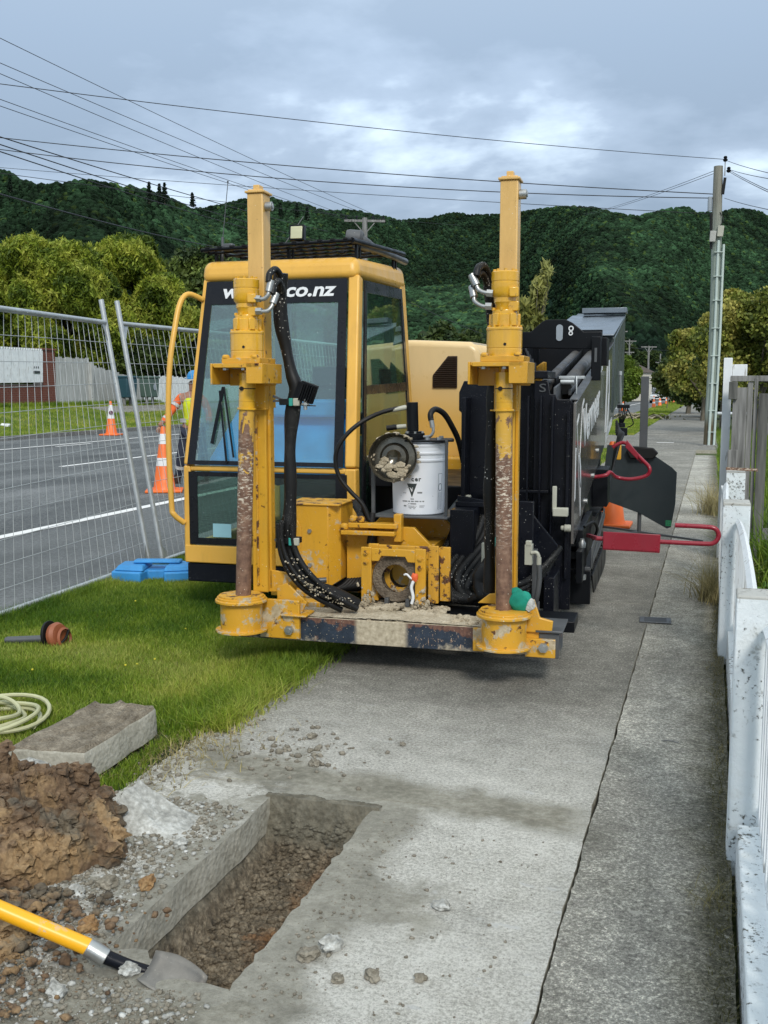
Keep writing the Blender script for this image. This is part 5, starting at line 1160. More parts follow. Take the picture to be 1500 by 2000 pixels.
# ---- red folding guard arms on the right
q = MB(); q.tube([(1.03, .80, .650), (1.10, .80, .649), (1.33, .80, .645), (1.60, .80, .642), (1.665, .80, .650), (1.688, .80, .69), (1.668, .80, .728), (1.61, .80, .737), (1.455, .80, .740)], .0132, 12, 5); q.beam((1.035, .80, .650), (.93, 1.55, .56), .022, .022)
ra = q.build('guard_arm', M['red'], RIG)
q = MB(); q.box((1.222, .795, .620), (.312, .04, .066), ry=.02); q.box((1.222, .775, .642), (.312, .006, .098), ry=.02); q.build('guard_bracket', M['red'], ra, bev=.004)
q = MB(); q.tube([(.70, 3.0, .84), (.85, 3.05, .81), (.955, 3.05, .825), (.985, 3.1, .845), (1.03, 3.2, .80), (1.12, 3.2, .785), (1.22, 3.2, .80), (1.275, 3.2, .83), (1.28, 3.2, .88), (1.23, 3.25, .93), (1.15, 3.35, 1.0), (1.08, 3.4, 1.06), (1.01, 3.4, 1.04), (.99, 3.4, 1.02)], .015, 12, 5)
rb = q.build('guard_arm', M['red'], RIG)
q = MB(); q.prism([(1.09, 1.03), (1.22, .90), (1.235, .93), (1.10, 1.09)], 'y', 3.28, 3.33); q.build('guard_bracket', M['red'], rb, bev=.004)

# ---- white grease bucket on the shelf, thing of its own
bk = empty('grease_bucket', tuple(RIG.matrix_world @ Vector((0, 0, 0))), label='white plastic grease bucket with black print on the shelf of the drilling machine', cat='bucket')
RIGM = Matrix.Translation((-1.59817, 5.06492, 0)) @ Matrix.Rotation(.04432, 4, 'Z')
bk.matrix_world = RIGM @ Matrix.Translation((-.015, .83, .7635))
pw = NT('bucket_plastic'); pc = pw.ramp(pw.noise(6, 5), (.3, C(.76, .79, .84)), (.7, C(.86, .88, .91))); pc = pw.mix(pw.math('LESS_THAN', pw.vor(26), .05), pc, C(.12, .10, .07)); pw.bump(pw.noise(30, 3), .001, .3)
M['bucket'] = pw.fin(pc, .32)
q = MB(); q.lathe([(.0, 0), (.146, .0), (.152, .006), (.160, .31), (.168, .313), (.169, .322), (.163, .325), (.164, .352), (.173, .355), (.174, .364), (.167, .368), (.168, .395), (.174, .40), (.174, .415), (.166, .418), (.160, .40), (.158, .395), (.0, .395)], (0, 0, 0), 56, cap=False)
q.build('pail', M['bucket'], bk, ang=25)
def wrap(body, size, ang0, z, bold=0.0, r=.1515, mat='decal_dark'):
    # lettering set letter by letter round the pail
    x = 0
    for ch in body:
        if ch == ' ': x += size * .35; continue
        a_ = ang0 + x / r; rr = r + z / .31 * .0085 + .0012
        o = text(ch, size, M[mat], bk, (rr * math.sin(a_), -rr * math.cos(a_), z), (R(90), 0, a_), bold=bold, depth=.0003); x += size * (.56 if ch != 'r' else .4)
wrap('cer', .036, -.05, .200, .0012); 
q = MB(); r_ = .1595; A2 = lambda a_, z: ((.1528 + z / .31 * .0085) * math.sin(a_), -(.1528 + z / .31 * .0085) * math.cos(a_), z)
q.add([A2(-.22, .185), A2(-.03, .185), A2(.16, .185), A2(.10, .16), A2(-.03, .105), A2(-.16, .16)], [(0, 1, 2, 3, 4, 5)]); q.build('pail_logo', M['decal_dark'], bk, smooth=False)
q = MB(); A3 = lambda a_, z: ((.1536 + z / .31 * .0085) * math.sin(a_), -(.1536 + z / .31 * .0085) * math.cos(a_), z)
q.add([A3(-.12, .165), A3(.0, .15), A3(.02, .155), A3(-.03, .135)], [(0, 1, 2, 3)]); q.build('logo_mark', M['decal_white'], bk, smooth=False)
q = MB()
for z, a0, a1, h_ in ((.092, -.12, .05, .006), (.078, -.42, .44, .007), (.064, -.2, .14, .006), (.05, -.40, -.25, .008), (.052, -.18, .15, .003), (.044, -.16, .13, .003), (.037, -.12, .1, .003), (.054, .26, .46, .003), (.047, .26, .46, .003), (.128, .18, .40, .009), (.128, -.42, -.25, .003)):
    nseg = max(1, int((a1 - a0) / .035))
    for k in range(nseg):
        if random.random() < .18: continue
        u = a0 + (a1 - a0) * k / nseg; v = u + (a1 - a0) / nseg * .72; q.add([A2(u, z), A2(v, z), A2(v, z + h_), A2(u, z + h_)], [(0, 1, 2, 3)])
q.lathe([(.011, 0), (.015, 0)], (0, 0, 0), 1, cap=False) if False else None
sp_ = q.build('small_print', M['decal_dark'], bk, smooth=False); sp_['kind'] = 'stuff'
q = MB()
for (a0, a1, z0, z1) in ((1.02, 1.26, .03, .24),):
    for (u0, u1, w0, w1) in ((a0, a1, z1 - .003, z1), (a0, a1, z0, z0 + .003), (a0, a0 + .02, z0, z1), (a1 - .02, a1, z0, z1)):
        q.add([A2(u0, w0), A2(u1, w0), A2(u1, w1), A2(u0, w1)], [(0, 1, 2, 3)])
    for k in range(14):
        z = z0 + .01 + k * .0065; q.add([A2(a0 + .03, z), A2(a1 - .03, z), A2(a1 - .03, z + .0025), A2(a0 + .03, z + .0025)], [(0, 1, 2, 3)])
    for k in range(22):
        t = 2 * math.pi * k / 22; t2 = 2 * math.pi * (k + 1) / 22; f = lambda t_, r2: A2((a0 + a1) / 2 + math.cos(t_) * r2 / .155, .16 + math.sin(t_) * r2 * 1.5)
        q.add([f(t, .012), f(t2, .012), f(t2, .016), f(t, .016)], [(0, 1, 2, 3)])
q.build('warning_print', M['decal_grey'], bk, smooth=False)

# ---- green glove on the right pot
gl_m = NT('green_glove_cloth'); gl_m.bump(gl_m.noise(90, 4), .002, .8); M['glove'] = gl_m.fin(gl_m.ramp(gl_m.noise(12, 5), (.3, C(.0, .17, .115)), (.7, C(.01, .30, .21))), .85)
q = MB(); q.blob((0, 0, .042), .058, (1.0, .75, .95), seed=5, amp=.14, freq=1.3, sub=3); q.blob((-.02, .01, .085), .034, (1.0, .7, .7), seed=9, amp=.15, sub=2)
g_ = q.build('glove', M['glove']); g_.matrix_world = RIGM @ Matrix.Translation((.715, -.10, .409))
tag(g_, 'crumpled green glove lying on top of the right yellow anchor pot', 'glove')
q = MB(); q.blob((.055, -.015, .03), .030, (.8, .7, 1.1), seed=12, amp=.25, sub=2); q.build('dirty_palm', M['concrete_lump'], g_)
# ================================================================== near things
# ---- temporary fence panels
ZF = Vector((0, 0, 0))
def fence_panel(p_bl, p_br, tl, tr, label, left_post=True, right_post=True, tabs=(0, 1)):
    """bottom left/right and rail-top left/right; posts run past the rails"""
    bl, br, tl, tr = map(Vector, (p_bl, p_br, tl, tr))
    r_ = empty('mesh_fence', tuple(bl.lerp(br, .5)), label=label, cat='mesh fence', group='temporary mesh fence panels beside the road')
    base = bl.lerp(br, .5); L_ = lambda v: v - base
    ext = .10
    for on, b_, t_, nm in ((left_post, bl, tl, 0), (right_post, br, tr, 1)):
        if not on: continue
        q = MB(); d = (t_ - b_).normalized(); q.cyl(L_(b_ - d * .02), L_(t_ + d * .19), .021, n=14); q.build('post', M['galv'], r_)
        u = (tr - tl).normalized() * (1 if nm == 0 else -1)
        for (c0, s_) in ((t_, -1), (b_, 1)):
            a = L_(c0) + u * .02; q = MB(); q.add([a, a + u * .10, a + d * s_ * .16], [(0, 1, 2)]); q.add([a + Vector((.004, 0, 0)), a + u * .10 + Vector((.004, 0, 0)), a + d * s_ * .16 + Vector((.004, 0, 0))], [(2, 1, 0)]); q.build('gusset', M['galv'], r_, smooth=False)
    for a, c_ in ((tl, tr), (bl, br)):
        q = MB(); q.cyl(L_(a), L_(c_), .0195, n=14); q.build('rail', M['galv'], r_)
    W_ = (br - bl).length; nv = int(W_ / .108)
    for k in range(1, nv):
        t = k / nv; q = MB(); w = .006 * math.sin(k * 1.7); mid = L_(bl.lerp(br, t)).lerp(L_(tl.lerp(tr, t)), .5) + Vector((w, 0, 0))
        q.tube([L_(bl.lerp(br, t)), mid, L_(tl.lerp(tr, t))], .0023, 4, 0, cap=False); q.build('wire', M['wire'], r_)
    for k in range(1, 12):
        t = k / 12; a, c_ = L_(bl.lerp(tl, t)), L_(br.lerp(tr, t)); q = MB(); q.tube([a, a.lerp(c_, .5) + Vector((.004, 0, .003 * (k % 3 - 1))), c_], .0022, 4, 0, cap=False); q.build('cross_wire', M['wire'], r_)
    return r_
M['wire'] = paint('galvanised_wire', (.46, .49, .50, 1), .5, .12, metal=.3, grime=.1)
fence_panel((-4.36, 5.05, .03), (-4.472, 7.585, .045), (-4.145, 5.05, 1.98), (-4.83, 7.60, 2.035), 'galvanised mesh fence panel nearest the camera, leaning over the road edge', left_post=False)
fence_panel((-4.403, 7.69, .045), (-4.53, 10.4, .04), (-4.745, 7.70, 2.03), (-4.88, 10.4, 2.06), 'galvanised mesh fence panel beginning beside the leaning post and running behind the cab')
fence_panel((-4.54, 10.5, .04), (-4.60, 13.2, .04), (-4.86, 10.5, 2.06), (-4.80, 13.2, 2.06), 'galvanised mesh fence panel standing behind the machine cab')
# blue foot block
q = MB()
q.prism([(-.36, -.10), (-.10, -.14), (-.07, -.05), (.07, -.05), (.10, -.14), (.36, -.10), (.37, .10), (.10, .13), (-.10, .13), (-.37, .10)], 'z', 0, .085)
q.hull8([(-.34, -.09, .086), (-.08, -.12, .086), (-.08, .12, .086), (-.34, .09, .086)], [(-.31, -.07, .125), (-.10, -.09, .125), (-.10, .09, .125), (-.31, .07, .125)])
q.hull8([(.34, -.09, .086), (.08, -.12, .086), (.08, .12, .086), (.34, .09, .086)], [(.31, -.07, .125), (.10, -.09, .125), (.10, .09, .125), (.31, .07, .125)])
q.bx(-.20, .20, -.03, .05, .126, .15)
fb = q.build('foot_block', M['blue_block'], bev=.014, seg=3); fb.location = (-4.12, 7.12, .0); fb.rotation_euler = (0, 0, R(17)); fb.scale = (.92, 1.45, 1.05)
tag(fb, 'blue plastic foot block on the grass under the fence posts', 'foot block')

# ---- traffic cones
M['cone'] = paint('orange_cone_plastic', (.80, .155, .02, 1), .45, .08, .15, C(.3, .15, .08), grime=.18)
M['cone_band'] = paint('white_reflective_band', (.74, .74, .73, 1), .35, .05, grime=.2)
def cone(loc, label, h=.9, group=None, rz=.3, bands=2, base=.40, far=False):
    k = h / .9; r_ = empty('traffic_cone', loc, rz, label=label, cat='traffic cone', group=group)
    q = MB(); q.bx(-base/2*k, base/2*k, -base/2*k, base/2*k, 0, .035*k); q.build('base', M['cone'], r_, bev=.012)
    R0, R1 = .155 * k, .030 * k; rad = lambda z: R0 + (R1 - R0) * (z / (.9 * k))
    q = MB(); q.lathe([(rad(0) + .01, .035*k), (rad(.06*k), .07*k), (rad(.88*k), .88*k), (R1 * .8, .9*k), (R1 * .5, .9*k)], (0, 0, 0), 24); q.build('body', M['cone'], r_)
    for (z0, z1) in (((.36, .47), (.66, .80)) if bands == 2 else ((.44, .80),)):
        q = MB(); q.lathe([(rad(z0*k) + .003, z0*k), (rad(z1*k) + .003, z1*k)], (0, 0, 0), 24, cap=False); q.build('reflective_band', M['cone_band'], r_)
    return r_
cone((-7.86, 13.84, -.058), 'orange traffic cone with two white bands that the worker is holding', .98, rz=.45, base=.50)
c2 = cone((-18.9, 29.9, -.058), 'orange traffic cone with a white collar standing alone by the far kerb', 1.12, rz=.2, bands=1, base=.50)
q = MB(); q.lathe([(.0, 0), (.07, 0), (.07, .006), (0, .006)], (.045, -.10, .74), 16, axis=(0, -1, .1)); q.build('round_sticker', paint('dark_sticker', (.10, .03, .06, 1), .5, .05, grime=0), c2)
cone((-1.03, 11.45, .0), 'orange traffic cone half hidden behind the black side of the machine', .92, rz=.0, base=.44)
DG = 'traffic cones far down the road edge'
for (x, y, l) in ((-5.8, 72, 'small orange cone in the distance, left of the dark post on the road'), (-4.25, 80, 'distant orange cone nearest on the verge, left of the young tree'), (-4.15, 87, 'distant orange cone just behind the young tree trunk'),
                  (-4.0, 96, 'distant orange cone right of the young tree trunk'), (-3.85, 108, 'distant orange cone left of the close pair near the parked car'), (-3.7, 118, 'distant orange cone at the back of the close pair near the parked car'),
                  (-3.0, 100, 'distant orange cone in front of the close pair on the grass'), (-1.75, 100, 'distant orange cone standing alone beside the far footpath')):
    cone((x, y, -.05), l, .95, DG, rz=x)

# ---- road worker
def skin_body(name, joints, edges, mat, parent, sub=2):
    me = bpy.data.meshes.new(name); me.from_pydata([j[0] for j in joints], edges, []); me.materials.append(mat)
    o = bpy.data.objects.new(name, me); link(o, parent); sk = o.modifiers.new('skin', 'SKIN'); sk.use_smooth_shade = True
    for i, j in enumerate(joints):
        rr = j[1] if isinstance(j[1], tuple) else (j[1], j[1]); me.skin_vertices[0].data[i].radius = rr
    me.skin_vertices[0].data[0].use_root = True
    sb = o.modifiers.new('subsurf', 'SUBSURF'); sb.levels = sub; sb.render_levels = sub; return o
def fabric(name, col, sc=9):
    n = NT(name); n.bump(n.noise(sc, 5, .6), .02, .7); f = n.noise(sc * .8, 4); return n.fin(n.ramp(f, (.3, tuple(c * .7 for c in col[:3]) + (1,)), (.7, col)), .85)
M['hi_orange'] = fabric('hi_vis_orange', C(.86, .15, .03)); M['hi_yellow'] = fabric('hi_vis_yellow', C(.66, .74, .02)); M['navy'] = fabric('navy_cloth', C(.022, .028, .05))
M['skin'] = fabric('skin', C(.36, .19, .13), 30); M['reflect'] = fabric('reflective_tape', C(.55, .56, .55), 30); M['boot'] = fabric('boot_leather', C(.045, .02, .012)); M['helmet'] = paint('blue_helmet', (.02, .22, .50, 1), .25, .05)
WK = empty('person', (-7.80, 14.62, -.06), R(17.6), label='road worker in yellow and orange hi-vis with blue helmet, holding a cone', cat='person')
V3 = Vector
bodyj = [(V3((.02, 0, .95)), (.155, .12)), (V3((.01, 0, 1.12)), (.15, .115)), (V3((0, 0, 1.32)), (.18, .12)), (V3((.0, 0, 1.42)), (.15, .10)), (V3((.03, -.01, 1.50)), .058), (V3((.06, -.03, 1.60)), (.078, .09)), (V3((.065, -.03, 1.68)), (.07, .085)),
         (V3((-.17, 0, 1.40)), .062), (V3((-.30, -.08, 1.18)), .048), (V3((-.43, -.22, 1.00)), .035), (V3((-.455, -.25, .965)), (.032, .045)),
         (V3((.19, .0, 1.38)), .062), (V3((.30, -.06, 1.15)), .048), (V3((.30, -.22, 1.0)), .035),
         (V3((-.08, 0, .86)), .098), (V3((-.16, -.05, .50)), .070), (V3((-.24, .05, .12)), .050),
         (V3((.12, 0, .86)), .098), (V3((.17, .02, .48)), .070), (V3((.20, .10, .12)), .050)]
ed = [(0, 1), (1, 2), (2, 3), (3, 4), (4, 5), (5, 6), (3, 7), (7, 8), (8, 9), (9, 10), (3, 11), (11, 12), (12, 13), (0, 14), (14, 15), (15, 16), (0, 17), (17, 18), (18, 19)]
skin_body('body', bodyj, ed, M['skin'], WK)
def grow(js, k): return [(p, tuple(r * k for r in rr) if isinstance(rr, tuple) else rr * k) for p, rr in js]
J = bodyj
skin_body('vest', grow([(V3((.02, 0, .90)), (.16, .125)), J[1], J[2], (V3((0, 0, 1.43)), (.14, .10))], 1.18), [(0, 1), (1, 2), (2, 3)], M['hi_yellow'], WK)
skin_body('sleeve', grow([(V3((-.10, 0, 1.42)), .07), J[7], J[8], (V3((-.415, -.20, 1.02)), .040)], 1.22), [(0, 1), (1, 2), (2, 3)], M['hi_orange'], WK)
skin_body('sleeve', grow([(V3((.10, 0, 1.42)), .07), J[11], J[12], (V3((.30, -.20, 1.02)), .040)], 1.22), [(0, 1), (1, 2), (2, 3)], M['hi_orange'], WK)
skin_body('trousers', grow([(V3((.02, 0, .93)), (.145, .115)), J[14], J[15], J[16], J[17], J[18], J[19]], 1.16), [(0, 1), (1, 2), (2, 3), (0, 4), (4, 5), (5, 6)], M['navy'], WK)
def tape(p, d, r_, w=.05, sx=1.0):
    q = MB(); d = V3(d).normalized(); q.cyl(V3(p) - d * w/2, V3(p) + d * w/2, r_, n=20, cap=False); return q.build('reflective_tape', M['reflect'], WK)
tape((-.235, -.04, 1.29), (-.13, -.08, -.22), .073, .05); tape((-.375, -.15, 1.08), (-.13, -.14, -.18), .054, .04)
tape((-.195, -.0, .32), (-.08, .1, -.38), .075, .055); tape((.185, .05, .32), (.03, .08, -.36), .075, .055)
q = MB(); q.lathe([(1, 0), (1, .06)], (0, 0, 0), 28, cap=False); o = q.build('reflective_tape', M['reflect'], WK); o.scale = (.192, .148, 1); o.location = (.015, 0, 1.02)
for lx, ly, a in ((-.25, .02, .3), (.21, .07, -.1)):
    q = MB(); q.blob((0, -.07, .055), .07, (.75, 1.9, .75), seed=2, amp=.08, sub=3, flat=.05); q.cyl((0, .0, .08), (0, .01, .19), .055, .052, n=16); o = q.build('boot', M['boot'], WK); o.location = (lx, ly, 0); o.rotation_euler = (0, 0, -a - .9)
q = MB(); q.lathe([(.118, -.01), (.120, .0), (.112, .05), (.085, .10), (.045, .125), (.0, .132)], (.065, -.02, 1.70), 28, cap=False); q.lathe([(.115, 0), (.150, -.006), (.152, .0), (.115, .012)], (.065, -.035, 1.70), 28, cap=False); q.build('helmet', M['helmet'], WK)
q = MB(); q.blob((.065, -.125, 1.60), .016, (.8, 1, 1.3), sub=2, amp=.05); q.build('nose', M['skin'], WK)
q = MB(); q.box((.038, -.112, 1.628), (.018, .008, .009)); q.box((.092, -.112, 1.628), (.018, .008, .009)); q.box((.065, -.112, 1.562), (.04, .008, .007)); q.build_each('face_feature', M['navy'], WK)
for sx in (-.02, .15):
    q = MB(); q.blob((sx, -.01, 1.62), .022, (.5, .9, 1.3), sub=2, amp=.05); q.build('ear', M['skin'], WK)
q = MB(); q.tube([(.0, .05, 1.58), (.06, .075, 1.60), (.13, .05, 1.58)], .035, 8, 3); q.build('hair', M['boot'], WK)
for k, (a, l) in enumerate(((-.5, .075), (-.2, .085), (.1, .09), (.4, .08), (1.2, .06))):       # fingers closed on the cone tip
    q = MB(); s_ = V3((-.455, -.25, .955)); m_ = s_ + V3((math.sin(a) * .035 - .01, -.025 + math.cos(a) * -.01, -.035)); e_ = m_ + V3((math.sin(a) * .004, .01, -l * .55)); q.tube([s_, m_, e_], .0105, 8, 3); q.build('finger', M['skin'], WK)

# ---- road sign seen from behind, on a folding stand
SG = empty('road_sign', (-.67, 10.6, 0), label='back of a dark road sign on a tall black post behind the machine', cat='road sign')
q = MB(); q.cyl((0, 0, 0), (.005, 0, .90), .020, n=12); q.bx(-.02, .055, -.025, .025, .86, 1.61); q.build('post', M['dark_steel'], SG, bev=.003)
sg = paint('sign_back', (.018, .027, .031, 1), .45, .15, grime=.3)
q = MB(); q.prism([(-.36, .62), (-.33, .93), (.0, .92), (.30, .72), (.35, .67), (.345, .36), (.31, .125), (.27, .11), (0, .255), (-.31, .36)], 'y', -.040, -.034); q.build('sign_plate', sg, SG, bev=.002)
q = MB(); q.box((.285, -.0425, .165), (.055, .003, .055)); q.build('green_sticker', paint('green_sticker', (.02, .25, .10, 1), .5, .1, grime=.2), SG)
q = MB()
for dx, dz in ((-.012, .012), (.010, .010), (-.008, -.01), (.014, -.012)): q.box((.285 + dx, -.0445, .165 + dz), (.014, .001, .006))
q.build('sticker_print', M['decal_dark'], SG)
q = MB(); q.beam((0, 0, .06), (-.50, .6, .03), .02, .02); q.beam((0, 0, .06), (.62, -.12, .012), .02, .02); q.beam((0, 0, .06), (-.40, -.3, .012), .02, .02); q.build('stand_leg', M['dark_steel'], SG)
q = MB(); q.prism([(-.10, .80), (.12, .80), (.17, .86), (.12, .91), (-.06, .92), (-.14, .88)], 'y', -.10, -.045); q.build('rubber_weight', M['rubber_clean'], SG, bev=.01)

# ---- small lid in the footpath
q = MB(); q.bx(-.10, .10, -.08, .08, 0.001, .007); ld = q.build('service_lid', M['dark_steel'], bev=.003); ld.location = (-.35 + .04, 6.80, 0); ld.rotation_euler = (0, 0, .05)
tag(ld, 'small dark rectangular service lid set in the footpath', 'service lid')
q = MB()
for k in range(4): q.bx(-.07, .07, -.052 + k * .032, -.044 + k * .032, .007, .0095)
q.bx(.085, .092, -.05, .05, .007, .01); q.build('lid_rib', M['dark_steel'], ld)

# ---- white boundary fence on the right: posts, plinth, picket panels
def weathered_white():
    n = NT('weathered_white_concrete'); x, y, z = n.xyz()
    base = n.ramp(n.noise(4, 5, .6), (.3, C(.62, .68, .70)), (.7, C(.80, .84, .85)))
    sp = n.noise(55, 7, .75); reg = n.noise(3.2, 4, .6)
    m = n.math('MAXIMUM', n.ramp(n.math('ADD', sp, n.math('MULTIPLY', n.math('SUBTRACT', reg, .5), .5)), (.59, 0.0), (.625, 1.0)), n.math('MULTIPLY', n.ramp(n.noise(16, 8, .75), (.60, 0.0), (.66, 1.0)), .45))
    c = n.mix(m, base, n.ramp(n.noise(80, 3), (.3, C(.06, .06, .05)), (.7, C(.19, .19, .16))))
    g = n.ramp(n.noise(8, 6, .65), (.55, 0.0), (.75, .5)); c = n.mix(g, c, C(.42, .43, .38))
    top = n.math('MULTIPLY', n.math('GREATER_THAN', z, .852), .7); c = n.mix(top, c, C(.30, .28, .23))
    n.bump(n.math('ADD', n.noise(60, 6, .7), n.math('MULTIPLY', m, -.8)), .004, .8); return n.fin(c, .8)
M['wwhite'] = weathered_white()
def white_wood():
    n = NT('flaking_white_paint'); gr_ = n.noise(30, 6, .6, n.mapping(scale=(1, 1, .12)))
    c = n.mix(n.ramp(gr_, (.60, 0.0), (.64, .75)), n.ramp(n.noise(5, 4), (.3, C(.66, .70, .72)), (.7, C(.80, .83, .84))), C(.28, .26, .22)); n.bump(gr_, .002, .6); return n.fin(c, .7)
M['wpaint'] = white_wood()
WF = empty('white_fence', (.15, 3, 0), label='low white fence of concrete posts and arched picket panels along the footpath', cat='fence')
wl_ = lambda o: setattr(o, 'location', (-.15, -3, 0))
def plate(y0, y1, h):
    q = MB(); q.bx(.118, .30, y0, y1, -.07, h); o = q.build('plinth', M['wwhite'], WF, bev=.006); wl_(o)
plate(.5, 3.30, .14); plate(3.50, 5.98, .15); plate(6.22, 8.32, .13)
for (y0, y1, x0, x1, h) in ((3.33, 3.47, .090, .235, .862), (6.0, 6.2, .070, .215, .868), (8.34, 8.5, .112, .252, .862)):
    q = MB(); q.bx(x0, x1, y0, y1, -.05, h); o = q.build('post', M['wwhite'], WF, bev=.006); wl_(o)
for (y0, y1, xc) in ((.7, 3.31, .185), (3.49, 5.98, .155), (6.22, 8.32, .085)):
    L_ = y1 - y0; arch_ = lambda t: .765 + .05 * math.sin(math.pi * t)
    q = MB(); q.tube([(xc + (.03 if xc < .1 else 0) * t, y0 + L_ * t, arch_(t)) for t in np.linspace(0, 1, 9)], .017, 4, 3); o = q.build('top_rail', M['wpaint'], WF); wl_(o)
    q = MB(); q.beam((xc, y0, .20), (xc + .02, y1, .20), .02, .035); o = q.build('bottom_rail', M['wpaint'], WF); wl_(o)
    n_ = int(L_ / .105)
    for k in range(n_):
        t = (k + .5) / n_; q = MB(); q.bx(xc - .008, xc + .010, y0 + L_ * t - .022, y0 + L_ * t + .022, .17, arch_(t) - .012); o = q.build('picket', M['wpaint'], WF); wl_(o)
# tall white gate post
q = MB(); q.bx(-.036, .036, -.04, .04, -.05, 1.757); tp = q.build('gate_post', M['wpaint'], bev=.004); tp.location = (.108, 9.62, 0); tag(tp, 'tall narrow white gate post at the end of the low white fence', 'gate post')
q = MB(); q.bx(.037, .16, -.02, .02, 1.56, 1.70); q.build('white_block', M['wpaint'], tp, bev=.003)
q = MB(); q.beam((.0, -1.29, .885), (.23, -1.29, .878), .004, .022); q.cyl((.215, -1.30, .88), (.215, -1.315, .88), .010, n=8); q.build('rusty_strap', M['rusty_pipe'], tp)
# grey timber fence with gate
def greywood(name, a, b_):
    n = NT(name); g = n.noise(24, 7, .65, n.mapping(scale=(1, 1, .07))); c = n.ramp(g, (.35, a), (.65, b_)); n.bump(g, .004, .8)
    kn = n.vor(3.1); c = n.mix(n.math('LESS_THAN', kn, .06), c, C(.03, .027, .022)); return n.fin(c, .85)
M['gwood'] = greywood('weathered_grey_timber', C(.10, .10, .095), C(.30, .30, .29)); M['gwood2'] = greywood('dark_grey_timber', C(.06, .062, .058), C(.17, .17, .155))
GF = empty('timber_fence', (.14, 9.4, 0), label='weathered grey timber board fence and gate posts behind the white fence', cat='fence')
for (x0, x1, z1, yy, m_) in ((.015, .13, 1.50, 0, 'gwood'), (.132, .178, 1.55, .01, 'gwood'), (.185, .215, 1.58, -.01, 'gwood'), (.222, .30, 1.45, -.05, 'gwood2')):
    q = MB(); q.bx(x0, x1, yy - .012, yy + .012, .06, z1); q.build('board', M[m_], GF, bev=.003)
q = MB(); q.bx(-.01, .07, -.06, -.02, .40, .97); q.build('board', M['gwood'], GF, bev=.003)
for k in range(10):
    x0 = .34 + k * .13; q = MB(); q.bx(x0, x0 + .122, .0, .02, 1.22, 1.545); q.build('board', M['gwood2'], GF, bev=.003)
    q = MB(); q.bx(x0, x0 + .122, .0, .02, .25, 1.10); q.build('board', paint('dark_green_grey_board', (.030, .040, .045, 1), .6, .2, grime=.2) if k == 0 else GF.children[-2].data.materials[0] if k > 1 else M['gwood2'], GF, bev=.003)
q = MB(); q.bx(-.01, .32, -.015, .015, 1.552, 1.60); q.bx(.325, 1.7, -.03, .0, 1.56, 1.60); q.bx(.30, 1.7, -.02, -.001, 1.10, 1.20); q.bx(.30, 1.7, -.02, -.001, .20, .30); q.build_each('fence_rail', M['gwood'], GF, bev=.003)
q = MB(); q.bx(-.02, .05, -.05, .05, 1.40, 1.55); q.build('post_cap', M['gwood2'], GF, bev=.004)
# pipe rail further down the path
q = MB(); q.cyl((0, 0, .98), (.6, 0, .98), .035, n=12); q.cyl((.12, 0, 0), (.12, 0, .98), .03, n=10); o = q.build('pipe_rail', M['galv']); o.location = (.08, 22.0, 0); tag(o, 'short grey pipe rail between the utility pole and the white gate post', 'rail')

# ---- utility pole by the path
def pole_mat():
    n = NT('treated_pole_timber'); x, y, z = n.xyz(); g = n.noise(14, 6, .6, n.mapping(scale=(1, 1, .05)))
    c = n.ramp(g, (.3, C(.16, .20, .165)), (.7, C(.34, .39, .34))); t = n.math('DIVIDE', n.math('SUBTRACT', z, 5.0), 1.2, clamp=True)
    c = n.mix(t, c, n.ramp(g, (.3, C(.14, .14, .115)), (.7, C(.32, .31, .26)))); lo = n.math('DIVIDE', n.math('SUBTRACT', .9, z), .4, clamp=True); c = n.mix(lo, c, n.ramp(g, (.3, C(.05, .04, .02)), (.7, C(.17, .135, .08))))
    n.bump(g, .01, .8); return n.fin(c, .85)
M['pole'] = pole_mat()
M['pipe_green'] = paint('pale_green_conduit', (.48, .56, .52, 1), .5, .08, grime=.2)
UP = empty('utility_pole', (-.07, 28.3, 0), label='tall timber utility pole with pale conduits beside the footpath', cat='utility pole')
q = MB(); q.tube([(0, 0, -.1), (.03, 0, 2.0), (.02, 0, 4.0), (-.02, 0, 5.6), (-.03, 0, 7.05)], .155, 16, 3, rfun=lambda t: 1.0 - .28 * t); q.build('pole_shaft', M['pole'], UP)
for dx, r_, z1 in ((-.015, .034, 5.2), (.115, .030, 5.1)):
    q = MB(); q.tube([(dx, -.175, 0), (dx + .045, -.16, 2.5), (dx + .05, -.15, 4.0), (dx + .055, -.14, z1)], r_, 10, 3); q.build('conduit', M['pipe_green'], UP)
for z in (.35, .9, 1.6, 2.3, 3.0, 3.7, 4.3, 4.9):
    q = MB(); q.bx(-.05, .16, -.20, -.10, z, z + .018); q.build('conduit_clamp', M['pipe_green'], UP)
for (x, z) in ((-.10, 5.30), (.08, 5.42)):
    q = MB(); q.box((x, -.18, z), (.15, .09, .27), ry=.08); q.build('junction_box', M['wwhite'] if x < 0 else M['white_metal'], UP, bev=.012)
q = MB(); q.tube([(-.2, -.05, 5.95), (-.205, -.05, 6.15), (-.20, -.05, 6.3)], .055, 12, 3); q.build('cable_cap', M['decal_grey'], UP)
q = MB(); q.cyl((-.17, -.05, 5.9), (-.14, -.1, 5.0), .03, n=8); q.tube([(.05, -.1, 5.9), (.14, -.12, 5.7), (.05, -.12, 5.55)], .012, 6, 4); q.build('cable_fitting', M['rubber_clean'], UP); q = MB(); q.beam((.14, -.05, 6.75), (.10, -.05, 6.35), .07, .08); q.build('side_bracket', M['rubber_clean'], UP)
def insulator(x, z, parent, y=-.05): 
    q = MB(); q.lathe([(.02, -.06), (.05, -.04), (.06, .0), (.035, .02), (.05, .05), (.03, .08), (.0, .085)], (x, y, z), 12); return q.build('insulator', M['black_clean'], parent)
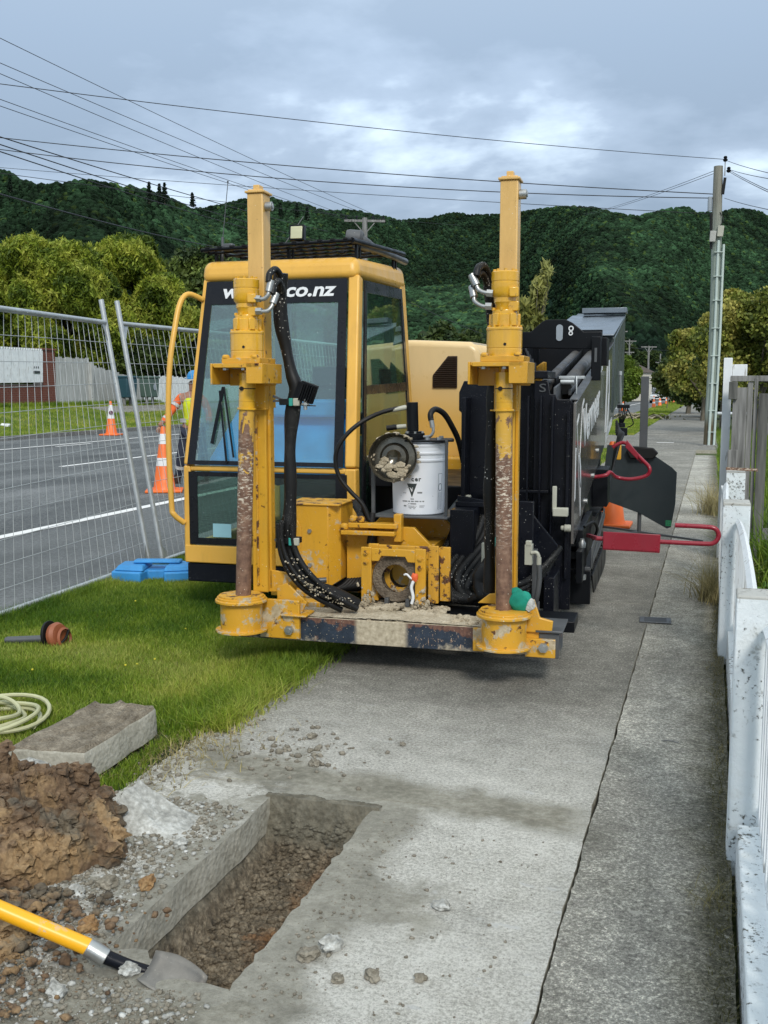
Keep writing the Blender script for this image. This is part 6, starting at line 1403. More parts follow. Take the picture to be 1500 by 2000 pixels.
insulator(.13, 7.20, UP); insulator(.22, 6.93, UP); q = MB(); q.cyl((.13, -.05, 6.8), (.13, -.05, 7.18), .014, n=8); q.build('insulator_pin', M['steel'], UP)
q = MB(); q.lathe([(.0, 0), (.29, 0), (.27, .03), (0, .03)], (0, -.02, -.005), 16); q.build('pole_footing', M['kerb'], UP)

# ---- overhead cables. Each end is given by the line of sight of the photograph and a real distance
fh = V3((-math.sin(R(17.574)), math.cos(R(17.574)), 0)); rt = V3((math.cos(R(17.574)), math.sin(R(17.574)), 0)); pch = R(6.853)
def at(px, py, dist):
    d = rt * (px - 750) / 2022 + (fh * math.sin(pch) + V3((0, 0, math.cos(pch)))) * (1000 - py) / 2022 + (fh * math.cos(pch) - V3((0, 0, math.sin(pch))))
    return V3((0, 0, CAMZ)) + d * dist
M['cable'] = paint('cable_black', (.02, .022, .028, 1), .6, .1, grime=0)
def cable(a, b_, sag, r_, label, group='overhead cables'):
    pts = []
    for i in range(25):
        t = i / 24; p = a.lerp(b_, t); p.z -= sag * 4 * t * (1 - t); pts.append(p)
    o_ = a.copy(); q = MB(); q.tube([p - o_ for p in pts], r_ * .78, 6, 0, cap=False); o = q.build('overhead_cable', M['cable']); o.location = o_; tag(o, label, 'cable', group); return o
PT = 28.3 / math.cos(R(17.6)) * .955
pd = 27.0   # depth of the near pole along the view axis
cable(at(-60, 156, 19), at(1412, 311, pd), .12, .010, 'single overhead cable reaching from top left to the very tip of the utility pole')
cable(at(-60, 262, 30), at(1392, 379, pd), .16, .016, 'thick black overhead cable meeting the pole just below its top')
cable(at(-60, 284, 30), at(1392, 387, pd), .30, .016, 'thick black overhead cable just below its twin at the pole')
cable(at(-60, 322, 38), at(1392, 418, pd), .10, .011, 'lowest thin cable of the four running to the utility pole')
for (y0, x1, y1, l) in ((45, 752, 428, 'topmost of the thin cables slanting down to the far pole crossarm'), (97, 746, 430, 'second thin cable from the top slanting down to the far pole'), (118, 700, 430, 'third thin cable from the top slanting down to the far pole'),
                        (172, 690, 431, 'fourth thin cable from the top slanting down to the far pole'), (186, 690, 433, 'fifth thin cable from the top slanting down to the far pole')):
    cable(at(-60, y0, 24), at(x1, y1, 56), .10, .011, l)
for (y0, x1, y1, l, rr) in ((248, 640, 452, 'upper of the heavy cables dropping behind the left mast', .02), (262, 620, 470, 'middle heavy cable dropping behind the left mast', .02), (276, 600, 476, 'lower heavy cable dropping behind the left mast', .02), (362, 445, 486, 'lowest heavy cable dropping past the willow to behind the cab', .03), (330, 900, 440, 'long thin cable crossing the hilltops behind both masts', .011)):
    cable(at(-60, y0, 26), at(x1, y1, 60), .15, rr, l)
for (x0, y0, x1, y1, l) in ((1394, 334, 1140, 418, 'upper of two service cables dropping left from the pole to a house'), (1394, 339, 1138, 421, 'lower of two service cables dropping left from the pole to a house')):
    cable(at(x0, y0, pd), at(x1, y1, 62), .12, .009, l)
for (x0, y0, y1, l) in ((1420, 314, 342, 'top cable leaving the pole to the right'), (1424, 331, 352, 'second cable leaving the pole to the right'), (1424, 332, 380, 'third cable leaving the pole to the right'), (1422, 334, 384, 'fourth cable leaving the pole to the right'), (1415, 387, 413, 'lowest cable leaving the pole to the right')):
    cable(at(x0, y0, pd), at(1520, y1, 16), .02, .008, l)
cable(at(800, 590, 20), at(1000, 668, 45), .1, .008, 'thin cable crossing low in front of the dark hill between the masts')

# ---- far poles
def far_pole(loc, h, label, arms=((.93, 2.4),), r_=.14, trans=False):
    p_ = empty('far_utility_pole', loc, .4, label=label, cat='utility pole', group='utility poles down the street')
    q = MB(); q.cyl((0, 0, 0), (0, 0, h), r_, r_ * .7, n=12); q.build('pole_shaft', M['gwood'], p_)
    for f, w in arms:
        q = MB(); q.beam((-w/2, 0, h * f), (w/2, 0, h * f), .12, .12); q.beam((-w * .28, .02, h * f), (0, .02, h * f - .7), .05, .05); q.beam((w * .28, .02, h * f), (0, .02, h * f - .7), .05, .05); q.build('crossarm', M['gwood'], p_)
        for k in (-.46, -.2, .2, .46):
            q = MB(); q.cyl((w * k, 0, h * f + .05), (w * k, 0, h * f + .28), .05, n=8); q.build('insulator', M['black_clean'], p_)
    if trans:
        q = MB(); q.box((0, -.3, h * .62), (1.0, .5, .8)); q.build('transformer', M['white_metal'], p_, bev=.05)
    return p_
def gpt(px, d): p = at(px, 757, d); return (p.x, p.y, 0)
far_pole(gpt(713, 57), 10.6, 'far utility pole with crossarm rising behind the cab roof', arms=((.985, 2.2),), r_=.2)
far_pole(gpt(1207, 128), 8.6, 'distant pole with grey transformer box beside the machine', arms=((.97, 2.0), (.90, 1.2)), trans=True)
far_pole(gpt(1227, 150), 8.4, 'second distant pole from the left with two crossarms', arms=((.97, 2.0), (.78, 1.4)))
far_pole(gpt(1265, 118), 6.2, 'distant grey pole with wide crossarm standing behind the sign post', arms=((.98, 1.8),))
far_pole(gpt(1288, 170), 7.0, 'slim distant pole between the young tree and the grey pole', arms=((.8, 1.6), (.6, 1.2)))
far_pole(gpt(1297, 190), 6.4, 'faint slim distant pole right of the other street poles', arms=((.85, 1.4),))
cable(at(1232, 679, 118), at(1320, 684, 130), .1, .03, 'far street cable running across the pole with the wide crossarm')

# ---- cars far down the road
def rounded_car(loc, rz, col, label, truck=False):
    c_ = empty('parked_car', loc, rz, label=label, cat='car', group='cars down the street')
    pm_ = paint('car_paint', col, .25, .05, grime=.1, coat=.5)
    q = MB(); q.prism([(-2.1, .28), (2.05, .28), (2.12, .55), (2.0, .78), (1.1, .90), (-1.75, .95), (-2.12, .85), (-2.16, .5)], 'y', -.86, .86); q.build('body', pm_, c_, bev=.09, seg=4)
    q = MB(); q.hull8([(-1.8, -.80, .93), (1.0, -.80, .88), (1.0, .80, .88), (-1.8, .80, .93)], [(-1.45, -.62, 1.46), (.15, -.62, 1.48), (.15, .62, 1.48), (-1.45, .62, 1.46)]); cb = q.build('cabin', M['car_glass_solid'], c_, bev=.06, seg=3)
    q = MB(); q.hull8([(-1.47, -.64, 1.445), (.18, -.64, 1.465), (.18, .64, 1.465), (-1.47, .64, 1.445)], [(-1.35, -.58, 1.52), (.05, -.58, 1.53), (.05, .58, 1.53), (-1.35, .58, 1.52)]); q.build('roof', pm_, cb, bev=.02)
    for x in (-1.35, 1.32):
        for y in (-.80, .80):
            q = MB(); q.cyl((x, y - .11, .32), (x, y + .11, .32), .32, n=20); w = q.build('wheel', M['rubber_clean'], c_, bev=.02); q = MB(); s_ = 1 if y > 0 else -1; q.cyl((x, y + s_ * .10, .32), (x, y + s_ * .125, .32), .19, n=14); q.build('rim', M['steel'], w)
    for y in (-.62, .62):
        q = MB(); q.box((2.06, y, .70), (.12, .34, .14)); q.build('headlight', M['decal_white'], c_, bev=.03)
        q = MB(); q.box((-2.12, y, .78), (.08, .25, .16)); q.build('tail_light', M['red'], c_, bev=.02)
    q = MB(); q.box((2.10, 0, .60), (.08, .8, .16)); q.box((2.13, 0, .38), (.06, 1.3, .14)); q.build('grille', M['black_clean'], c_, bev=.01)
    q = MB(); q.box((2.165, 0, .46), (.02, .50, .11)); q.build('number_plate', M['decal_white'], c_)
    return c_
M['car_glass_solid'] = paint('dark_car_window', (.02, .025, .03, 1), .08, .1, grime=0)
def gp3(px, d, z=-.06): p = at(px, 757, d); return (p.x, p.y, z)
rounded_car(gp3(1290, 105), R(-92), (.62, .64, .64, 1), 'silver car coming up the road towards the camera')
rounded_car(gp3(1277, 150), R(-88), (.66, .68, .70, 1), 'white car following far behind the silver one')
rounded_car(gp3(1347, 118), R(-97), (.55, .56, .56, 1), 'pale parked vehicle standing at the kerb beside the cones')
rounded_car(gp3(1243, 130), R(-80), (.03, .05, .09, 1), 'dark blue car partly behind the leafy young tree')

# ---- concrete lumps, slabs, soil, tools in the foreground
def grey_slab(pts, z0, z1, tilt, label, loc, mat_top='slab_under'):
    """polygon outline (local), bottom and top height"""
    rs = []
    n_ = len(pts)
    for i in range(n_):
        a, b_ = pts[i], pts[(i+1) % n_]
        for k in range(8):
            t = k / 8; x = a[0] + (b_[0]-a[0])*t; y = a[1] + (b_[1]-a[1])*t; j = .009 * mnoise.noise(V3((x*14, y*14, z1*9))) + .006 * mnoise.noise(V3((x*50, y*50, 2)))
            rs.append((x + j, y + j))
    m_ = len(rs); cx = sum(p[0] for p in rs) / m_; cy = sum(p[1] for p in rs) / m_
    q = MB(); rings = [(z0, 1.0), (z0 + (z1-z0)*.5, 1.005), (z1 - .01, 1.0), (z1, .985)]
    vs = [(cx + (x-cx)*s_, cy + (y-cy)*s_, z) for z, s_ in rings for x, y in rs]; fs = [(k*m_+i, k*m_+(i+1) % m_, (k+1)*m_+(i+1) % m_, (k+1)*m_+i) for k in range(3) for i in range(m_)]
    q.add(vs, fs + [tuple(reversed(range(m_)))]); q.mi = [1] * len(q.f)
    # rough top as rings towards the middle
    q.cm = 0; prev = [3*m_ + i for i in range(m_)]; base_i = len(q.v)
    for r_ in range(1, 13):
        s_ = .985 * (1 - r_ / 13); ring = []
        for i, (x, y) in enumerate(rs):
            px_, py_ = cx + (x-cx)*s_, cy + (y-cy)*s_; zz = z1 + .024 * mnoise.noise(V3((px_*9, py_*9, 1))) + .018 * mnoise.noise(V3((px_*32, py_*32, 4))) + .006
            q.v.append((px_, py_, zz)); ring.append(len(q.v) - 1)
        for i in range(m_): q.f.append((prev[i], prev[(i+1) % m_], ring[(i+1) % m_], ring[i])); q.mi.append(0)
        prev = ring
    q.f.append(tuple(prev)); q.mi.append(0)
    o = q.build('concrete_slab', [M[mat_top], M['slab_cut']], smooth=True, ang=50); o.location = loc; o.rotation_euler = tilt
    tag(o, label, 'concrete slab', 'lifted slabs of footpath concrete on the grass'); return o
grey_slab([(-.17, -.29), (.17, -.27), (.165, .27), (.12, .31), (-.16, .30)], 0, .115, (R(1), R(-2), R(0)), 'large upturned concrete slab lying on the grass with earthy top', (-2.385, 3.53, .01))
grey_slab([(-.3, -.16), (.13, -.15), (.14, .10), (-.05, .17), (-.3, .18)], 0, .08, (0, R(4), R(-10)), 'smaller concrete slab behind the soil heap at the left edge', (-2.72, 3.14, .02))
q = MB(); q.hull8([(-.14, -.13, 0), (.16, -.08, 0), (.13, .10, 0), (-.11, .13, 0)], [(-.10, -.02, .11), (.02, -.03, .03), (.03, .07, .05), (-.09, .06, .13)])
ck = q.build('concrete_chunk', M['concrete_lump'], bev=.012, seg=3)
bm = bmesh.new(); bm.from_mesh(ck.data); bmesh.ops.subdivide_edges(bm, edges=bm.edges, cuts=7, use_grid_fill=True)
for v in bm.verts: v.co += V3((1, 1, 1)) * 0 + v.co.normalized() * (.012 * mnoise.noise(v.co * 25) + .006 * mnoise.noise(v.co * 70))
bm.to_mesh(ck.data); bm.free(); ck.location = (-1.80, 3.03, .0); tag(ck, 'wedge-shaped broken piece of concrete between soil heap and hole', 'concrete chunk')
# soil heap
def heap(name, loc, rx, ry, h, mat, seed, res=90, amp=.5, nclod=400, cr=(.008, .03), peak=(0, 0)):
    xs = np.linspace(-1.15, 1.15, res); X, Y = np.meshgrid(xs, xs, indexing='ij'); ang_ = np.arctan2(Y, X)
    rr = np.sqrt(X**2 + Y**2) * (1 + .30 * (fbm(np.cos(ang_) * 2.5 + 5, np.sin(ang_) * 2.5 + 5, 4, seed) - .5) * 2)
    base = np.clip(1 - rr ** 2.4, 0, 1) ** .6
    # big torn chunks: cells with their own tilt and height
    def cells(s_, sd_):
        gx, gy = X * s_ + 50, Y * s_ + 50; fx, fy = np.floor(gx), np.floor(gy); b1 = np.full(X.shape, 9.); b2 = b1.copy(); hv = np.zeros(X.shape)
        for i in (-1, 0, 1):
            for j in (-1, 0, 1):
                cx, cy = fx + i, fy + j; ox = vnoise(cx + .0, cy + .0, sd_); oy = vnoise(cx + .0, cy + .0, sd_ + 1); d = np.hypot(gx - cx - ox, gy - cy - oy)
                hvn = vnoise(cx + 0., cy + 0., sd_ + 2) + .7 * (vnoise(cx + 0., cy + 0., sd_ + 3) - .5) * (gx - cx - ox) + .7 * (vnoise(cx + 0., cy + 0., sd_ + 4) - .5) * (gy - cy - oy)
                nb = d < b1; b2 = np.where(nb, b1, np.minimum(b2, d)); hv = np.where(nb, hvn, hv); b1 = np.where(nb, d, b1)
        return hv, np.clip((b2 - b1) * 5, 0, 1)
    h1, e1 = cells(2.6, seed); h2, e2 = cells(6.5, seed + 20); h3, e3 = cells(15, seed + 40)
    Z = h * base * (.60 + amp * .40 * h1 * e1 ** .5 + .15 * h2 * e2 + .06 * h3 * e3 + .16 * fbm(X * 2, Y * 2, 3, seed)) + h * .07 * (fbm(X * 30, Y * 30, 4, seed + 8) - .5) * (base > .02)
    Z = np.where(rr > 1.0, -.02, Z)
    dx = .06 * (fbm(X * 5 + 7, Y * 5, 3, seed + 1) - .5) * base; dy = .06 * (fbm(X * 5, Y * 5 + 7, 3, seed + 6) - .5) * base
    V = np.stack([X * rx + dx, Y * ry + dy, Z], -1).reshape(-1, 3); I = np.arange(res * res).reshape(res, res)
    o = np_mesh(name, V, np.stack([I[:-1, :-1], I[1:, :-1], I[1:, 1:], I[:-1, 1:]], -1).reshape(-1, 4), mat, smooth=True); o.location = loc
    ok = V[V[:, 2] > .004]; q = MB(); g = random.Random(seed)
    for k in range(nclod):
        p = ok[g.randrange(len(ok))]; r_ = cr[0] + (cr[1] - cr[0]) * g.random() ** 3; q.blob((p[0], p[1], p[2] + r_ * .2), r_, (1.1, .9, .8), seed=k + seed * 100, amp=.38, freq=2.2, sub=2, rz=g.random() * 6)
    c_ = q.build('heap_clods', mat, o, smooth=False); c_['kind'] = 'stuff'
    return o
hp = heap('soil_heap', (-2.15, 2.74, .0), .36, .33, .285, M['soil'], 4, 220, nclod=900); tag(hp, 'tall lumpy heap of orange-brown clay beside the hole', 'soil heap')
hp2 = heap('soil_heap', (-2.00, 2.20, -.004), .30, .22, .10, M['soil'], 14, 160, amp=.9, nclod=900, cr=(.005, .026)); tag(hp2, 'low spread of brown crumbly soil in front of the tall heap, under the shovel handle', 'soil heap')
for (x, y, z, r_, l) in ((-2.19, 2.88, .20, .05, 'grey concrete rubble piece on the top left of the tall soil heap'), (-2.34, 3.02, .13, .06, 'grey concrete rubble piece behind the tall soil heap at the left edge')):
    q = MB(); q.blob((0, 0, 0), r_, (1.3, 1, .7), seed=int(r_ * 900), amp=.3, sub=3); o = q.build('rubble', M['concrete_lump'], smooth=False); o.location = (x, y, z); tag(o, l, 'rubble')
# scattered clods large enough to pick out
M['lump_list'] = [M['clod'], M['soil'], M['clod_orange'], M['concrete_lump']]
clods = [(-1.58, 2.62, .026, 2, 'orange clay lump beside the hole, nearest the middle of its edge'), (-1.61, 2.345, .028, 2, 'rusty orange lump near the front left corner of the hole'), (-1.62, 2.90, .022, 3, 'white broken concrete lump next to the wedge-shaped piece'),
         (-1.75, 2.50, .026, 3, 'pale concrete lump at the foot of the tall soil heap'), (-1.70, 2.58, .028, 0, 'grey clod just right of the tall soil heap'), (-.93, 2.46, .028, 3, 'pale crumbled lump on the right rim of the hole'),
         (-.97, 2.40, .026, 0, 'flat grey lump on the right rim beside the pale one'), (-.78, 2.36, .020, 0, 'dark stone chip on the dusty slab right of the hole'), (-.66, 2.39, .014, 0, 'small flat stone chip farthest right on the dusty slab'),
         (-.86, 2.32, .016, 0, 'small grey stone chip nearest the camera on the dusty slab'), (-.70, 2.76, .022, 3, 'pale grey lump on the slab right of the middle of the hole'), (-1.36, 3.22, .022, 3, 'white stone inside the far end of the hole'),
         (-1.47, 3.72, .022, 0, 'dark clod behind the hole near the grass edge'), (-1.60, 4.02, .020, 0, 'dark clod farthest back in the scatter near the grass'), (-1.20, 4.05, .013, 0, 'small stone alone on the pale slab behind the hole'),
         (-1.93, 3.20, .024, 3, 'grey rubble lump behind the tall soil heap'), (-2.02, 2.20, .030, 1, 'brown clod at the left picture edge above the shovel handle'), (-1.50, 2.05, .026, 3, 'white lump under the shovel blade'), (-1.385, 2.19, .024, 3, 'pale concrete lump against the middle of the shovel blade')]
for (x, y, r_, mi, l) in clods:
    q = MB(); q.blob((0, 0, 0), r_, (1.15, .9, .75), seed=int(x * 100 + y * 37), amp=.3, sub=3, rz=x * 9, flat=.5); o = q.build('clod', M['lump_list'][mi], smooth=False); z_ = r_ * .45
    if TX0 < x < TX1 and TY0 < y < TY1: z_ = -.22
    o.location = (x, y, z_); tag(o, l, 'soil clod' if mi != 3 else 'stone', 'loose lumps round the hole')
# uncounted crumbs
def crumbs(name, n_, fn, mat, rmin, rmax, kind='stuff', zf=None):
    bm = bmesh.new(); bmesh.ops.create_icosphere(bm, subdivisions=1, radius=1); bv = np.array([v.co[:] for v in bm.verts]); bf = np.array([[v.index for v in f.verts] for f in bm.faces]); bm.free()
    P = np.array([fn() for _ in range(n_)]); r_ = rmin + (rmax - rmin) * rng.random(n_) ** 3; jit = 1 + .35 * (rng.random((n_, len(bv), 1)) - .5) * 2
    sc_ = np.stack([r_ * rng.uniform(.8, 1.3, n_), r_ * rng.uniform(.8, 1.3, n_), r_ * rng.uniform(.5, .8, n_)], -1)
    z_ = np.array([zf(x, y) for x, y in P]) if zf else np.zeros(n_)
    V = bv[None] * jit * sc_[:, None, :] + np.concatenate([P, (z_ + r_ * .3)[:, None]], 1)[:, None, :]
    F = bf[None] + (np.arange(n_) * len(bv))[:, None, None]
    o = np_mesh(name, V.reshape(-1, 3), F.reshape(-1, 3), mat); o['kind'] = kind; return o
def around_left(): 
    while 1:
        x = random.gauss(-1.78, .16); y = random.uniform(1.95, 3.25)
        if x < TX0 - .01 and x > -2.2: return x, y
crumbs('soil_crumbs', 4200, around_left, M['clod'], .0015, .011)
crumbs('soil_crumbs', 1700, around_left, M['concrete_lump'], .0015, .012)
crumbs('soil_crumbs', 260, lambda: (random.gauss(-1.62, .18), random.gauss(3.85, .16)), M['clod'], .002, .016)
crumbs('soil_crumbs', 420, lambda: (random.gauss(-2.02, .06), random.uniform(3.3, 4.3)), M['clod'], .002, .012)
crumbs('soil_crumbs', 450, lambda: (random.uniform(-1.09, -.45) if random.random() < .5 else random.gauss(-.98, .06), random.uniform(2.1, 3.3)), M['clod'], .0015, .007)
crumbs('pit_crumbs', 6500, lambda: (random.uniform(TX0 + .03, TX1 - .03), random.uniform(TY0 + .03, TY1 - .03)), M['pit'], .003, .014, zf=lambda x, y: float(pit_z(np.array(x), np.array(y))))
crumbs('soil_crumbs', 1300, lambda: (random.gauss(-1.85, .18), random.uniform(1.9, 2.5)), M['soil'], .003, .018, zf=lambda x, y: .02)
crumbs('soil_crumbs', 2200, lambda: (random.uniform(-2.1, -1.15), random.uniform(1.90, 2.16)), M['clod'], .0015, .009)
crumbs('soil_crumbs', 700, lambda: (random.uniform(-2.0, -1.12), random.uniform(1.90, 2.13)), M['concrete_lump'], .0015, .010)
crumbs('path_grit', 700, lambda: (random.uniform(-.35, .10), random.uniform(2.1, 6)), M['clod'], .001, .004)

# ---- shovel
SH = empty('shovel', (-1.60, 2.29, .10), label='long shovel with yellow handle lying over the soil with its blade at the hole', cat='shovel')
o_ = V3((-1.60, 2.29, .10))
a, b_, c_, d_ = at(-120, 1725, 2.66), at(178, 1852, 2.68), at(200, 1866, 2.68), at(292, 1898, 2.69)
n_ = NT('yellow_handle_paint'); wr = n_.ramp(n_.noise(40, 6, .65), (.56, 0.0), (.6, .85)); n_.fin(n_.mix(n_.math('MULTIPLY', wr, n_.ramp(n_.noise(6, 3), (.5, 0.0), (.6, 1.0))), C(.86, .42, .01), C(.55, .42, .28)), .35)
q = MB(); q.cyl(a - o_, b_ - o_, .0215, n=24); hd = q.build('handle', n_.m, SH)
q = MB(); q.cyl(b_ - o_ - (b_ - a).normalized() * .01, c_ - o_ + (c_ - b_).normalized() * .012, .0235, n=24); q.build('ferrule', M['steel'], SH, bev=.002)
q = MB(); e_ = at(322, 1903, 2.70); q.tube([c_ - o_, c_.lerp(d_, .5) - o_ + V3((0, 0, -.004)), d_ - o_, e_ - o_], .0190, 16, 4, rfun=lambda t: 1 - .30 * t); q.build('socket', M['black'], SH)
q = MB(); f0, f1 = at(286, 1884, 2.655) - o_, at(380, 1922, 2.615) - o_; ax = (f1 - f0).normalized(); sd_ = (Matrix.Rotation(R(22), 3, ax) @ ax.cross(V3((0, 0, 1))).normalized()); upv = sd_.cross(ax); rings = []
for i in range(9):
    t = i / 8; w = .058 * (1 - .45 * t ** 3) * (.80 + .20 * min(1, t * 3)); row = []
    for j in range(9):
        s_ = j / 8 * 2 - 1; row.append(f0 + (f1 - f0) * t * 1.15 + sd_ * s_ * w + upv * (-.022 * (1 - s_ * s_)))
    rings.append(row)
q.v = [tuple(p) for r_ in rings for p in r_]; q.f = [(i*9+j, i*9+j+1, (i+1)*9+j+1, (i+1)*9+j) for i in range(8) for j in range(8)]; q.mi = [0] * len(q.f)
bl = q.build('blade', paint('worn_blade_steel', (.20, .19, .17, 1), .5, .35, .6, C(.5, .48, .42), metal=.4, grime=.6, scale=3), SH); so_ = bl.modifiers.new('solid', 'SOLIDIFY'); so_.thickness = .003

# ---- pipe plug tool on the grass
TL = empty('pipe_plug', (-3.60, 5.05, .035), R(10), label='grey tube with black and orange-brown round end lying on the grass', cat='pipe plug')
q = MB(); q.cyl((-.29, -.03, 0), (-.06, .0, .01), .022, n=18); q.cyl((-.30, -.031, 0), (-.285, -.03, 0), .018, n=18); q.build('tube', M['dark_steel'], TL)
q = MB(); q.lathe([(.0, -.02), (.045, -.02), (.080, -.01), (.082, .006), (.05, .012), (0, .012)], (-.04, 0, .035), 28, axis=(1, -.15, .15)); q.build('black_disc', M['rubber_clean'], TL, bev=.002)
q = MB(); q.lathe([(.052, -.01), (.072, .0), (.078, .025), (.066, .045), (.04, .05), (.0, .045)], (-.012, -.004, .03), 28, axis=(1, -.25, .18)); q.lathe([(.052, 0), (.064, .010), (.052, .02)], (.045, -.01, .02), 20, axis=(1, -.25, .18), cap=False)
q.build('orange_cap', paint('brown_orange_rubber', (.28, .085, .035, 1), .5, .2, .2, C(.1, .05, .03)), TL)
q = MB(); q.tube([(.03, -.07, -.02), (.065, -.03, .02), (.06, .03, .06)], .008, 8, 4); q.build('cap_ring', M['rubber_clean'], TL)

# ---- coiled hose at the left edge
pts = []
for k in range(150):
    t = k / 149; a_ = t * 2 * math.pi * 4.4; r_ = .245 - .05 * math.sin(t * 9) + .018 * math.sin(a_ * 1.3 + 2) - t * .03
    pts.append((r_ * math.cos(a_) * 1.05, r_ * math.sin(a_), .055 + t * .05 + .012 * math.sin(a_ * 2.1 + t * 8)))
q = MB(); q.tube(pts, .0098, 8, 0); hs = q.build('coiled_hose', paint('pale_yellow_hose', (.46, .46, .27, 1), .4, .15, grime=.25)); hs.location = (-3.04, 3.69, -.02); tag(hs, 'coil of pale yellowish hose lying on the grass at the left edge', 'hose')
# little twig on the strip
q = MB(); q.tube([(0, 0, 0), (.03, .003, .004), (.07, -.002, .0)], .0028, 6, 3); o = q.build('twig', M['gwood']); o.location = (-.16, 4.42, .006); tag(o, 'short pale twig lying on the dark mossy strip by the fence', 'twig')
# ================================================================== across the road: walls, fences, house
def bz(x): return float(bank_z(np.array(x)))
def brick_mat():
    n = NT('red_brick'); c = n.ramp(n.noise(5, 4), (.3, C(.10, .032, .022)), (.7, C(.20, .07, .045))); n.bump(n.noise(60, 4), .004, .6); return n.fin(c, .85)
M['brick'] = brick_mat(); M['mortar'] = paint('mortar', (.24, .21, .19, 1), .9, .1)
WX = -25.5
BW = empty('brick_wall', (WX, 32, bz(WX)), label='red brick garden wall with white board above it across the road', cat='brick wall')
def brick_run(y0, y1, z0, z1, par, x=0.0, th=.22):
    q = MB(); q.bx(x - th + .01, x - .01, y0 + .01, y1 - .01, z0, z1 - .004); q.build('wall_core', M['mortar'], par, smooth=False)
    me_ = None; nrow = int((z1 - z0) / .086)
    for r_ in range(nrow):
        y = y0 + (-.12 if r_ % 2 else 0)
        while y < y1 - .02:
            a = max(y, y0); b_ = min(y + .23, y1)
            if b_ - a > .03:
                if me_ is None:
                    q = MB(); q.bx(-.04, .012, -.5, .5, 0, .074); o = q.build('brick', M['brick'], par, smooth=False); me_ = o
                else: o = me_.copy(); link(o, par)
                o.location = (x, (a + b_) / 2, z0 + r_ * .086); o.scale = (1, b_ - a, 1)
            y += .242
brick_run(-1.2, 3.6, 0, .90, BW)
BP = empty('brick_pillar', (WX, 35.85, bz(WX)), label='taller red brick pillar at the end of the wall next to the grey board fence', cat='brick pillar')
brick_run(-.38, .42, 0, 2.25, BP, x=.06, th=.5)
q = MB(); q.bx(-.5, .12, -.45, .48, 2.25, 2.32); q.build('pillar_cap', M['brick'], BP, bev=.01)
q = MB()
q.prism([(31.0, .92), (35.35, .98), (35.42, 2.22), (31.0, 2.22)], 'x', -.02, .02)
wb = q.build('white_board', M['wpaint'], smooth=False); wb.location = (WX + .10, 0, bz(WX)); tag(wb, 'long white board panel mounted over the brick wall', 'board panel')
q = MB()
for k in range(30): q.bx(-.012, .03, 31 + k * .148, 31 + k * .148 + .07, 2.22, 2.29)
q.build_each('board_crest', M['wpaint'], wb, smooth=False)
q = MB(); q.bx(.022, .04, 34.75, 35.2, 1.32, 1.42); q.build('name_plate', M['decal_dark'], wb); q = MB()
for k in range(3): q.bx(.022, .03, 34.8 + k * .13, 34.85 + k * .13, 1.52, 1.60)
q.build_each('house_digit', M['decal_dark'], wb)
M['boards_pale'] = greywood('pale_weathered_boards', C(.26, .27, .26), C(.50, .51, .49))
def board_fence(y0, y1, zt, label, mat, w=.15, x=WX, gap=.012, name='board_fence', cat='fence', foot=0.05, xf=None):
    F = empty(name, (x, (y0 + y1) / 2, bz(x)), label=label, cat=cat); y = y0; c = (y0 + y1) / 2; k = 0
    while y < y1:
        t = (y - y0) / (y1 - y0); h = zt(t) + .03 * math.sin(k * 2.3); q = MB(); xx = (xf(t) if xf else 0); q.bx(xx - .012, xx + .012 + .006 * (k % 2), y - c, y - c + w - gap, foot, h); q.build('board', M[mat], F, smooth=False); y += w; k += 1
    q = MB(); q.bx(-.06, -.02, y0 - c, y1 - c, .4, .5); q.bx(-.06, -.02, y0 - c, y1 - c, 1.0, 1.1); q.build_each('fence_rail', M['gwood'], F); return F
board_fence(36.35, 38.6, lambda t: 2.0, 'tall pale board gate right of the brick pillar', 'boards_pale', w=.24)
board_fence(38.9, 43.0, lambda t: 1.72 - .62 * t, 'pale board fence with its top sloping down behind the letter boxes', 'boards_pale', w=.22)
board_fence(43.2, 54.0, lambda t: 1.28 + .05 * math.sin(t * 9), 'low white picket fence right of the letter boxes', 'wpaint', w=.16, gap=.05)
q = MB(); q.bx(-.09, .09, -.09, .09, 0, 1.85); o = q.build('gate_post', M['boards_pale'], bev=.01); o.location = (WX + .1, 38.75, bz(WX)); tag(o, 'thick pale wooden gate post beside the tall board gate', 'gate post')
for y, col, l, gl in ((40.1, (.018, .065, .085, 1), 'dark blue rubbish bin box in front of the board fence', 'teal'), (42.0, (.07, .115, .095, 1), 'grey-green rubbish bin box beside the dark blue one', 'grey')):
    LB = empty('bin_box', (WX + 1.0, y, bz(WX + 1.0)), R(0), label=l, cat='bin'); pm_ = paint('bin_plastic', col, .5, .08)
    q = MB(); q.hull8([(-.25, -.38, .35), (.25, -.38, .35), (.25, .38, .35), (-.25, .38, .35)], [(-.28, -.44, 1.20), (.28, -.44, 1.20), (.28, .44, 1.20), (-.28, .44, 1.20)]); q.build('bin_body', pm_, LB, bev=.05, seg=3)
    q = MB(); q.bx(-.3, .31, -.46, .46, 1.20, 1.30); q.build('bin_lid', pm_, LB, bev=.03); q = MB(); q.bx(-.05, .05, -.3, -.2, 0, .36); q.bx(-.05, .05, .2, .3, 0, .36); q.build_each('bin_leg', M['gwood'], LB)
    q = MB(); q.prism(oval(0, .82, .13, .02), 'x', .285, .292); q.build('bin_badge', M['decal_grey'], LB)
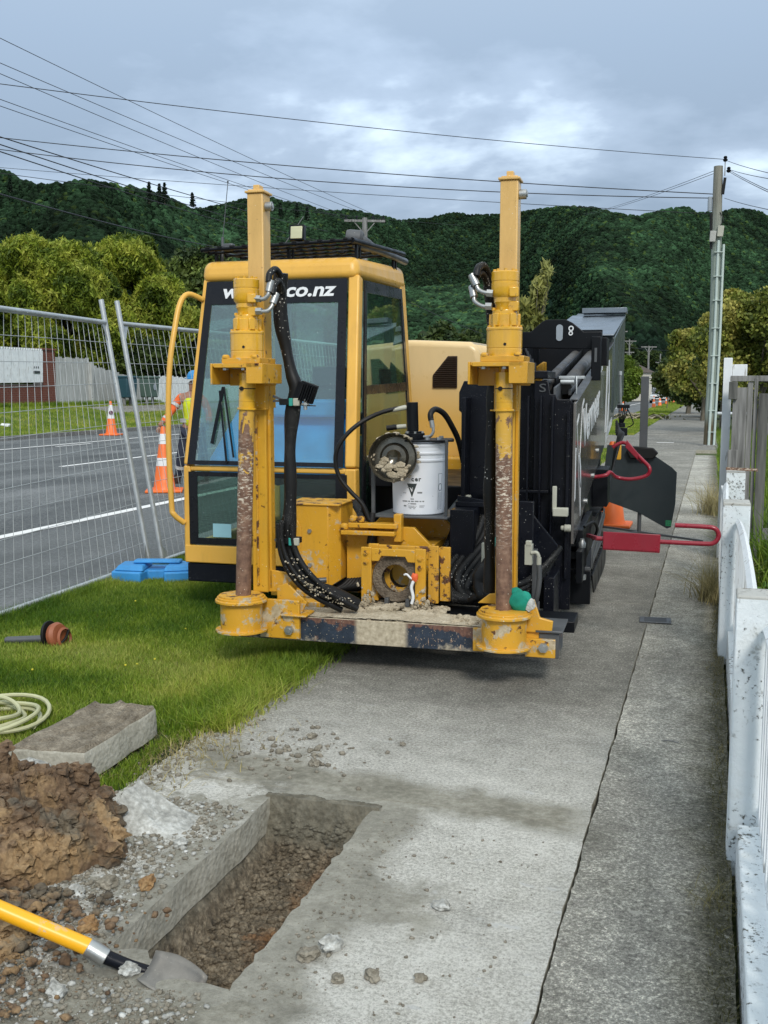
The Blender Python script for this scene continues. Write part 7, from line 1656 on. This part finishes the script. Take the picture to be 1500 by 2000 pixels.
# house behind the wall
HS = empty('house', (WX - 6.0, 33.0, 0), label='grey weatherboard house corner behind the brick wall at the left edge', cat='house')
wbm = greywood('weatherboard_paint', C(.22, .22, .20), C(.36, .36, .33))
q = MB(); q.bx(-8, -.03, -9, 4.5, 0, 4.05); q.build('wall', wbm, HS)
bl_ = None
for k in range(19):
    if bl_ is None: q = MB(); q.hull8([(-.03, -9, 0), (.035, -9, 0), (.035, 4.5, 0), (-.03, 4.5, 0)], [(-.03, -9, .2), (.005, -9, .2), (.005, 4.5, .2), (-.03, 4.5, .2)]); o = q.build('weatherboard', wbm, HS, smooth=False); bl_ = o
    else: o = bl_.copy(); link(o, HS)
    o.location = (0, 0, .8 + k * .17)
q = MB(); q.bx(-.05, .05, 4.45, 4.6, 0, 4.05); q.build('corner_board', M['wpaint'], HS)
q = MB(); q.hull8([(-8.5, -9.5, 4.05), (.5, -9.5, 4.05), (.5, 5.0, 4.05), (-8.5, 5.0, 4.05)], [(-4.2, -7, 5.6), (-4.0, -7, 5.6), (-4.0, 2.4, 5.6), (-4.2, 2.4, 5.6)]); q.build('roof', paint('dull_roof', (.10, .095, .09, 1), .7, .15), HS)
q = MB(); q.bx(.0, .05, -2, -.5, 1.9, 3.1); wn = q.build('window', M['wpaint'], HS); q = MB(); q.bx(.051, .06, -1.9, -.6, 2.0, 3.0); q.build('pane', M['car_glass_solid'], wn)
# pale gables glimpsed down the street
for (px, d, w, h, l, c) in ((1218, 120, 5, 3.2, 'small pale house far down the street left of the young tree', (.5, .48, .42, 1)), (1385, 95, 4, 2.6, 'low distant shed between the trees and the footpath', (.18, .25, .22, 1))):
    p = at(px, 757, d); H_ = empty('far_house', (p.x, p.y, 0), .3, label=l, cat='house'); q = MB(); q.bx(-w/2, w/2, -3, 3, 0, h); q.build('wall', paint('far_house_wall', c, .7, .08), H_)
    q = MB(); q.prism([(-w/2 - .3, h), (w/2 + .3, h), (0, h + 1.3)], 'y', -3.3, 3.3); q.build('roof', paint('far_roof', (.13, .11, .10, 1), .7, .1), H_)
    q = MB(); q.bx(-.6, .6, -3.05, -3.0, .9, 1.9); q.build('window', M['car_glass_solid'], H_)

# ================================================================== trees and plants
def leaf_mat(name, rough=.6, trans=.25):
    n = NT(name); t = n.t; a = n.attr()
    c = n.mix(n.ramp(n.noise(.9, 4, .6), (.40, 0.0), (.62, .6)), a, n.mix(1.0, a, C(1.35, 1.2, .8), 'MULTIPLY'))
    n.fin(c, rough, spec=.25)
    tl = t.nodes.new('ShaderNodeBsdfTranslucent'); t.links.new(c, tl.inputs[0]) if not isinstance(c, tuple) else None
    mx = t.nodes.new('ShaderNodeMixShader'); mx.inputs[0].default_value = trans; t.links.new(n.p.outputs[0], mx.inputs[1]); t.links.new(tl.outputs[0], mx.inputs[2]); t.links.new(mx.outputs[0], n.out.inputs[0]); return n.m
M['leaf'] = leaf_mat('leaf'); M['grass'] = leaf_mat('grass_blade', .5, .3); M['dry'] = leaf_mat('dry_grass_blade', .7, .2)
M['bark'] = greywood('bark', C(.06, .05, .035), C(.17, .15, .11))
def leaves(P, D, size, asp, cols, name, parent, droop=0.0):
    """P points, D outward directions (shade variation is by leaf, not by place)"""
    n_ = len(P); a = rng.normal(size=(n_, 3)); a[:, 2] -= droop; a /= np.linalg.norm(a, axis=1, keepdims=True)
    b_ = rng.normal(size=(n_, 3)); b_ -= a * (a * b_).sum(1, keepdims=True); b_ /= np.linalg.norm(b_, axis=1, keepdims=True)
    s_ = size * rng.uniform(.6, 1.35, (n_, 1)); h = a * s_ * asp; w = b_ * s_ * .5
    V = np.stack([P - h * .5, P + w * .9, P + h * .5, P - w * .9], 1).reshape(-1, 3)
    F = np.arange(n_ * 4).reshape(-1, 4); Cc = np.repeat(cols, 4, 0)
    return np_mesh(name, V, F, M['leaf'], parent, Cc)
def tree(name, loc, blobs, n_, size, pal, label, trunk=(.15, 2.0), asp=1.6, droop=0.0, group=None, cat='tree', limbs=8, shell=.55, strands=0):
    """blobs: (x,y,z,rx,ry,rz) ellipsoids relative to the foot"""
    T = empty(name, loc, label=label, cat=cat, group=group); B_ = np.array(blobs, float); vol = (B_[:, 3] * B_[:, 4] * B_[:, 5]) ** .67; pr = vol / vol.sum()
    k = rng.choice(len(B_), n_, p=pr); d = rng.normal(size=(n_, 3)); d /= np.linalg.norm(d, axis=1, keepdims=True)
    r_ = (shell + (1 - shell) * rng.random(n_) ** .6) ; lum = 1 + .32 * (fbm(d[:, 0] * 2.4 + k * 3.1 + 9, d[:, 2] * 2.4 + d[:, 1] * 2 + 9, 3, 4) - .5) * 2
    P = B_[k, :3] + d * B_[k, 3:] * (r_ * lum)[:, None]
    if strands:       # hanging sprays: leaves pulled down in threads
        ns = n_ // strands; s0 = np.repeat(P[:ns], strands, 0); off = np.tile(np.arange(strands), ns)[:, None] * size * .55
        P = np.concatenate([s0 + np.array([0, 0, -1.0]) * off + rng.normal(size=s0.shape) * size * .35 + np.repeat(rng.normal(size=(ns, 3)) * .02, strands, 0) * off * 8, P[ns:n_ // 3]])
    P = P[P[:, 2] > .05]; m = len(P); pal = np.array(pal); g = fbm(P[:, 0] * 1.1 + 20, P[:, 2] * 1.1 + P[:, 1] * .7 + 20, 3, 2); i = np.clip((g - .3) * 2.5 + rng.normal(size=m) * .22, 0, .999) * (len(pal) - 1); i0 = i.astype(int); f = (i - i0)[:, None]
    cols = (pal[i0] * (1 - f) + pal[np.minimum(i0 + 1, len(pal) - 1)] * f) * rng.uniform(.75, 1.25, (m, 1))
    leaves(P, None, size, asp, cols, 'crown', T, droop)
    q = MB(); tr, th = trunk; q.tube([(0, 0, -.1), (tr * .4, 0, th * .5), (0, tr * .3, th)], tr, 10, 4, rfun=lambda t: 1.1 - .35 * t); q.build('trunk', M['bark'], T)
    for k in range(limbs):
        b0 = B_[rng.integers(len(B_))]; e = b0[:3] + rng.normal(size=3) * b0[3:] * .35; s0 = V3((0, 0, th * rng.uniform(.6, 1.0))); q = MB(); q.tube([s0, s0.lerp(V3(e), .5) + V3((0, 0, .12 * th)), V3(e)], tr * .42, 6, 4, rfun=lambda t: 1 - .8 * t); q.build('limb', M['bark'], T)
    return T
def rblobs(n_, rx, ry, z0, z1, r0, r1, seed, flat=1.0):
    g = random.Random(seed); out = []
    for k in range(n_):
        t = g.random(); a = g.random() * 6.283; rr = math.sqrt(g.random()); s_ = math.sin(math.pi * min(.98, .25 + .65 * t)); out.append((rx * rr * s_ * math.cos(a), ry * rr * s_ * math.sin(a), z0 + (z1 - z0) * t, *(g.uniform(r0, r1) for _ in range(3)))); o = list(out[-1]); o[5] *= flat; out[-1] = tuple(o)
    return out
WIL = [(.05, .085, .010), (.12, .175, .018), (.21, .275, .03), (.31, .35, .06)]
DRK = [(.022, .042, .014), (.045, .075, .02), (.08, .115, .03)]
def at_b(px, d, z=None):
    p = at(px, 757, d); return (p.x, p.y, bz(p.x) if z is None else z)
# big pale feathery trees across the road, standing behind the fence line
def at_x(px, Xw):
    k = (px - 750) / 2022 * math.cos(R(17.574)) - math.sin(R(17.574)) * math.cos(pch) - math.sin(R(17.574)) * math.sin(pch) * (1000 - 757) / 2022
    d = Xw / k; p = at(px, 757, d); return (p.x, p.y, bz(p.x)), d
def rtree(name, px, Xw, n_, rx, ry, z0, z1, r0, r1, sd_, count, size, pal, label, **k):
    loc, d = at_x(px, Xw); s_ = d / 41.0; B_ = [(b_[0]*s_, b_[1]*s_, b_[2]*s_*1.10, b_[3]*s_, b_[4]*s_, b_[5]*s_) for b_ in rblobs(n_, rx, ry, z0, z1, r0, r1, sd_)]
    return tree(name, loc, B_, count, size * s_, pal, label, trunk=(.2, 1.6 * s_), **k)
rtree('weeping_tree', 105, -30.5, 44, 2.9, 1.6, 1.6, 5.5, .6, 1.05, 3, 190000, .072, WIL, 'large yellow-green feathery tree at the left behind the brick wall', asp=3.2, droop=1.0, strands=5)
rtree('weeping_tree', -50, -36, 26, 2.4, 1.6, 1.7, 5.0, .7, 1.1, 13, 70000, .085, WIL, 'yellow-green feathery tree cut off by the left picture edge', asp=3.2, droop=1.0, strands=5)
rtree('weeping_tree', 258, -30.5, 40, 2.3, 1.6, 1.6, 5.3, .55, 1.0, 8, 165000, .072, WIL, 'round yellow-green feathery tree right of the largest one', asp=3.2, droop=1.0, strands=5)
rtree('dense_tree', 392, -33, 26, 1.8, 1.4, .8, 4.7, .7, 1.1, 18, 50000, .12, DRK + [(.14, .20, .05)], 'darker bushy tree between the feathery trees and the cab', asp=1.8)
rtree('dense_tree', 200, -28.8, 34, 2.8, .7, .3, 2.5, .6, .95, 28, 60000, .11, DRK, 'dark undergrowth tree mass below the feathery crowns', asp=2.0)
rtree('dense_tree', 340, -28.6, 26, 2.4, .7, .3, 2.3, .6, .9, 38, 50000, .11, DRK, 'dark low bushy tree behind the white picket fence', asp=2.0)
rtree('dense_tree', 480, -30, 22, 2.4, 1.0, .3, 3.2, .7, 1.1, 48, 26000, .14, DRK, 'dark bushy tree standing behind the cab', asp=1.8)
# middle distance behind the machine: dark bush belt and slim tree
tree('slim_tree', at_b(1040, 34, 0), [(0, 0, 3.4, .5, .4, .6), (.45, 0, 3.0, .45, .4, .45), (-.25, 0, 3.9, .35, .3, .45), (.15, 0, 4.55, .28, .25, .5), (.38, 0, 5.15, .16, .16, .38), (-.1, 0, 2.7, .6, .5, .5), (.75, .1, 3.3, .3, .3, .25), (-.55, 0, 3.0, .4, .3, .35)], 3000, .12, [(.10, .12, .035), (.19, .21, .06), (.28, .30, .11)], 'open feathery young tree rising behind the right mast and loader arch', trunk=(.07, 2.2), asp=3.4, shell=.05, limbs=26, droop=-1.2)
for (px, d, z1, l, sd_) in ((560, 75, 5.0, 'dark tree hidden mostly behind the cab', 51), (840, 90, 6.0, 'dark green tree behind the engine hood', 52), (905, 84, 5.0, 'lower bushy tree left of the right mast', 53), (1000, 95, 5.6, 'dark tree behind the right mast', 54), (1085, 92, 4.6, 'dark tree behind the loader arch', 55), (1160, 100, 5.0, 'dark tree behind the grey rod box', 56), (740, 82, 5.2, 'dark tree seen through the cab window', 57), (1215, 175, 8.5, 'tall dark tree far down the street at its left side', 58), (1262, 190, 8.0, 'dark tree far down the street behind the wide crossarm pole', 59), (1310, 200, 9.0, 'dark tree closing the end of the street', 60)):
    tree('dense_tree', at_b(px, d, 0), rblobs(16, 3.6, 2, 1.0, z1, 1.0, 1.6, sd_), 9000, .34, [(.014, .032, .012), (.03, .055, .018), (.055, .085, .024)], l, trunk=(.25, 1.6), asp=1.5, group='dark trees behind the machine and down the street', limbs=4)
# young street trees
tree('young_tree', gp3(1220, 66, 0), [(.25, 0, 2.1, .75, .6, .7), (.45, 0, 1.3, .65, .5, .5), (.1, 0, 3.0, .45, .4, .5), (-.2, 0, 1.4, .5, .4, .5), (.7, 0, 2.4, .4, .3, .4), (.2, 0, .9, .5, .4, .3)], 9000, .13, [(.06, .11, .015), (.11, .18, .025), (.16, .23, .04)], 'leafy young street tree just right of the machine', trunk=(.05, .9), limbs=6, shell=.2)
tree('young_tree', gp3(1304, 74, 0), [(0, 0, 2.35, .75, .6, .42), (.55, 0, 2.2, .6, .5, .35), (-.55, 0, 2.35, .45, .4, .3), (.2, 0, 2.75, .4, .4, .3)], 6000, .13, [(.05, .08, .02), (.09, .13, .03), (.14, .18, .045)], 'small umbrella-shaped street tree on a thin trunk in the verge', trunk=(.035, 2.1), limbs=6, shell=.2)
# trees on the right
OCH = [(.055, .078, .018), (.125, .165, .03), (.21, .245, .05), (.33, .32, .09)]
def rt_loc(px, d): p = at(px, 757, d); return (p.x, p.y, -.03)
tree('broadleaf_tree', rt_loc(1478, 34), rblobs(34, 1.9, 1.8, 1.2, 4.4, .4, .75, 71), 30000, .10, OCH, 'olive-green broadleaf tree right of the utility pole', trunk=(.16, 1.3), asp=1.4, limbs=18, shell=.3)
tree('broadleaf_tree', rt_loc(1375, 47), rblobs(28, 1.6, 1.5, 1.5, 4.6, .35, .7, 72), 15000, .13, OCH, 'olive-green broadleaf tree left of the utility pole over the footpath', trunk=(.14, 1.5), asp=1.4, limbs=12, shell=.3)
tree('broadleaf_tree', rt_loc(1345, 60), rblobs(18, 1.9, 1.5, 1.4, 3.4, .6, .9, 73), 12000, .17, DRK + [(.10, .12, .035)], 'darker leafy tree further back left of the utility pole', trunk=(.14, 1.3), asp=1.4, limbs=10, shell=.3)
tree('broadleaf_tree', rt_loc(1420, 52), rblobs(26, 2.6, 1.5, .3, 2.6, .7, 1.0, 74), 22000, .15, DRK, 'dark hedge-like tree base behind the utility pole', trunk=(.14, 1.0), asp=1.4, limbs=8, shell=.3)
tree('broadleaf_tree', rt_loc(1412, 36), [(0, 0, 4.3, .3, .3, .5), (.2, 0, 4.7, .25, .2, .25), (-.15, 0, 3.7, .4, .3, .5), (.5, 0, 4.6, .35, .2, .2)], 2200, .12, OCH, 'thin high sprays of leaves just right of the utility pole', trunk=(.08, 2.6), asp=1.4, limbs=8, shell=.1)
# pines on the left skyline
PINES = ['tallest skyline pine of the trio, its left one', 'skyline pine in the middle of the trio', 'skyline pine at the right of the trio', 'lone skyline pine between the trio and the left mast', 'lone skyline pine above the largest feathery tree', 'skyline pine right of the left mast, first of its group', 'skyline pine right of the left mast, last of its group', 'skyline pine right beside the left mast', 'skyline pine at the left picture edge', 'lone skyline pine left of the trio']
for k, (px, top, d) in enumerate(((292, 357, 395), (312, 360, 398), (322, 358, 400), (376, 378, 405), (100, 362, 420), (580, 398, 430), (600, 404, 430), (548, 397, 425), (20, 350, 420), (215, 368, 415))):
    pt_ = at(px, top, d); foot = at(px, top + (40 if k < 3 else 26), d); h = pt_.z - foot.z; T = empty('pine_tree', (foot.x, foot.y, foot.z), label=PINES[k], cat='tree', group='pines on the left skyline'); n_ = 700
    z = rng.random(n_) ** .8 * h; tier = .75 + .5 * np.sin(z / h * 34 + k); rr = ((h - z) * .26 * tier * rng.random(n_) ** .5 + .2) * rng.uniform(.5, 1.1, n_); a_ = rng.random(n_) * 6.283; P = np.stack([np.cos(a_) * rr, np.sin(a_) * rr, z], -1); leaves(P, None, .55, 1.8, np.tile([[.012, .026, .016]], (n_, 1)) * rng.uniform(.6, 1.5, (n_, 1)), 'crown', T)
    q = MB(); q.cyl((0, 0, 0), (0, 0, h * .95), .35, .1, n=6); q.build('trunk', M['bark'], T)

# ================================================================== grass
def in_view(P, m=.08):
    rtv = np.array([math.cos(R(17.574)), math.sin(R(17.574)), 0]); fw = np.array([-math.sin(R(17.574)) * math.cos(pch), math.cos(R(17.574)) * math.cos(pch), -math.sin(pch)])
    d = P - np.array([0, 0, CAMZ]); w = d @ fw; u = (d @ rtv) / w; return (w > .3) & (np.abs(u) < 750 / 2022 + m)
def blades(name, X, Y, Z, h, w, pal, mat='grass', lean=.5, kind='stuff', seg=2, hvar=(.5, 1.3), label=None):
    n_ = len(X); pal = np.array(pal); H_ = h * rng.uniform(*hvar, n_); W_ = w * rng.uniform(.6, 1.3, n_); a = rng.random(n_) * 6.283; la = rng.random(n_) * 6.283; ln = lean * rng.random(n_)
    dx, dy = np.cos(a), np.sin(a); lx, ly = np.cos(la) * ln, np.sin(la) * ln
    B0 = np.stack([X, Y, Z], -1); side_ = np.stack([dx, dy, 0 * dx], -1); rows = []
    for k in range(seg + 1):
        t = k / seg; c = B0 + np.stack([lx * H_ * t ** 1.8, ly * H_ * t ** 1.8, H_ * t * (1 - .25 * ln * t)], -1); ww = (W_ * (1 - t ** 1.5) + .0004)[:, None] * .5; rows += [c - side_ * ww, c + side_ * ww]
    V = np.stack(rows, 1).reshape(-1, 3); k_ = 2 * (seg + 1); F = np.concatenate([np.stack([np.arange(n_) * k_ + 2*s_, np.arange(n_) * k_ + 2*s_ + 1, np.arange(n_) * k_ + 2*s_ + 3, np.arange(n_) * k_ + 2*s_ + 2], -1) for s_ in range(seg)])
    g = fbm(X * 1.6 + 50, Y * 1.6 + 50, 4, 31) ; i = np.clip((g - .28) * 2.0 + rng.normal(size=n_) * .22, 0, .999) * (len(pal) - 1); i0 = i.astype(int); f = (i - i0)[:, None]
    cols = (pal[i0] * (1 - f) + pal[np.minimum(i0 + 1, len(pal) - 1)] * f) * rng.uniform(.7, 1.3, (n_, 1)); Cc = np.repeat(cols, k_, 0)
    o = np_mesh(name, V, F, M[mat], None, Cc)
    if kind: o['kind'] = kind
    return o
GP = [(.06, .13, .012), (.14, .225, .024), (.22, .31, .038), (.36, .39, .10)]
def scatter(n_, x0, x1, y0, y1): return rng.uniform(x0, x1, n_), rng.uniform(y0, y1, n_)
def verge_edge(Y): # grass creeps over the path edge beside the machine, cut back near the dug area
    return np.where(Y < 3.95, -2.10 - .03 * np.sin(Y * 9), -2.05 + .06 * np.sin(Y * 7) + .05 * np.sin(Y * 19)) + np.where((Y > 4.0) & (Y < 6.5), .06, 0)
X, Y = scatter(370000, -4.38, -1.98, 2.3, 8.6); k = (X < verge_edge(Y) + rng.normal(size=len(X)) * .02) & in_view(np.stack([X, Y, 0*X], -1), .45); X, Y = X[k], Y[k]
k = ~((X > -2.57) & (X < -2.20) & (Y > 3.2) & (Y < 3.86)) & ~((Y < 3.25) & (X > -2.45)) & ~((X < -2.55) & (Y < 3.25)); X, Y = X[k], Y[k]
Zv = verge_z(X, Y); Hm = .030 + .035 * sstep(-2.75, -2.15, X) * sstep(3.6, 4.6, Y) * (1 - sstep(5.8, 6.8, Y)) + .012 * fbm(X * 3, Y * 3, 3, 77)
o = blades('grass', X, Y, Zv, .0, .0045, GP) if False else None
sel = rng.random(len(X)) < .5
for idx, nm in ((sel, 'a'), (~sel, 'b')): pass
def blades_h(X, Y, Z, Hm, w, pal, lean): 
    global rng
    n_ = len(X); o = None
    # split in height classes so that one call keeps one mean height
    for lo, hi in ((0, .045), (.045, .06), (.06, 1)):
        k = (Hm >= lo) & (Hm < hi)
        if k.sum(): blades('grass', X[k], Y[k], Z[k], float(Hm[k].mean()), w, pal, lean=lean)
blades_h(X, Y, Zv, Hm, .0042, GP, .9)
# long soft fringe along the footpath edge and in front of the kerb
X = -2.06 + rng.normal(size=9000) * .055; Y = rng.uniform(3.95, 6.6, 9000); blades('grass', X, Y, 0 * X, .085, .0045, GP, lean=1.5)
X = -4.34 + rng.normal(size=12000) * .04; Y = rng.uniform(4.6, 10, 12000); blades('grass', X, Y, 0 * X - .01, .075, .004, GP, lean=1.0)
# dry cut stalks lying by the slab
DP = [(.16, .15, .07), (.28, .25, .13), (.38, .34, .20)]
X = rng.normal(size=700) * .13 - 2.05; Y = rng.normal(size=700) * .22 + 3.72; blades('dry_grass', X, Y, 0 * X, .05, .003, DP, 'dry', lean=2.5)
X, Y = scatter(5000, -4.38, -2.1, 3, 8); blades('dry_grass', X, Y, verge_z(X, Y), .028, .003, DP, 'dry', lean=1.8)
# verge further along (between machine and far), beyond the driveway, across the road
X, Y = scatter(40000, -4.38, -2.05, 8.6, 26); k = in_view(np.stack([X, Y, 0*X], -1)); blades('grass', X[k], Y[k], 0 * X[k], .05, .009, GP, lean=.8)
X, Y = scatter(60000, -4.36, -2.4, 33.7, 62); k = in_view(np.stack([X, Y, 0*X], -1)); blades('grass', X[k], Y[k], 0 * X[k], .07, .014, GP[1:], lean=.9)
X, Y = scatter(22000, -4.36, -2.4, 62, 130); k = in_view(np.stack([X, Y, 0*X], -1)); blades('grass', X[k], Y[k], 0 * X[k], .09, .03, GP[1:], lean=.9)
X, Y = scatter(110000, -25.3, -20.05, 22, 62); k = in_view(np.stack([X, Y, 0*X], -1)); X, Y = X[k], Y[k]; k = ~((X < -23) & (X > -24.4) & (Y > 36.5)); X, Y = X[k], Y[k]; blades('grass', X, Y, bank_z(X), .085, .017, GP[1:], lean=.9)
X = rng.uniform(-25.35, -24.9, 9000); Y = rng.uniform(28, 44, 9000); blades('grass', X, Y, bank_z(X), .22, .02, GP[:3], lean=.7)
X, Y = scatter(16000, .4, 3.5, 3, 9.3); blades('grass', X, Y, 0 * X - .03, .14, .012, GP[:3], lean=.9)
X, Y = scatter(14000, .12, 2.2, 10, 40); blades('grass', X, Y, 0 * X - .03, .22, .014, GP[:3], lean=.8)
# worn edge growth along the plinth
X = .075 + rng.normal(size=2600) * .022; Y = rng.uniform(2.1, 8.2, 2600); blades('dry_grass', X, Y, 0 * X, .022, .003, [(.08, .08, .035), (.15, .14, .07), (.24, .21, .12)], 'dry', lean=1.8)
def tuft(loc, n_, h, label, pal, mat='dry', sp=.05, lean=1.3, name='grass_tuft', w=.003):
    X = loc[0] + rng.normal(size=n_) * sp; Y = loc[1] + rng.normal(size=n_) * sp * 1.5; o = blades(name, X, Y, 0 * X, h, w, pal, mat, lean=lean, kind=None, seg=4); tag(o, label, 'grass tuft')
tuft((.05, 7.6), 420, .32, 'dry straw tuft by the fence below the red guard arm', DP, sp=.055, lean=1.7, w=.004)
tuft((.03, 12.9), 420, .42, 'dry straw tuft leaning over the path behind the dark sign', DP, sp=.08, lean=2.0, w=.005)
tuft((.55, 8.3), 500, .55, 'tall green tuft in the yard behind the white fence', GP[:3], 'grass', sp=.10, w=.012)
tuft((.06, 3.02), 60, .07, 'thin reddish dry wisps by the plinth near the camera', DP, sp=.03, lean=2.4, w=.002)
# leafy weeds in the yard right of the picket rail
for (x, y, l) in ((.45, 6.4, 'leafy green weed behind the middle fence post'), (.62, 7.3, 'leafy green weed behind the picket panel')):
    T = empty('weed', (x, y, -.03), label=l, cat='weed'); n_ = 500; P = rng.normal(size=(n_, 3)) * [.16, .2, .12] + [0, 0, .2]; P = np.clip(P, [-.2, -.3, .02], [.2, .3, .34]); leaves(P, None, .032, 1.5, np.array([[.07, .14, .02]]) * rng.uniform(.6, 1.5, (n_, 1)), 'foliage', T)
    q = MB(); 
    for k in range(6): q.cyl((0, 0, 0), (random.uniform(-.12, .12), random.uniform(-.12, .12), .3), .004, n=5)
    q.build('stem', M['bark'], T)
# cut branches lying on the far verge
BR = empty('cut_branches', (-3.3, 51, 0), label='pale cut branches lying on the grass verge beyond the driveway', cat='branches')
for k in range(16):
    a_ = random.uniform(-.5, .5); x0 = random.uniform(-1.0, .9); y0 = random.uniform(-1.5, 1.5); L_ = random.uniform(.5, 1.1); q = MB(); q.tube([(x0 - L_ * .5, y0, .05), (x0 - L_ * .1, y0 + .1, random.uniform(.08, .3)), (x0 + L_ * .2, y0 - .1, random.uniform(.05, .25)), (x0 + L_ * .5, y0 + a_, .05)], .030, 6, 3, rfun=lambda t: 1 - .5 * t); q.build('branch', M['mud'], BR)
n_ = 500; P = rng.normal(size=(n_, 3)) * [.7, .6, .05] + [-.2, 0, .10]; leaves(P, None, .10, 1.6, np.array([[.10, .10, .04]]) * rng.uniform(.5, 1.4, (n_, 1)), 'dry_leaves', BR)
# daisies / small yellow flowers and paper scrap
q = MB()
for k in range(11):
    x, y = random.uniform(-4.2, -2.3), random.uniform(4.2, 7); q.cyl((x, y, .028), (x, y, .034), .006, n=6)
o = q.build('yellow_flowers', paint('yellow_petal', (.75, .65, .05, 1), .6, .05), smooth=False); o['kind'] = 'stuff'
q = MB(); q.blob((0, 0, .05), .12, (1.3, 1, .5), seed=3, amp=.3); o = q.build('litter', M['decal_white']); p = at(10, 808, 33.5); o.location = (p.x, p.y, bz(p.x)); tag(o, 'white scrap of litter on the grass below the brick wall', 'litter')
